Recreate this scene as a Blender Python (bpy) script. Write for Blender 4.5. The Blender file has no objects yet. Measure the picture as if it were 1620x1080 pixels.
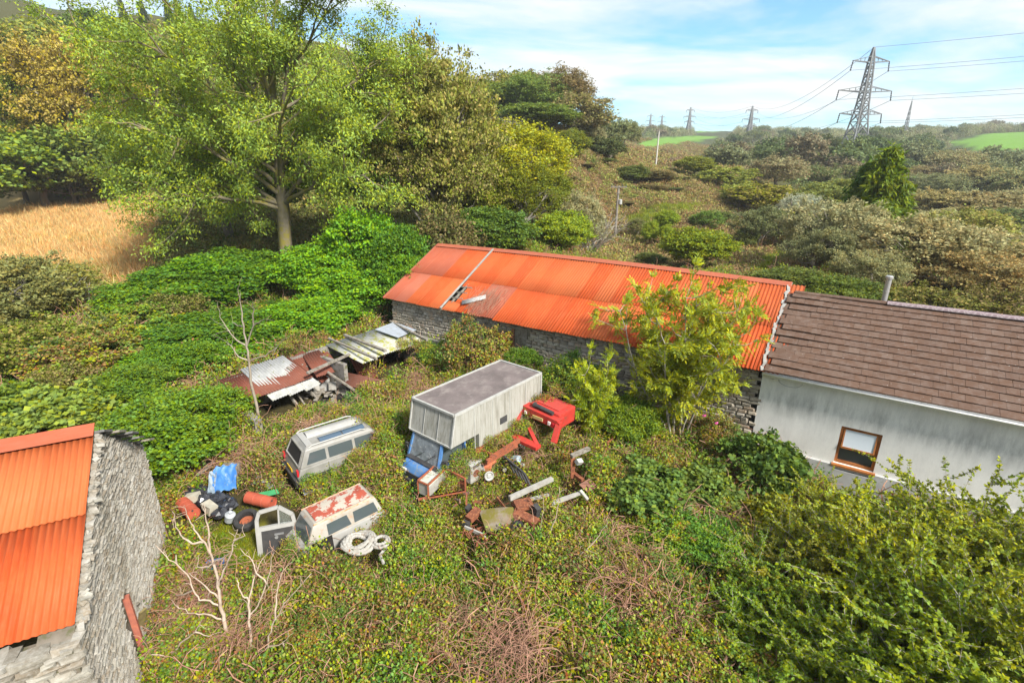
import bpy, math, random
import numpy as np
from mathutils import Vector, Matrix, Euler

# ---------------------------------------------------------------- camera, sky, sun
SC = bpy.context.scene
COL = SC.collection
CAM_H, FPX, HOR = 10.5, 820.0, 255.0
PITCH = math.atan((540 - HOR) / FPX)
cam_data = bpy.data.cameras.new('camera')
cam_data.sensor_width = 36.0
cam_data.lens = FPX / 1620 * 36
cam_data.clip_start, cam_data.clip_end = 0.2, 9000
cam = bpy.data.objects.new('camera', cam_data)
COL.objects.link(cam)
cam.location = (0, 0, CAM_H)
cam.rotation_euler = (math.pi / 2 - PITCH, 0, 0)
SC.camera = cam

SUN_AZ, SUN_EL = math.radians(138), math.radians(40)      # clockwise from +Y (the view), so the sun stands right and a little behind
sd = Vector((math.sin(SUN_AZ) * math.cos(SUN_EL), math.cos(SUN_AZ) * math.cos(SUN_EL), math.sin(SUN_EL)))
sun_d = bpy.data.lights.new('sun', 'SUN')
sun_d.energy, sun_d.angle, sun_d.color = 2.5, math.radians(9.0), (1.0, .95, .86)
sun = bpy.data.objects.new('sun', sun_d)
COL.objects.link(sun)
sun.location = (60, -30, 80)
sun.rotation_euler = sd.to_track_quat('Z', 'Y').to_euler()

W = bpy.data.worlds.new('World')
SC.world = W
W.use_nodes = True
nt = W.node_tree
for n_ in list(nt.nodes):
    nt.nodes.remove(n_)
def wn(t, **k):
    n_ = nt.nodes.new(t)
    for a, b in k.items():
        setattr(n_, a, b)
    return n_
wout, wbg = wn('ShaderNodeOutputWorld'), wn('ShaderNodeBackground')
wsky = wn('ShaderNodeTexSky', sky_type='NISHITA', sun_disc=False)
wsky.sun_elevation, wsky.sun_rotation = SUN_EL, SUN_AZ
wsky.altitude, wsky.air_density, wsky.dust_density, wsky.ozone_density = 50, 1.0, 0.6, 1.6
wbg.inputs[1].default_value = 0.15
tc, sep = wn('ShaderNodeTexCoord'), wn('ShaderNodeSeparateXYZ')
nt.links.new(tc.outputs['Generated'], sep.inputs[0])
zz = wn('ShaderNodeMath', operation='MAXIMUM'); zz.inputs[1].default_value = 0.0
nt.links.new(sep.outputs[2], zz.inputs[0])
za = wn('ShaderNodeMath', operation='ADD'); za.inputs[1].default_value = 0.16
nt.links.new(zz.outputs[0], za.inputs[0])
cx, cy = wn('ShaderNodeMath', operation='DIVIDE'), wn('ShaderNodeMath', operation='DIVIDE')
nt.links.new(sep.outputs[0], cx.inputs[0]); nt.links.new(za.outputs[0], cx.inputs[1])
nt.links.new(sep.outputs[1], cy.inputs[0]); nt.links.new(za.outputs[0], cy.inputs[1])
comb = wn('ShaderNodeCombineXYZ')
nt.links.new(cx.outputs[0], comb.inputs[0]); nt.links.new(cy.outputs[0], comb.inputs[1])
mp = wn('ShaderNodeMapping')
mp.inputs['Rotation'].default_value = (0, 0, math.radians(-32))
mp.inputs['Scale'].default_value = (0.62, 1.25, 1)
mp.inputs['Location'].default_value = (3.1, 1.35, 0)
nt.links.new(comb.outputs[0], mp.inputs[0])
cn = wn('ShaderNodeTexNoise'); cn.inputs['Scale'].default_value = 1.05; cn.inputs['Detail'].default_value = 9; cn.inputs['Roughness'].default_value = .58; cn.inputs['Distortion'].default_value = .55
nt.links.new(mp.outputs[0], cn.inputs['Vector'])
cr = wn('ShaderNodeValToRGB')
cr.color_ramp.elements[0].position, cr.color_ramp.elements[1].position = .34, .58
cr.color_ramp.elements[0].color = (.10, .10, .10, 1)
cr.color_ramp.elements[1].color = (1, 1, 1, 1)
nt.links.new(cn.outputs['Fac'], cr.inputs[0])
mx = wn('ShaderNodeMixRGB')
nt.links.new(cr.outputs[0], mx.inputs[0])
tint = wn('ShaderNodeMixRGB', blend_type='MULTIPLY'); tint.inputs[0].default_value = 1; tint.inputs[2].default_value = (.19, .37, .45, 1)
nt.links.new(wsky.outputs[0], tint.inputs[1])
nt.links.new(tint.outputs[0], mx.inputs[1])
mx.inputs[2].default_value = (2.0, 2.03, 2.01, 1)
nt.links.new(mx.outputs[0], wbg.inputs[0])
nt.links.new(wbg.outputs[0], wout.inputs[0])

SC.view_settings.view_transform = 'Standard'
SC.view_settings.look = 'None'
SC.view_settings.exposure = 1.84
SC.view_settings.gamma = 1
SC.view_settings.use_curve_mapping = False
SC.cycles.max_bounces = 10
SC.cycles.diffuse_bounces = 6
SC.cycles.transparent_max_bounces = 6

# ---------------------------------------------------------------- helpers
_c, _s = math.cos(PITCH), math.sin(PITCH)
def ray(px, py):
    a, b = (px - 810) / FPX, (540 - py) / FPX
    return a, _c + b * _s, -_s + b * _c
def at(px, py, z):                       # photograph pixel + height -> world point
    a, y, d = ray(px, py)
    t = (z - CAM_H) / d
    return Vector((a * t, y * t, z))
def atY(px, py, Y):                      # photograph pixel + distance -> world point
    a, y, d = ray(px, py)
    t = Y / y
    return Vector((a * t, Y, CAM_H + d * t))
def depth_px(Y, py=400):                 # photograph pixels per metre at distance Y
    return FPX / (Y * _c)
def proj(P):
    P = np.asarray(P, float).reshape(-1, 3)
    z = P[:, 2] - CAM_H
    dep = P[:, 1] * _c - z * _s
    up = P[:, 1] * _s + z * _c
    return 810 + FPX * P[:, 0] / dep, 540 - FPX * up / dep, dep

RN = random.Random(7)
def rnd(a, b): return RN.uniform(a, b)

def tag(o, label=None, cat=None, group=None, kind=None):
    if label: o['label'] = label
    if cat: o['category'] = cat
    if group: o['group'] = group
    if kind: o['kind'] = kind
    return o
def empty(name, loc=(0, 0, 0), rz=0.0, rot=None, parent=None):
    o = bpy.data.objects.new(name, None)
    o.empty_display_size = .2
    COL.objects.link(o)
    o.location = loc
    o.rotation_euler = rot if rot else (0, 0, rz)
    if parent: o.parent = parent
    return o
def place(name, mesh, parent=None, loc=(0, 0, 0), rot=(0, 0, 0), scale=(1, 1, 1)):
    o = bpy.data.objects.new(name, mesh)
    COL.objects.link(o)
    if parent: o.parent = parent
    o.location, o.rotation_euler, o.scale = loc, rot, scale
    return o

def np_mesh(name, verts, faces, mat, smooth=False):
    """verts (n,3), faces (m,k) array with constant k"""
    verts = np.asarray(verts, np.float32); faces = np.asarray(faces, np.int32)
    me = bpy.data.meshes.new(name)
    m, k = faces.shape
    me.vertices.add(len(verts)); me.vertices.foreach_set('co', verts.ravel())
    me.loops.add(m * k); me.loops.foreach_set('vertex_index', faces.ravel())
    me.polygons.add(m)
    me.polygons.foreach_set('loop_start', np.arange(0, m * k, k, dtype=np.int32))
    me.polygons.foreach_set('loop_total', np.full(m, k, np.int32))
    if smooth: me.polygons.foreach_set('use_smooth', np.ones(m, bool))
    me.update(calc_edges=True)
    if mat: me.materials.append(mat)
    return me

class MB:
    """collects shapes, builds ONE mesh"""
    def __init__(s): s.v, s.f = [], []
    def add(s, vs, fs):
        o = len(s.v); s.v += [tuple(v) for v in vs]; s.f += [tuple(i + o for i in f) for f in fs]; return s
    def box(s, c, d, rot=None, jit=0.0):
        hx, hy, hz = d[0] / 2, d[1] / 2, d[2] / 2
        vs = [Vector((x * hx + rnd(-jit, jit), y * hy + rnd(-jit, jit), z * hz + rnd(-jit, jit))) for x in (-1, 1) for y in (-1, 1) for z in (-1, 1)]
        if rot:
            R = Euler(rot).to_matrix(); vs = [R @ v for v in vs]
        c = Vector(c)
        return s.add([v + c for v in vs], [(0, 1, 3, 2), (4, 6, 7, 5), (0, 4, 5, 1), (2, 3, 7, 6), (0, 2, 6, 4), (1, 5, 7, 3)])
    def bar(s, a, b, w, h=None, up=(0, 0, 1)):          # rectangular bar from a to b
        a, b = Vector(a), Vector(b); h = h or w
        d = (b - a).normalized(); u = Vector(up)
        if abs(d.dot(u)) > .97: u = Vector((1, 0, 0))
        x = d.cross(u).normalized(); y = x.cross(d)
        vs = [p + x * i * w / 2 + y * j * h / 2 for p in (a, b) for i, j in ((-1, -1), (1, -1), (1, 1), (-1, 1))]
        return s.add(vs, [(3, 2, 1, 0), (4, 5, 6, 7)] + [(i, (i + 1) % 4, 4 + (i + 1) % 4, 4 + i) for i in range(4)])
    def tube(s, pts, r, n=6, cap=True):
        pts = [Vector(p) for p in pts]
        rs = r if isinstance(r, (list, tuple)) else [r] * len(pts)
        vs, fs = [], []
        x = None
        for i, p in enumerate(pts):
            d = (pts[min(i + 1, len(pts) - 1)] - pts[max(i - 1, 0)])
            d = d.normalized() if d.length > 1e-9 else Vector((0, 0, 1))
            if x is None:
                x = d.orthogonal().normalized()
            else:
                x = (x - d * x.dot(d)); x = x.normalized() if x.length > 1e-6 else d.orthogonal().normalized()
            y = d.cross(x)
            vs += [p + (x * math.cos(2 * math.pi * k / n) + y * math.sin(2 * math.pi * k / n)) * rs[i] for k in range(n)]
        for i in range(len(pts) - 1):
            for k in range(n):
                a, b = i * n + k, i * n + (k + 1) % n
                fs.append((a, b, b + n, a + n))
        if cap:
            fs.append(tuple(range(n - 1, -1, -1))); fs.append(tuple(range((len(pts) - 1) * n, len(pts) * n)))
        return s.add(vs, fs)
    def cyl(s, a, b, r, n=12, r2=None):
        return s.tube([a, b], [r, r2 if r2 is not None else r], n)
    def lathe(s, a, axis, prof, n=16):                   # prof: (along, radius)
        a, ax = Vector(a), Vector(axis).normalized()
        x = ax.orthogonal().normalized(); y = ax.cross(x)
        vs, fs = [], []
        for t, r in prof:
            vs += [a + ax * t + (x * math.cos(2 * math.pi * k / n) + y * math.sin(2 * math.pi * k / n)) * r for k in range(n)]
        for i in range(len(prof) - 1):
            for k in range(n):
                p, q = i * n + k, i * n + (k + 1) % n
                fs.append((p, q, q + n, p + n))
        return s.add(vs, fs)
    def loft(s, rings, closed=True, caps=True):
        n = len(rings[0]); vs = [p for r in rings for p in r]; fs = []
        for i in range(len(rings) - 1):
            for k in range(n if closed else n - 1):
                a, b = i * n + k, i * n + (k + 1) % n
                fs.append((a, b, b + n, a + n))
        if caps and closed:
            fs.append(tuple(range(n - 1, -1, -1))); fs.append(tuple(range((len(rings) - 1) * n, len(rings) * n)))
        return s.add(vs, fs)
    def prism(s, poly, d):                               # polygon (3d points) pushed along vector d
        n = len(poly); d = Vector(d)
        vs = [Vector(p) for p in poly] + [Vector(p) + d for p in poly]
        return s.add(vs, [tuple(range(n - 1, -1, -1)), tuple(range(n, 2 * n))] + [(i, (i + 1) % n, n + (i + 1) % n, n + i) for i in range(n)])
    def mesh(s, name, m, smooth=False, bevel=0.0):
        me = bpy.data.meshes.new(name)
        me.from_pydata(s.v, [], s.f)
        if bevel or True:
            import bmesh
            bm = bmesh.new(); bm.from_mesh(me)
            bmesh.ops.recalc_face_normals(bm, faces=bm.faces)
            if bevel:
                ed = [e for e in bm.edges if len(e.link_faces) == 2 and e.calc_face_angle(0) > .5]
                bmesh.ops.bevel(bm, geom=ed, offset=bevel, segments=2, affect='EDGES', clamp_overlap=True, profile=.6)
            bm.to_mesh(me); bm.free()
        if smooth:
            me.polygons.foreach_set('use_smooth', np.ones(len(me.polygons), bool))
        if m: me.materials.append(m)
        me.update()
        return me
    def build(s, name, m, parent=None, loc=(0, 0, 0), rot=(0, 0, 0), smooth=False, bevel=0.0):
        return place(name, s.mesh(name, m, smooth, bevel), parent, loc, rot)

# ---------------------------------------------------------------- materials
class NT:
    def __init__(s, name):
        s.m = bpy.data.materials.new(name); s.m.use_nodes = True
        s.t = s.m.node_tree
        s.b = s.t.nodes['Principled BSDF']; s.out = s.t.nodes['Material Output']
    def n(s, t, **k):
        n_ = s.t.nodes.new(t)
        for a, b in k.items():
            setattr(n_, a, b)
        return n_
    def l(s, a, b): s.t.links.new(a, b)
    def coord(s, kind='Object'):
        return s.n('ShaderNodeTexCoord').outputs[kind]
    def wpos(s):
        return s.n('ShaderNodeNewGeometry').outputs['Position']
    def noise(s, vec, scale, detail=4, rough=.6, dist=0.0):
        n_ = s.n('ShaderNodeTexNoise')
        n_.inputs['Scale'].default_value, n_.inputs['Detail'].default_value = scale, detail
        n_.inputs['Roughness'].default_value, n_.inputs['Distortion'].default_value = rough, dist
        s.l(vec, n_.inputs['Vector'])
        return n_.outputs['Fac']
    def mapv(s, vec, scale=(1, 1, 1), rot=(0, 0, 0)):
        n_ = s.n('ShaderNodeMapping'); n_.inputs['Scale'].default_value = scale; n_.inputs['Rotation'].default_value = rot
        s.l(vec, n_.inputs[0]); return n_.outputs[0]
    def ramp(s, fac, stops, interp='LINEAR'):
        n_ = s.n('ShaderNodeValToRGB'); cr_ = n_.color_ramp; cr_.interpolation = interp
        while len(cr_.elements) < len(stops): cr_.elements.new(.5)
        for e, (p, c) in zip(cr_.elements, stops):
            e.position = p; e.color = (c, c, c, 1) if isinstance(c, (int, float)) else (*c, 1)
        s.l(fac, n_.inputs[0]); return n_.outputs[0]
    def mix(s, fac, a, b, mode='MIX'):
        n_ = s.n('ShaderNodeMixRGB'); n_.blend_type = mode
        for i, v in ((0, fac), (1, a), (2, b)):
            if isinstance(v, (int, float)): n_.inputs[i].default_value = v if i == 0 else (v, v, v, 1)
            elif isinstance(v, tuple): n_.inputs[i].default_value = (*v, 1)
            else: s.l(v, n_.inputs[i])
        return n_.outputs[0]
    def math(s, op, a, b=None):
        n_ = s.n('ShaderNodeMath'); n_.operation = op
        for i, v in ((0, a), (1, b)):
            if v is None: continue
            if isinstance(v, (int, float)): n_.inputs[i].default_value = v
            else: s.l(v, n_.inputs[i])
        return n_.outputs[0]
    def bump(s, h, dist=.02, strength=.6):
        n_ = s.n('ShaderNodeBump'); n_.inputs['Distance'].default_value = dist; n_.inputs['Strength'].default_value = strength
        s.l(h, n_.inputs['Height']); s.l(n_.outputs[0], s.b.inputs['Normal'])
    def fin(s, col, rough=.8, spec=.3, metal=0.0):
        if isinstance(col, tuple): s.b.inputs['Base Color'].default_value = (*col, 1)
        else: s.l(col, s.b.inputs['Base Color'])
        if isinstance(rough, (int, float)): s.b.inputs['Roughness'].default_value = rough
        else: s.l(rough, s.b.inputs['Roughness'])
        s.b.inputs['Specular IOR Level'].default_value = spec
        s.b.inputs['Metallic'].default_value = metal
        return s.m

def mat_mottled(name, c1, c2, scale=3.0, rough=.8, c3=None, scale3=12.0, thr=(.52, .62), spec=.3, bump=0.0, coord='Object'):
    """two-tone noise mottling, optional third tone in patches"""
    t = NT(name); v = t.coord(coord)
    col = t.mix(t.ramp(t.noise(v, scale, 5, .65), [(.35, 0), (.65, 1)]), c1, c2)
    if c3: col = t.mix(t.ramp(t.noise(v, scale3, 6, .7), [(thr[0], 0), (thr[1], 1)]), col, c3)
    if bump: t.bump(t.noise(v, scale * 8, 4), bump)
    return t.fin(col, rough, spec)

def mat_leaf(name, col=None, col2=None, wscale=.35, trans=.35, spread=.35, patches=None):
    """foliage: object colour (or col) varied leaf by leaf; col2 = autumn tint of some leaves; patches = ramp stops over world noise"""
    t = NT(name)
    geo = t.n('ShaderNodeNewGeometry')
    ri = geo.outputs['Random Per Island']
    if patches:
        nz = t.mix(.26, t.noise(geo.outputs['Position'], wscale, 5, .65), t.n('ShaderNodeObjectInfo').outputs['Random'])
        nz = t.mix(.15, nz, ri)
        base = t.ramp(nz, patches)
    elif col: base = t.mix(0, col, col)
    else: base = t.n('ShaderNodeObjectInfo').outputs['Color']
    r2 = t.math('FRACT', t.math('MULTIPLY', ri, 17.31))
    r3 = t.math('FRACT', t.math('MULTIPLY', ri, 91.7))
    if col2 is not None:
        base = t.mix(t.ramp(r2, [(1 - spread, 0), (1, .85)]), base, col2)
    else:
        hs = t.n('ShaderNodeHueSaturation')
        t.l(base, hs.inputs['Color'])
        t.l(t.ramp(r2, [(0, .462), (1, .520)]), hs.inputs['Hue'])
        base = hs.outputs[0]
    pn = t.noise(geo.outputs['Position'], .9, 4, .6)
    base = t.mix(t.ramp(pn, [(.42, 0), (.68, .45)]), base, t.mix(1, base, (1.35, 1.0, .8), 'MULTIPLY'))
    base = t.mix(t.ramp(t.noise(geo.outputs['Position'], 2.3, 3, .6), [(.40, .50), (.58, 0)]), base, t.mix(1, base, (.55, .72, .8), 'MULTIPLY'))
    hv = t.n('ShaderNodeHueSaturation')
    t.l(base, hv.inputs['Color'])
    t.l(t.math('ADD', t.math('MULTIPLY', r3, .95), .88), hv.inputs['Value'])
    t.l(t.math('ADD', t.math('MULTIPLY', r2, -.30), 1.20), hv.inputs['Saturation'])
    base = hv.outputs[0]
    t.fin(base, .62, .25)
    if trans > 0:
        tr = t.n('ShaderNodeBsdfTranslucent'); t.l(base, tr.inputs[0])
        ms = t.n('ShaderNodeMixShader'); ms.inputs[0].default_value = trans
        t.l(t.b.outputs[0], ms.inputs[1]); t.l(tr.outputs[0], ms.inputs[2]); t.l(ms.outputs[0], t.out.inputs[0])
    return t.m

# ---------------------------------------------------------------- terrain
def _uv(x, y):
    x, y = np.asarray(x, float), np.asarray(y, float)
    az = np.clip(np.arctan2(x, y), -math.radians(50), math.radians(50))
    return np.stack([az * 2.2, np.log(np.maximum(np.hypot(x, y), 3.0))], -1)
_ctl = []                                                  # x, y, z
def _cp(px, py, D): p = atY(px, py, D); _ctl.append(tuple(p))
for az_ in (-50, -25, 0, 25, 50):
    for D_, z_ in ((3, -.9), (8.5, -.8), (12, -.5 if az_ < 20 else -.9), (16, 0 if az_ < 20 else -1.0)):
        a_ = math.radians(az_); _ctl.append((D_ * math.tan(a_), D_, z_))
_ctl += [(-9, 20, 0), (0, 20, .1), (7, 19, -.2), (11, 16.5, -1.0), (-9, 28, .3), (-2, 28, .3), (6, 26, .2), (14, 20, -.8), (20, 22, -1.6), (-14, 15, -.2), (-22, 22, 0), (-16, 30, .5), (-26, 34, .8)]
for p_ in ((460, 452, 41.5), (200, 470, 40), (0, 440, 44), (240, 400, 52), (100, 283, 92), (-150, 283, 92), (230, 290, 92), (100, 240, 104), (-100, 235, 104),
           (100, 150, 135), (-150, 100, 140), (0, 20, 180), (-250, -40, 180), (200, 28, 190), (450, 70, 185), (350, 240, 95), (650, 165, 150),
           (765, 205, 125), (840, 200, 118), (900, 222, 108), (700, 300, 72), (870, 222, 92), (960, 262, 100), (1000, 300, 96), (1085, 300, 100),
           (969, 375, 72), (860, 395, 45), (1108, 440, 47), (1200, 422, 52), (1150, 345, 92), (1060, 325, 82), (1250, 345, 85), (1330, 430, 45), (1450, 500, 35), (1600, 520, 32),
           (1700, 500, 34), (1400, 430, 60), (1550, 430, 62), (1350, 315, 128), (1450, 330, 128), (1600, 355, 100), (1700, 380, 100), (1357, 266, 195), (1150, 264, 195), (1250, 268, 250), (1500, 275, 210), (1650, 270, 200),
           (1070, 232, 380), (1100, 213, 640), (1350, 232, 380), (1350, 214, 640), (1590, 226, 330), (1600, 207, 520), (1750, 200, 520), (940, 225, 330), (950, 208, 500), (1200, 209, 700),
           (950, 211, 900), (1200, 214, 1100), (1500, 208, 900), (1700, 205, 900)):
    _cp(*p_)
for az_ in (-50, -38, -25, -10):
    for D_, z_ in ((380, 64), (900, 66), (2600, 60)): _ctl.append((D_ * math.tan(math.radians(az_)), D_, z_))
for az_ in (5, 20, 35, 50):
    _ctl.append((2600 * math.tan(math.radians(az_)), 2600, 40))
for D_, z_ in ((300, 32), (700, 40)): _ctl.append((D_ * math.tan(-.03), D_, z_))
_C = np.array(_ctl); _CU = _uv(_C[:, 0], _C[:, 1])
def _phi(r): return np.where(r > 1e-9, r * r * np.log(np.maximum(r, 1e-9)), 0)
_n = len(_C)
_A = np.zeros((_n + 3, _n + 3))
_A[:_n, :_n] = _phi(np.linalg.norm(_CU[:, None] - _CU[None], axis=2)) + np.eye(_n) * .004
_A[:_n, _n] = 1; _A[:_n, _n + 1:] = _CU; _A[_n, :_n] = 1; _A[_n + 1:, :_n] = _CU.T
_Wt = np.linalg.solve(_A, np.r_[_C[:, 2], 0, 0, 0])
def zg(x, y):
    x, y = np.atleast_1d(np.asarray(x, float)), np.atleast_1d(np.asarray(y, float))
    out = np.empty(len(x))
    for i in range(0, len(x), 8000):
        U = _uv(x[i:i + 8000], y[i:i + 8000])
        out[i:i + 8000] = _phi(np.linalg.norm(U[:, None] - _CU[None], axis=2)) @ _Wt[:_n] + _Wt[_n] + U @ _Wt[_n + 1:]
    d = np.hypot(x, y)
    out += np.where(d > 25, np.minimum((d - 25) * .012, 1.2), 0) * (np.sin(x * .11 + 1.3) * np.cos(y * .093) + .5 * np.sin(x * .31 + y * .23))
    return out
def zg1(x, y): return float(zg(x, y)[0])
def pip(px, py, poly):
    px, py = np.asarray(px), np.asarray(py); ins = np.zeros(px.shape, bool); j = len(poly) - 1
    for i in range(len(poly)):
        (xi, yi), (xj, yj) = poly[i], poly[j]
        ins ^= ((yi > py) != (yj > py)) & (px < (xj - xi) * (py - yi) / (yj - yi + 1e-12) + xi)
        j = i
    return ins
# land cover as plots of ground (outlined where they stand, with the distances they span)
TAN = [(-260, 280), (60, 278), (150, 281), (250, 300), (255, 400), (235, 445), (195, 478), (60, 420), (-260, 380)]
PATCH = [(95, 440), (130, 420), (190, 425), (195, 470), (150, 490), (100, 470)]
BRACK = [(700, 215), (850, 208), (900, 225), (990, 250), (1100, 290), (1190, 320), (1240, 345), (1235, 400), (1190, 445), (1100, 470), (980, 430), (900, 400), (880, 330), (820, 270)]
LAWN = [(985, 345), (1050, 322), (1120, 322), (1080, 340), (1000, 358)]
TRACK = [(1180, 450), (1200, 410), (1240, 392), (1262, 396), (1235, 415), (1215, 450)]
FIELDS = [([(1005, 228), (1040, 219), (1130, 212), (1128, 219), (1080, 228), (1020, 236)], 250, 560), ([(940, 206), (1000, 203), (1020, 210), (960, 216)], 300, 560),
          ([(1500, 226), (1560, 212), (1700, 200), (1700, 232), (1560, 237)], 200, 460), ([(1105, 205), (1150, 203), (1160, 207), (1100, 210)], 500, 900)]
STRAW = [(1110, 262), (1160, 250), (1210, 250), (1200, 262), (1130, 270)]
def in_fields(qx, qy, D):
    m = np.zeros(np.shape(qx), bool)
    for poly, a, b in FIELDS: m |= pip(qx, qy, poly) & (D > a) & (D < b)
    return m
_az = np.r_[np.arange(-180, -54, 9.0), np.arange(-54, 54.01, .6), np.arange(63, 180, 9.0)]
_rr = np.r_[0.5, np.exp(np.arange(math.log(3), math.log(1450), .022))]
_AZ, _RR = np.meshgrid(np.radians(_az), _rr)
_X, _Y = (_RR * np.sin(_AZ)).ravel(), (_RR * np.cos(_AZ)).ravel()
_Z = zg(_X, _Y)
na, nr = len(_az), len(_rr)
_i = np.arange((nr - 1) * na); _r, _k = _i // na, _i % na
_F = np.stack([_r * na + _k, _r * na + (_k + 1) % na, (_r + 1) * na + (_k + 1) % na, (_r + 1) * na + _k], 1)
qx, qy, qd = proj(np.stack([_X, _Y, _Z], 1)); qd = np.where(_Y > 1, _Y, -1)
cv = np.tile(np.array([.060, .050, .022]), (len(_X), 1))
far = qd > 60; cv[far] = (.075, .075, .030)
cv[qd > 200] = (.060, .075, .035)
def _setc(m, c): cv[m] = c
_setc(pip(qx, qy, TAN) & (qd > 36) & (qd < 110), (.44, .33, .14))
_setc(pip(qx, qy, PATCH) & (qd > 30) & (qd < 60), (.17, .22, .035))
_setc(pip(qx, qy, BRACK) & (qd > 40) & (qd < 135), (.120, .075, .035))
_setc(pip(qx, qy, LAWN) & (qd > 60) & (qd < 110), (.15, .20, .04))
_setc(pip(qx, qy, TRACK) & (qd > 40) & (qd < 80), (.15, .21, .035))
_setc(pip(qx, qy, STRAW) & (qd > 120) & (qd < 260), (.33, .22, .09))
_setc(in_fields(qx, qy, qd), (.150, .300, .045))
MOSS = [(340, 835), (400, 800), (425, 830), (440, 890), (380, 915), (330, 900)]
_setc(pip(qx, qy, MOSS) & (qd > 8) & (qd < 16), (.160, .150, .018))
tm = NT('ground_cover'); ta = tm.n('ShaderNodeVertexColor', layer_name='cover'); gp = tm.wpos()
gcol = tm.mix(tm.ramp(tm.noise(gp, .55, 8, .7), [(.3, 0), (.7, 1)]), ta.outputs[0], (.05, .05, .02))
gcol = tm.mix(tm.ramp(tm.noise(gp, .55, 8, .7), [(.3, .1), (.7, .45)]), ta.outputs[0], tm.mix(.5, ta.outputs[0], (.07, .06, .02)))
gcol = tm.mix(tm.ramp(tm.noise(gp, 7, 5, .75), [(.4, 0), (.75, .6)]), gcol, tm.mix(.6, gcol, (.02, .018, .01)))
tm.bump(tm.noise(gp, 9, 6, .7), .08, .8)
gm = np_mesh('terrain', np.stack([_X, _Y, _Z], 1), _F, tm.fin(gcol, .95, .1), True)
at_ = gm.color_attributes.new('cover', 'FLOAT_COLOR', 'POINT')
at_.data.foreach_set('color', np.c_[cv, np.ones(len(cv))].astype(np.float32).ravel())
tag(place('terrain', gm), kind='structure')

# ---------------------------------------------------------------- shared materials
def mat_orange(name, c1, c2, c3):
    t = NT(name); p = t.wpos(); o = t.coord()
    r = t.n('ShaderNodeObjectInfo').outputs['Random']
    col = t.mix(t.ramp(t.noise(p, .8, 4), [(.35, 0), (.65, 1)]), c1, c2)
    col = t.mix(t.math('MULTIPLY', t.math('POWER', r, 2.0), .60), col, c3)
    col = t.mix(t.math('MULTIPLY', t.math('FRACT', t.math('MULTIPLY', r, 7.3)), .35), col, t.mix(1, col, (.62, .60, .62), 'MULTIPLY'))
    col = t.mix(t.ramp(t.noise(t.mapv(o, (14, 1.3, 1)), 1.0, 6, .75), [(.46, 0), (.85, .60)]), col, c3)
    col = t.mix(t.ramp(t.noise(t.mapv(o, (9, .8, 1)), 1.7, 7, .8), [(.60, 0), (.78, .55)]), col, (.22, .05, .022))
    col = t.mix(t.ramp(t.noise(p, 9, 6, .8), [(.60, 0), (.8, .7)]), col, (.20, .07, .035))
    return t.fin(col, t.ramp(t.noise(p, 3, 4), [(.3, .60), (.7, .82)]), .25)
M_ORANGE = mat_orange('orange_painted_sheet', (.50, .078, .014), (.42, .062, .012), (.48, .15, .05))
M_FADED = mat_orange('faded_red_sheet', (.35, .080, .040), (.40, .098, .045), (.36, .15, .10))
M_RUSTSHEET = mat_orange('rusty_red_sheet', (.17, .045, .027), (.21, .065, .038), (.10, .06, .042))
M_MORTAR = mat_mottled('lime_mortar', (.21, .18, .145), (.13, .11, .085), 2.2, .95, (.10, .10, .05), 5)
def mat_stone(name, cols, wn_=1.2):
    t = NT(name); o = t.coord(); geo = t.n('ShaderNodeNewGeometry')
    r = t.math('FRACT', t.math('ADD', t.n('ShaderNodeObjectInfo').outputs['Random'], geo.outputs['Random Per Island']))
    col = t.ramp(r, [(i / len(cols), c) for i, c in enumerate(cols)])
    col = t.mix(t.ramp(t.noise(geo.outputs['Position'], 14, 5, .7), [(.42, 0), (.75, .75)]), col, (.42, .40, .36))
    col = t.mix(t.ramp(t.noise(geo.outputs['Position'], wn_, 5, .7), [(.5, 0), (.75, .6)]), col, (.085, .075, .045))
    t.bump(t.noise(geo.outputs['Position'], 40, 5, .7), .012, .8)
    return t.fin(col, .92, .2)
M_STONE = mat_stone('barn_stone', [(.38, .33, .26), (.29, .24, .18), (.46, .42, .35), (.35, .25, .165), (.42, .375, .32), (.25, .215, .17)])
M_STONEPALE = mat_stone('weathered_pale_stone', [(.27, .24, .195), (.35, .33, .28), (.20, .175, .14), (.29, .265, .22), (.38, .36, .32), (.23, .19, .14)], .8)
M_TIMBER = mat_mottled('grey_timber', (.27, .25, .22), (.17, .145, .115), 4, .85, (.10, .085, .06), 9)
M_OLDWHITE = mat_mottled('flaking_white', (.37, .36, .33), (.25, .235, .21), 3, .7, (.16, .13, .09), 7, (.56, .7))
M_RUST = mat_mottled('rust', (.23, .075, .035), (.12, .045, .028), 5, .9, (.32, .13, .06), 14)
M_BLACK = mat_mottled('dark_void', (.015, .014, .013), (.025, .022, .02), 3, .9)  # near-black colour standing in for the unlit inside of openings
M_ASBESTOS = mat_mottled('pale_cement_sheet', (.40, .40, .39), (.28, .285, .28), 2.5, .85, (.18, .18, .06), 4, (.55, .68))
M_GLASS = NT('dusty_glass').fin((.06, .075, .08), .12, .8)
M_TYRE = mat_mottled('tyre_rubber', (.022, .022, .023), (.04, .038, .036), 5, .85)

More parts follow.
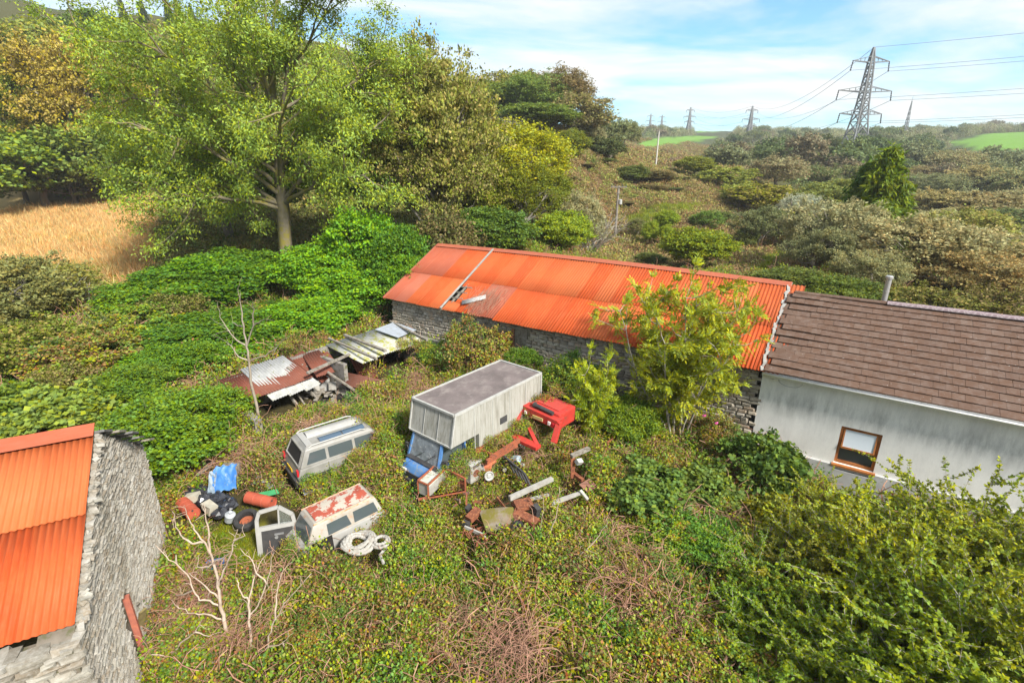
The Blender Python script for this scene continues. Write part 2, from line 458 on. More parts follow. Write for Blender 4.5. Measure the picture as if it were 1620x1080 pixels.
# rubble stones: six shared shapes, unit size, face towards -y
STONES = []
for k in range(6):
    vs = [(x * .5 + rnd(-.07, .07), y, z * .5 + rnd(-.12, .12)) for y in (.5,) for x, z in ((-1, -1), (1, -1), (1, 1), (-1, 1))]
    fr = [(x * .40 + rnd(-.09, .09), -.5 + rnd(-.2, .2), z * .36 + rnd(-.12, .12)) for x, z in ((-1, -1), (1, -1), (1, 1), (-1, 1))]
    mid = [(a[0], -.1, a[2]) for a in vs]
    STONES.append((vs + mid + fr, [(i, (i + 1) % 4, 4 + (i + 1) % 4, 4 + i) for i in range(4)] + [(4 + i, 4 + (i + 1) % 4, 8 + (i + 1) % 4, 8 + i) for i in range(4)] + [(8, 9, 10, 11)]))
def stone_meshes(m):
    out = []
    for v, f in STONES:
        me = bpy.data.meshes.new('stone'); me.from_pydata(v, [], f); me.materials.append(m); out.append(me)
    return out
def lay_stones(parent, u0, u1, z0, z1, w, h, keep, to_world, rank, mat, limit, depth=(.10, .17), rotz=0.0):
    """coursed rubble on a wall face. u along the wall; to_world(u,z)->local point on the face; rank(u,z): big = seen large"""
    cells = []
    z = z0
    while z < z1:
        hh = rnd(*h); u = u0 - rnd(0, .2)
        while u < u1:
            ww = rnd(*w) * rnd(.7, 1.25)
            uc, zc = u + ww / 2, z + hh / 2 + rnd(-.015, .015)
            if keep(uc, zc) and u0 - .02 < uc < u1 + .02: cells.append((uc, zc, ww - .018, hh - .012, rnd(*depth), rnd(-.05, .05)))
            u += ww
        z += hh
    order = sorted(range(len(cells)), key=lambda i: -rank(cells[i][0], cells[i][1]) * cells[i][2])
    shapes = stone_meshes(mat)
    for i in order[:limit]:
        u, z, ww, hh, dd, tl = cells[i]
        place('stone', RN.choice(shapes), parent, to_world(u, z), (0, tl, rotz), (ww, dd, hh))
    mb = MB(); R = Matrix.Rotation(rotz, 4, 'Z')
    for i in order[limit:]:
        u, z, ww, hh, dd, tl = cells[i]
        v, f = RN.choice(STONES); c = Vector(to_world(u, z))
        T = R @ Matrix.Rotation(tl, 4, 'Y')
        mb.add([T @ Vector((x * ww, y * dd, q * hh)) + c for x, y, q in v], f)
    if mb.v:
        o = mb.build('rubble_stones', mat, parent); o['kind'] = 'stuff'

def corrugated(name, w, L, pitch, amp, m, th=.004):
    n = int(round(w / pitch)) * 6
    xs = np.linspace(0, w, n + 1); zs = amp * np.cos(xs / pitch * 2 * math.pi)
    v = np.concatenate([np.stack([xs, np.full_like(xs, y), zs + dz], 1) for dz in (0, -th) for y in (0, L)])
    k = n + 1; i = np.arange(n)
    f = np.concatenate([np.stack([i, i + 1, i + 1 + k, i + k], 1), np.stack([2 * k + i + k, 2 * k + i + 1 + k, 2 * k + i + 1, 2 * k + i], 1),
                        np.stack([2 * k + i, 2 * k + i + 1, i + 1, i], 1), np.stack([k + i, k + i + 1, 3 * k + i + 1, 3 * k + i], 1)])
    return np_mesh(name, v, f, m)
def frame(o, ex, ey):                                       # matrix with x along ex, y along ey
    ex, ey = Vector(ex).normalized(), Vector(ey).normalized(); ez = ex.cross(ey).normalized(); ey = ez.cross(ex)
    M = Matrix((ex, ey, ez)).transposed().to_4x4(); M.translation = Vector(o); return M

# ---------------------------------------------------------------- the long stone barn
BO, BR = Vector((9.48, 18.22, 0)), math.radians(-33.89)
BM = Matrix.Translation(BO) @ Matrix.Rotation(BR, 4, 'Z')
barn = tag(empty('stone_barn', BO, BR), 'long low rubble stone barn under a rusty orange corrugated roof', 'barn')
def b_eave(x):  return Vector((x, -.12 - .16 * math.exp(-((x + 11) / 5) ** 2) * (x > -13), 2.93 + .004 * (x + 20)))
def b_ridge(x): return Vector((x, 4.82, 5.40 + .13 * math.sin(math.pi * (x + 20.5) / 20.5 * .95)))
bw = MB()
bw.box((-10.1, .47, .95), (19.8, .44, 3.7)); 
bw.box((-10.1, 9.3, .95), (19.8, .44, 3.7))
for x in (-19.85, -.3):
    bw.prism([(x - .2, .7, -.9), (x - .2, 9.08, -.9), (x - .2, 9.08, 2.7), (x - .2, 4.82, 5.0), (x - .2, .7, 2.7)], (.4, 0, 0))
wall = bw.build('wall', M_MORTAR, barn)
def keepb(u, z):
    if -11.5 < u < -10.6 and 1.55 < z < 2.6: return False
    return z < 2.86
def rankb(u, z):
    return 1.2 if (u > -2.6 and z > -.4) else 1.0 if (-12.9 < u < -7.6 and z > .8) else .8 if (u < -16 and z > 1.0) else .1
lay_stones(wall, -20.0, -.05, -.7, 2.84, (.26, .5), (.11, .19), keepb, lambda u, z: (u, .245, z), rankb, M_STONE, 300)
ob = MB(); ob.box((-11.05, .232, 2.1), (.72, .02, .95)); window_board = ob.build('window_board', M_TIMBER, barn)
ob = MB()
for i in range(11): ob.box((-11.52 + rnd(-.01, .01), .215, 1.58 + i * .095), (.20 + rnd(-.03, .03), .09, .075))
ob.build('brick_jamb', mat_mottled('old_brick', (.33, .16, .09), (.24, .12, .07), 9, .9), barn)
ob = MB(); ob.box((-11.0, .20, 2.66), (1.25, .1, .12)); ob.build('lintel', M_TIMBER, barn)
# roof sheets: two rows of corrugated sheets, each a sheet of its own
PIT = .15
SH_L = corrugated('roof_sheet', .90, 2.9, PIT, .020, M_ORANGE)
def lay_sheet(parent, mesh, e, r, x, t0, L, lift, name='roof_sheet', m=None):
    a, b = e(x), r(x); d = (b - a); ln = d.length; d.normalize()
    ex = Vector((1, 0, .004))
    o = place(name, mesh, parent)
    o.matrix_local = frame(a + d * t0 + Vector((0, -lift * .5, lift)), ex, d)
    if m: o.material_slots[0].link = 'OBJECT'; o.material_slots[0].material = m
    return o
x = -20.35
i = 0
while x < -.2:
    if -16.3 < x < -15.9: x = -15.88
    for row in (0, 1):
        m = None
        if i < 2 or (i < 5 and row == 1 and i < 3): m = M_FADED
        if row == 0 and -14.6 < x < -13.2: m = M_FADED
        if row == 0 and -15.9 < x < -15.5: continue
        lay_sheet(barn, SH_L, b_eave, b_ridge, x + rnd(-.015, .015), (0 if row == 0 else 2.55) + rnd(-.03, .03), 2.9, (.02 if row == 0 else .034) + .004 * (i % 2), m=m)
    x += .8667
    i += 1
# the torn sheet beside the strip, two short pieces leaving the hole
SH_S = corrugated('roof_sheet', .90, .75, PIT, .020, M_ORANGE); SH_T = corrugated('roof_sheet', .45, 1.3, PIT, .020, M_ORANGE); SH_U = corrugated('roof_sheet', .90, .75, PIT, .020, M_ORANGE)
lay_sheet(barn, SH_S, b_eave, b_ridge, -15.88, -.02, .75, .02)
lay_sheet(barn, SH_T, b_eave, b_ridge, -15.43, .68, 1.3, .02)
lay_sheet(barn, SH_U, b_eave, b_ridge, -15.88, 1.93, .7, .02)
# rear slope sheets (not seen from the yard)
rs = MB(); 
for k in range(24): rs.add([(-20.3 + .846 * k, 9.75, 2.9), (-20.3 + .846 * (k + 1), 9.75, 2.9), (-20.3 + .846 * (k + 1), 4.84, 5.44), (-20.3 + .846 * k, 4.84, 5.44)], [(0, 1, 2, 3)])
rs.build('rear_roof_slope', M_FADED, barn)
st = MB()
for k in range(8):
    a, b = b_eave(-15.97).lerp(b_ridge(-15.97), k / 8 * .995), b_eave(-15.97).lerp(b_ridge(-15.97), (k + 1) / 8 * .995)
    st.bar(a + Vector((0, -.03, .085)), b + Vector((0, -.03, .085)), .13, .03)
st.build('ridge_strip', M_OLDWHITE, barn)
rp = MB()
rp.box((-15.65, 1.25, 3.45), (.7, 1.7, .05), rot=(math.radians(27), 0, 0)); rp.build('roof_hole_dark_sheet', M_BLACK, barn)  # black sheet painted as the dark inside of the roof hole
rp = MB()
for k in range(3): rp.bar((-15.9, .75 + k * .42, 3.42 + k * .22), (-15.2, .8 + k * .42, 3.44 + k * .22), .07, .06)
rp.bar((-15.72, .4, 3.2), (-15.6, 1.9, 3.98), .09, .08)
rp.build('broken_rafter', M_TIMBER, barn)
cap = MB()
for k in range(18):
    x0, x1 = -20.4 + k * 1.135, -20.4 + (k + 1) * 1.135 + .04
    r0, r1 = b_ridge(x0), b_ridge(x1)
    for s_ in (-1, 1):
        w_ = .26
        cap.add([r0 + Vector((0, 0, .11 + k % 2 * .006)), r1 + Vector((0, 0, .11 + k % 2 * .006)), r1 + Vector((0, s_ * w_, -.035)), r0 + Vector((0, s_ * w_, -.035))], [(0, 1, 2, 3)])
cap.build('ridge_capping', M_FADED, barn)
vb = MB(); vb.bar(b_eave(-20.42) + Vector((0, 0, 0)), b_ridge(-20.42), .05, .16); vb.build('verge_board', M_FADED, barn)
fl = MB()                                                    # crumbling pale mortar along the right verge
a, b = b_eave(-.02), b_ridge(-.02)
for k in range(26):
    p = a.lerp(b, (k + .5) / 26); fl.box(p + Vector((rnd(-.03, .05), 0, .05)), (rnd(.07, .14), .23, rnd(.05, .10)), rot=(math.radians(28), 0, rnd(-.3, .3)), jit=.015)
fl.build('mortar_flashing', mat_mottled('pale_mortar', (.36, .35, .33), (.25, .24, .22), 6, .9), barn)
ws = tag(place('loose_sheet', corrugated('loose_sheet', .36, 1.35, .12, .012, M_ASBESTOS), None), 'loose pale sheet lying askew on the barn roof beside the hole', 'roofing sheet')
rd = (b_ridge(-15) - b_eave(-15)).normalized()
p0 = b_eave(-15.0) + rd * .75 + Vector((0, -.05, .14))
ws.matrix_world = BM @ frame(p0, Vector((.55, 0, 0)) - rd * .83 + Vector((0, 0, 0)), Vector((.83, 0, 0)) + rd * .55)

# ---------------------------------------------------------------- the rendered house on its right
house = tag(empty('white_house', BO, BR), 'grey-white rendered house with brown tiled roof, joined to the barn', 'house')
t = NT('stained_render'); o_ = t.coord()
c = t.mix(t.ramp(t.noise(o_, .9, 6, .65), [(.35, 0), (.7, 1)]), (.80, .785, .75), (.70, .685, .655))
st_ = t.noise(t.mapv(o_, (2.2, 2.2, .5)), 1.3, 8, .75)
sepz = t.n('ShaderNodeSeparateXYZ'); t.l(o_, sepz.inputs[0])
band = t.ramp(sepz.outputs[2], [(0, 0), (.40, .05), (.62, .62), (.80, 0.22), (1, .0)])
t.l(t.math('MULTIPLY', sepz.outputs[2], .333), band.node.inputs[0])
c = t.mix(t.math('MULTIPLY', t.ramp(st_, [(.42, 0), (.68, 1)]), t.math('ADD', band, .15)), c, (.24, .235, .225))
c = t.mix(t.ramp(t.noise(o_, 30, 3), [(.55, 0), (.8, .35)]), c, (.30, .30, .30))
t.bump(t.noise(o_, 90, 3), .006, .7)
M_RENDER = t.fin(c, .9, .2)
hw = MB()
X0, X1, Y0 = .03, 10.5, .2
hw.box(((X0 + 2.88) / 2, Y0 + .2, 1.0), (2.88 - X0, .4, 3.75)); hw.box(((4.12 + X1) / 2, Y0 + .2, 1.0), (X1 - 4.12, .4, 3.75))
hw.box((3.5, Y0 + .2, 2.15), (1.24, .4, 1.45)); hw.box((3.5, Y0 + .2, -.48), (1.24, .4, .79))
hw.box(((X0 + X1) / 2, 8.0, 1.0), (X1 - X0, .4, 3.75)); hw.box((X1 - .2, 4.1, 1.0), (.4, 7.3, 3.75))
hwall = hw.build('wall', M_RENDER, house)
pl = MB(); pl.box(((X0 + 2.9) / 2, Y0 - .06, -.62), (2.9 - X0, .12, .98)); pl.box(((4.1 + X1) / 2, Y0 - .06, -.62), (X1 - 4.1, .12, .98)); pl.box((3.5, Y0 - .06, -.70), (1.3, .12, .8))
pl.build('plinth', mat_mottled('pale_plinth', (.50, .50, .50), (.40, .40, .39), 2, .9, (.25, .24, .2), 5, (.6, .8)), house)
M_WINWOOD = mat_mottled('orange_stained_wood', (.42, .16, .045), (.30, .105, .035), 4, .55)
wf = MB(); wx0, wx1, wz0, wz1 = 2.88, 4.12, -.08, 1.42
for x in (wx0 + .045, wx1 - .045): wf.box((x, Y0 + .13, (wz0 + wz1) / 2), (.09, .1, wz1 - wz0))
for z in (wz0 + .05, wz1 - .05, .66): wf.box(((wx0 + wx1) / 2, Y0 + .125, z), (wx1 - wx0 - .18, .1, .10))
winframe = wf.build('window', M_WINWOOD, house, bevel=.008)
wc = MB(); 
for x in (wx0 + .13, wx1 - .13): wc.bar((x, Y0 + .10, 1.33), (x, Y0 - .02, .62), .06, .05)
for z, y in ((1.33, .10), (.62, -.02)): wc.bar((wx0 + .1, Y0 + y, z), (wx1 - .1, Y0 + y, z), .05, .07)
wc.build('sash', M_WINWOOD, winframe)
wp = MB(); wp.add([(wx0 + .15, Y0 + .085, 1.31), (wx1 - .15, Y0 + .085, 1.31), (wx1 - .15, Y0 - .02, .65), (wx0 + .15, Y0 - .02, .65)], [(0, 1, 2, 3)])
gl = NT('painted_sky_glass').fin((.62, .68, .74), .10, .9, .0); wp.build('pane', gl, winframe)  # pale base colour stands in for sky reflected in the upper pane
wp = MB(); wp.add([(wx0 + .05, Y0 + .16, .02), (wx1 - .05, Y0 + .16, .02), (wx1 - .05, Y0 + .16, .62), (wx0 + .05, Y0 + .16, .62)], [(0, 1, 2, 3)]); wp.build('lower_pane', M_GLASS, winframe)
ws_ = MB(); ws_.box((3.5, Y0 - .02, -.13), (1.36, .24, .07)); ws_.build('sill', M_WINWOOD, winframe)
lb = MB(); lb.box((3.5, Y0 + .25, 1.39), (1.2, .1, .05)); lb.build('blind', M_OLDWHITE, winframe)
# roof tiles
E0, R0 = Vector((0, -.10, 3.03)), Vector((0, 4.1, 5.18))
sd_ = (R0 - E0); SL = sd_.length; sd_.normalize()
nrm_ = Vector((1, 0, 0)).cross(sd_)
t = NT('brown_concrete_tile'); p_ = t.wpos()
r_ = t.math('FRACT', t.math('ADD', t.n('ShaderNodeObjectInfo').outputs['Random'], t.n('ShaderNodeNewGeometry').outputs['Random Per Island']))
c = t.ramp(r_, [(0, (.102, .060, .041)), (.5, (.116, .067, .045)), (.85, (.106, .064, .046)), (1, (.138, .090, .066))])
c = t.mix(t.ramp(t.noise(p_, 4, 6, .7), [(.45, 0), (.75, .5)]), c, (.20, .16, .14))
c = t.mix(t.ramp(t.noise(p_, 16, 3, .5), [(.71, 0), (.76, .8)]), c, (.45, .42, .38))
M_TILE = t.fin(c, .85, .25)
GA, TW, NROW = SL / 14, .335, 14
tmb = MB(); tmb.add([(-.1665, 0, .028), (.1665, 0, .028), (.1665, GA + .06, -.022), (-.1665, GA + .06, -.022), (-.1665, 0, -.03), (.1665, 0, -.03), (.1665, GA + .06, -.05), (-.1665, GA + .06, -.05)],
                     [(0, 1, 2, 3), (7, 6, 5, 4), (0, 4, 5, 1), (1, 5, 6, 2), (2, 6, 7, 3), (3, 7, 4, 0)])
TILE = tmb.mesh('roof_tile', M_TILE, bevel=.005)
tst = MB()
for r in range(NROW):
    for k in range(31):
        x = .08 + TW / 2 + k * TW + (.5 * TW if r % 2 else 0) + rnd(-.004, .004)
        o = E0 + sd_ * (r * GA - .02) + nrm_ * (.055 + rnd(-.004, .006)) + Vector((x, 0, 0))
        dz = .05 * math.exp(-((k - 1) / 3) ** 2) * math.sin(r * 1.1)
        o.z += dz
        if r < 13 and k < 23:
            q = place('roof_tile', TILE, house); q.matrix_local = frame(o, (1, rnd(-.008, .008), rnd(-.01, .01)), sd_)
        else:
            M_ = frame(o, (1, 0, 0), sd_); tst.add([M_ @ Vector(v) for v in tmb.v], tmb.f)
q = tst.build('roof_tiles', M_TILE, house); q['kind'] = 'stuff'
rb = MB(); rb.add([(.05, -.10, 3.03), (10.6, -.10, 3.03), (10.6, 4.1, 5.17), (.05, 4.1, 5.17)], [(0, 1, 2, 3)]); rb.add([(.05, 8.4, 3.0), (10.6, 8.4, 3.0), (10.6, 4.1, 5.17), (.05, 4.1, 5.17)], [(3, 2, 1, 0)])
rb.build('roof_deck', M_TILE, house)
RT = MB(); n_ = 8
RT.loft([[Vector((x, .15 * math.cos(math.pi * k / n_), .02 + .11 * math.sin(math.pi * k / n_))) for k in range(n_ + 1)] for x in (0, .47)], closed=False, caps=False)
M_RIDGE = mat_mottled('mauve_ridge', (.27, .20, .22), (.20, .15, .16), 6, .8, (.38, .33, .33), 9)
RTm = RT.mesh('ridge_tile', M_RIDGE)
for k in range(22):
    x = .3 + k * .46
    o = place('ridge_tile', RTm, house, (x, 4.1, 5.22 + rnd(-.008, .008)), (0, 0, rnd(-.01, .01)))
    if x < 3.2: o.material_slots[0].link = 'OBJECT'; o.material_slots[0].material = M_TILE; o.scale = (1, .8, .8)
gt = MB()
n_ = 8
gt.loft([[Vector((x, -.175 + .085 * math.cos(math.pi + math.pi * k / n_), 3.0 + .085 * math.sin(math.pi + math.pi * k / n_))) for k in range(n_ + 1)] for x in (.05, 5.3, 10.6)], closed=False, caps=False)
M_UPVC = mat_mottled('white_plastic', (.80, .79, .77), (.70, .69, .66), 3, .4, (.40, .40, .38), 6, (.6, .8))
gutter = gt.build('gutter', M_UPVC, house, smooth=True)
md = gutter.modifiers.new('thick', 'SOLIDIFY'); md.thickness = .008
fb = MB(); fb.box((5.32, -.07, 2.93), (10.55, .03, .20)); fb.box((5.32, .06, 2.84), (10.55, .24, .02)); fb.build('fascia', M_UPVC, house)
lamp_ = MB(); lamp_.box((.52, .12, 2.74), (.16, .12, .12), rot=(.5, 0, 0)); lamp_.box((.52, .17, 2.80), (.07, .07, .08)); lamp_.build('security_lamp', M_UPVC, house)
cb = MB(); cb.tube([(.6 + .42 * (1 - math.cos(a)) / 1 * .95, .185, 2.72 - .22 * math.sin(a)) for a in np.linspace(0, math.pi, 12)], .009, 4); cb.build('cable_loop', mat_mottled('grey_cable', (.4, .4, .4), (.3, .3, .3)), house)
fu = MB(); fu.lathe((3.42, 4.55, 4.75), (0, 0, 1), [(0, .10), (1.38, .10), (1.38, .135), (1.47, .135), (1.50, .10), (1.50, 0)], 14)
for z in (.35, .85): fu.lathe((3.42, 4.55, 4.75 + z), (0, 0, 1), [(0, .10), (.005, .108), (.035, .108), (.04, .10)], 14)
fu.build('flue', NT('steel_flue').fin((.46, .45, .44), .42, .5, .6), house, smooth=False)

# ---------------------------------------------------------------- the near barn (lower left corner)
LA, LR = Vector((-10.58, 12.9, 0)), math.atan2(-.88737, .46106)
lbarn = tag(empty('near_barn', LA, LR), 'near stone barn with rough pale gable and bright orange roof', 'barn')
SE_, SRi, ZE, ZR, ZF = 6.95, 3.1, 3.02, 4.84, 2.75
gab = MB()
prof = [(-.3, -.9), (7.25, -.9), (7.25, 2.9), (6.9, 3.02), (SRi, 4.90), (-.3, 2.72)]
gab.prism([(s, -.55, z) for s, z in prof], (0, .5, 0))
gab.box((7.05, -4.5, .98), (.4, 8.0, 3.8)); gab.box((-.1, -4.5, .9), (.4, 8.0, 3.6))
lwall = gab.build('wall', M_MORTAR, lbarn)
def keepg(u, z):
    top = 4.86 - abs(u - SRi) * ((4.86 - 3.0) / (7.0 - SRi) if u > SRi else (4.86 - 2.72) / (SRi + .3))
    return z < top and not (4.35 < u < 5.0 and z < 1.7)
lay_stones(lwall, -.28, 7.22, -.6, 4.9, (.12, .32), (.048, .090), keepg, lambda u, z: (u, 0.0, z), lambda u, z: 1.0 if z > .2 else .3, M_STONEPALE, 300, depth=(.07, .15), rotz=math.pi)
lay_stones(lwall, -3.6, -.05, 1.3, 2.95, (.25, .6), (.07, .14), lambda u, z: True, lambda u, z: (7.27, u, z), lambda u, z: 1, M_STONEPALE, 190, depth=(.12, .2), rotz=math.pi / 2)
wh = MB()
for k in range(44):                                          # loose stones on the exposed wall head beside the verge
    f_ = rnd(0, 1); s = SRi + .1 + f_ * (7.0 - SRi - .1); z = 4.86 - (s - SRi) * (4.86 - 3.02) / (7.0 - SRi)
    wh.box((s, rnd(.0, .09), z + rnd(-.06, .0)), (rnd(.08, .17), rnd(.06, .11), rnd(.04, .07)), rot=(rnd(-.2, .2), .44 + rnd(-.2, .2), rnd(0, 3)), jit=.02)
for k in range(26):
    wh.box((7.1 + rnd(-.1, .12), -k * .14, 2.93 + rnd(-.015, .015)), (rnd(.25, .45), .15, .08), rot=(rnd(-.1, .1), rnd(-.1, .1), rnd(-.3, .3)), jit=.015)
q = wh.build('wall_head_stones', M_STONEPALE, lwall); q['kind'] = 'stuff'
LP = .112
def lrow(L): return corrugated('roof_sheet', LP * 7, L, LP, .017, M_ORANGE)
le = lambda y: Vector((SE_ + .02, y, ZE + .10)); lr = lambda y: Vector((SRi, y, ZR + .12))
SLn = (lr(0) - le(0)).length
LS0, LS1 = lrow(SLn * .52), lrow(SLn * .53)
for k in range(7):
    for row, me in ((0, LS0), (1, LS1)):
        y = -.02 - (k + 1) * LP * 6.9 - LP * .1
        a, b = le(y), lr(y); d = (b - a).normalized()
        o = place('roof_sheet', me, lbarn)
        o.matrix_local = frame(a + d * (0 if row == 0 else SLn * .49) + Vector((0, 0, .03 * row + .004 * (k % 2))), (0, 1, 0), d)
rc = MB()
for k in range(5):
    y0, y1 = -.0 - k * 1.2, -.0 - (k + 1) * 1.2 - .03
    for s_ in (-1, 1):
        rc.add([(SRi, y0, ZR + .25 + .005 * (k % 2)), (SRi, y1, ZR + .25 + .005 * (k % 2)), (SRi + .34 * s_, y1, ZR + .10), (SRi + .34 * s_, y0, ZR + .10)], [(0, 1, 2, 3)])
rc.build('ridge_capping', M_FADED, lbarn)
for k in range(6):                                           # old slates and board ends sticking out of the far slope
    s0 = SRi - .25 - k * .52; z0 = ZR + .02 - (SRi - s0) * .62
    o = MB(); o.box((s0, -1.9, z0 + .06), (.62, 4.1 + .25 * (k % 3), .05), rot=(0, -.42 - rnd(0, .12), rnd(-.03, .03)))
    o.build('roof_slab', M_TIMBER if k % 2 else mat_mottled('slate', (.09, .09, .095), (.16, .15, .14), 5, .8), lbarn)
dr = MB(); dr.box((4.42, .0, .3), (.10, .14, 2.3), rot=(0, .03, 0)); dr.build('door_post', mat_mottled('faded_red_wood', (.40, .13, .08), (.30, .10, .07), 6, .8), lbarn)
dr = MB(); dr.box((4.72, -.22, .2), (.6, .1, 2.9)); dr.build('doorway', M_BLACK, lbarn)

# light autumn haze over the valley
hz = MB(); hz.box((0, 0, 40), (3000, 3000, 130)); 
hm = bpy.data.materials.new('haze'); hm.use_nodes = True; ht = hm.node_tree
for q in list(ht.nodes):
    if q.type != 'OUTPUT_MATERIAL': ht.nodes.remove(q)
pv = ht.nodes.new('ShaderNodeVolumePrincipled'); pv.inputs['Color'].default_value = (.86, .91, .97, 1); pv.inputs['Density'].default_value = .00028
ht.links.new(pv.outputs[0], [q for q in ht.nodes if q.type == 'OUTPUT_MATERIAL'][0].inputs['Volume'])
tag(hz.build('haze', hm), kind='stuff')

# ---------------------------------------------------------------- vegetation: generators
def unit(v): return v / np.maximum(np.linalg.norm(v, axis=-1, keepdims=True), 1e-9)
def rdir(rs, n): return unit(rs.normal(size=(n, 3)))
def leaf_quads(P, U, N, L, Wd):
    """n leaves: base P, direction U, normal N, length L, width Wd -> (4n,3) verts"""
    U = unit(U); S = unit(np.cross(N, U)); L = np.broadcast_to(L, len(P))[:, None]; Wd = np.broadcast_to(Wd, len(P))[:, None]
    Nn = np.cross(U, S)
    return np.stack([P, P + U * L * .45 + S * Wd * .5 + Nn * L * .06, P + U * L, P + U * L * .45 - S * Wd * .5 + Nn * L * .06], 1).reshape(-1, 3)
def quads_mesh(name, V, m):
    n = len(V) // 4
    return np_mesh(name, V, np.arange(4 * n).reshape(n, 4), m)
def cluster_leaves(rs, C, O, per, sig, L, Wd, up=.6, droop=.2, flat=.7):
    """leaves round clump centres C with outward directions O"""
    n = len(C) * per
    c, o = np.repeat(C, per, 0), np.repeat(O, per, 0)
    g = rs.normal(size=(n, 3)) * np.broadcast_to(np.repeat(np.broadcast_to(sig, len(C)), per), n)[:, None] * np.array([1, 1, flat])
    P = c + g
    U = unit(o * .5 + rdir(rs, n) * .9 + np.array([0, 0, -droop]))
    N = unit(o * .5 + np.array([0, 0, up]) + rdir(rs, n) * .75)
    s = rs.uniform(.65, 1.25, n)
    return leaf_quads(P, U, N, L * s, Wd * s)
def tubes_mesh(name, paths, m, n=5):
    """paths: list of (pts (k,3), radii (k,)) joined in one mesh"""
    V, F, off = [], [], 0
    ang = np.arange(n) * 2 * math.pi / n
    for pts, rad in paths:
        pts = np.asarray(pts, float); k = len(pts); rad = np.broadcast_to(rad, k)
        d = unit(np.gradient(pts, axis=0)); ref = np.array([0, 0, 1.0]) if abs(d[0][2]) < .8 else np.array([1.0, 0, 0])
        x = unit(np.cross(d, ref)); y = np.cross(d, x)
        ring = pts[:, None] + (x[:, None] * np.cos(ang)[None, :, None] + y[:, None] * np.sin(ang)[None, :, None]) * rad[:, None, None]
        V.append(ring.reshape(-1, 3))
        i = np.arange(k - 1)[:, None] * n; j = np.arange(n)[None]
        F.append((np.stack([i + j, i + (j + 1) % n, i + n + (j + 1) % n, i + n + j], -1).reshape(-1, 4)) + off)
        off += k * n
    return np_mesh(name, np.concatenate(V), np.concatenate(F), m, True)
def wander(rs, a, d, L, k=6, wob=.25, lift=0.0):
    """a crooked branch of k points"""
    pts = [np.array(a, float)]; d = unit(np.array(d, float))
    for i in range(k - 1):
        d = unit(d + rs.normal(size=3) * wob + np.array([0, 0, lift])); pts.append(pts[-1] + d * L / (k - 1))
    return np.array(pts)
def blob_crown(rs, K=9, cl=26, per=16, L=.035, Wd=.022, sig=.05, zlo=.18, top=.0, br=(.22, .36), bias=.25, cone=0.0, hollow=.62, flat=.7, droop=.2, shoots=.12):
    """crown in a 1 x 1 x 1 box (base at z=0): K billows, each a shell of leaf clumps -> verts, clump centres"""
    B, Rb = [], []
    for k in range(K):
        while True:
            d = rs.normal(size=3); d /= np.linalg.norm(d)
            if d[2] > -.45: break
        q = d * rs.uniform(.5, 1) * hollow
        z = .5 + (1 - zlo) * .5 * 0 + q[2] * (.5 - zlo / 2) / .62 * .8 + zlo * .4
        w = 1 - cone * max(z - .2, 0)
        B.append((q[0] * .5 / .62 * .78 * w, q[1] * .5 / .62 * .78 * w, z)); Rb.append(rs.uniform(*br) * (1 - cone * .6 * z))
    if top: B.append((0, 0, .86)); Rb.append(.14)
    B, Rb = np.array(B), np.array(Rb)
    C, O = [], []
    for b, r in zip(B, Rb):
        d = rdir(rs, cl * 3); d[:, 2] = d[:, 2] * .85 + bias * .5; d = unit(d)
        p = b + d * r * rs.uniform(.82, 1.05, (len(d), 1)) * np.array([1, 1, .85])
        ins = (np.linalg.norm((p[:, None] - B[None]) / np.array([1, 1, .85]), axis=2) < Rb[None] * .8).any(1)
        p, d = p[~ins][:cl], d[~ins][:cl]; C.append(p); O.append(d)
    C, O = np.concatenate(C), np.concatenate(O)
    if shoots:
        i = rs.permutation(len(C))[:int(len(C) * shoots)]; dd = unit(O[i] * .7 + rdir(rs, len(i)) * .5 + np.array([0, 0, .45]))
        for f in (.035, .065, .095, .125): C = np.concatenate([C, C[i] + dd * f * rs.uniform(.6, 1.3, (len(i), 1))]); O = np.concatenate([O, dd])
    # keep inside the unit box
    s = .5 / max(.5, np.quantile(np.abs(C[:, :2]), .985)); C[:, :2] *= s; C[:, 2] = np.clip(C[:, 2], .03, None); C[:, 2] /= max(np.quantile(C[:, 2], .995), .8) * 1.02
    return cluster_leaves(rs, C, O, per, sig * rs.uniform(.7, 1.4, len(C)), L, Wd, flat=flat, droop=droop), C
def trunk_to(rs, C, H0=.32, r=.03, n_limb=9, twig=40, lean=.03):
    """trunk and limbs reaching to some of the clump centres C"""
    paths = []
    tr = np.array([(0, 0, -.06), (lean * .3, 0, H0 * .5), (lean, lean, H0), (lean * 1.5, 0, H0 + .25), (lean, 0, H0 + .45)])
    paths.append((tr, np.array([1.25, 1, .85, .55, .2]) * r))
    idx = rs.permutation(len(C))
    for i in idx[:n_limb]:
        t_ = rs.uniform(.35, 1); a = tr[2] * t_ + tr[1] * (1 - t_) if rs.random() < .6 else tr[3]
        e = C[i] * .95; m1 = a * .6 + e * .4 + np.array([0, 0, -.02]) + rs.normal(size=3) * .03; m2 = a * .25 + e * .75 + rs.normal(size=3) * .02
        paths.append((np.array([a, m1, m2, e]), np.array([.5, .38, .24, .06]) * r))
    for i in idx[n_limb:n_limb + twig]:
        e = C[i]; a = e * np.array([.6, .6, .78]); paths.append((np.array([a, (a + e) / 2 + rs.normal(size=3) * .015, e * 1.03]), np.array([.14, .09, .03]) * r))
    return paths

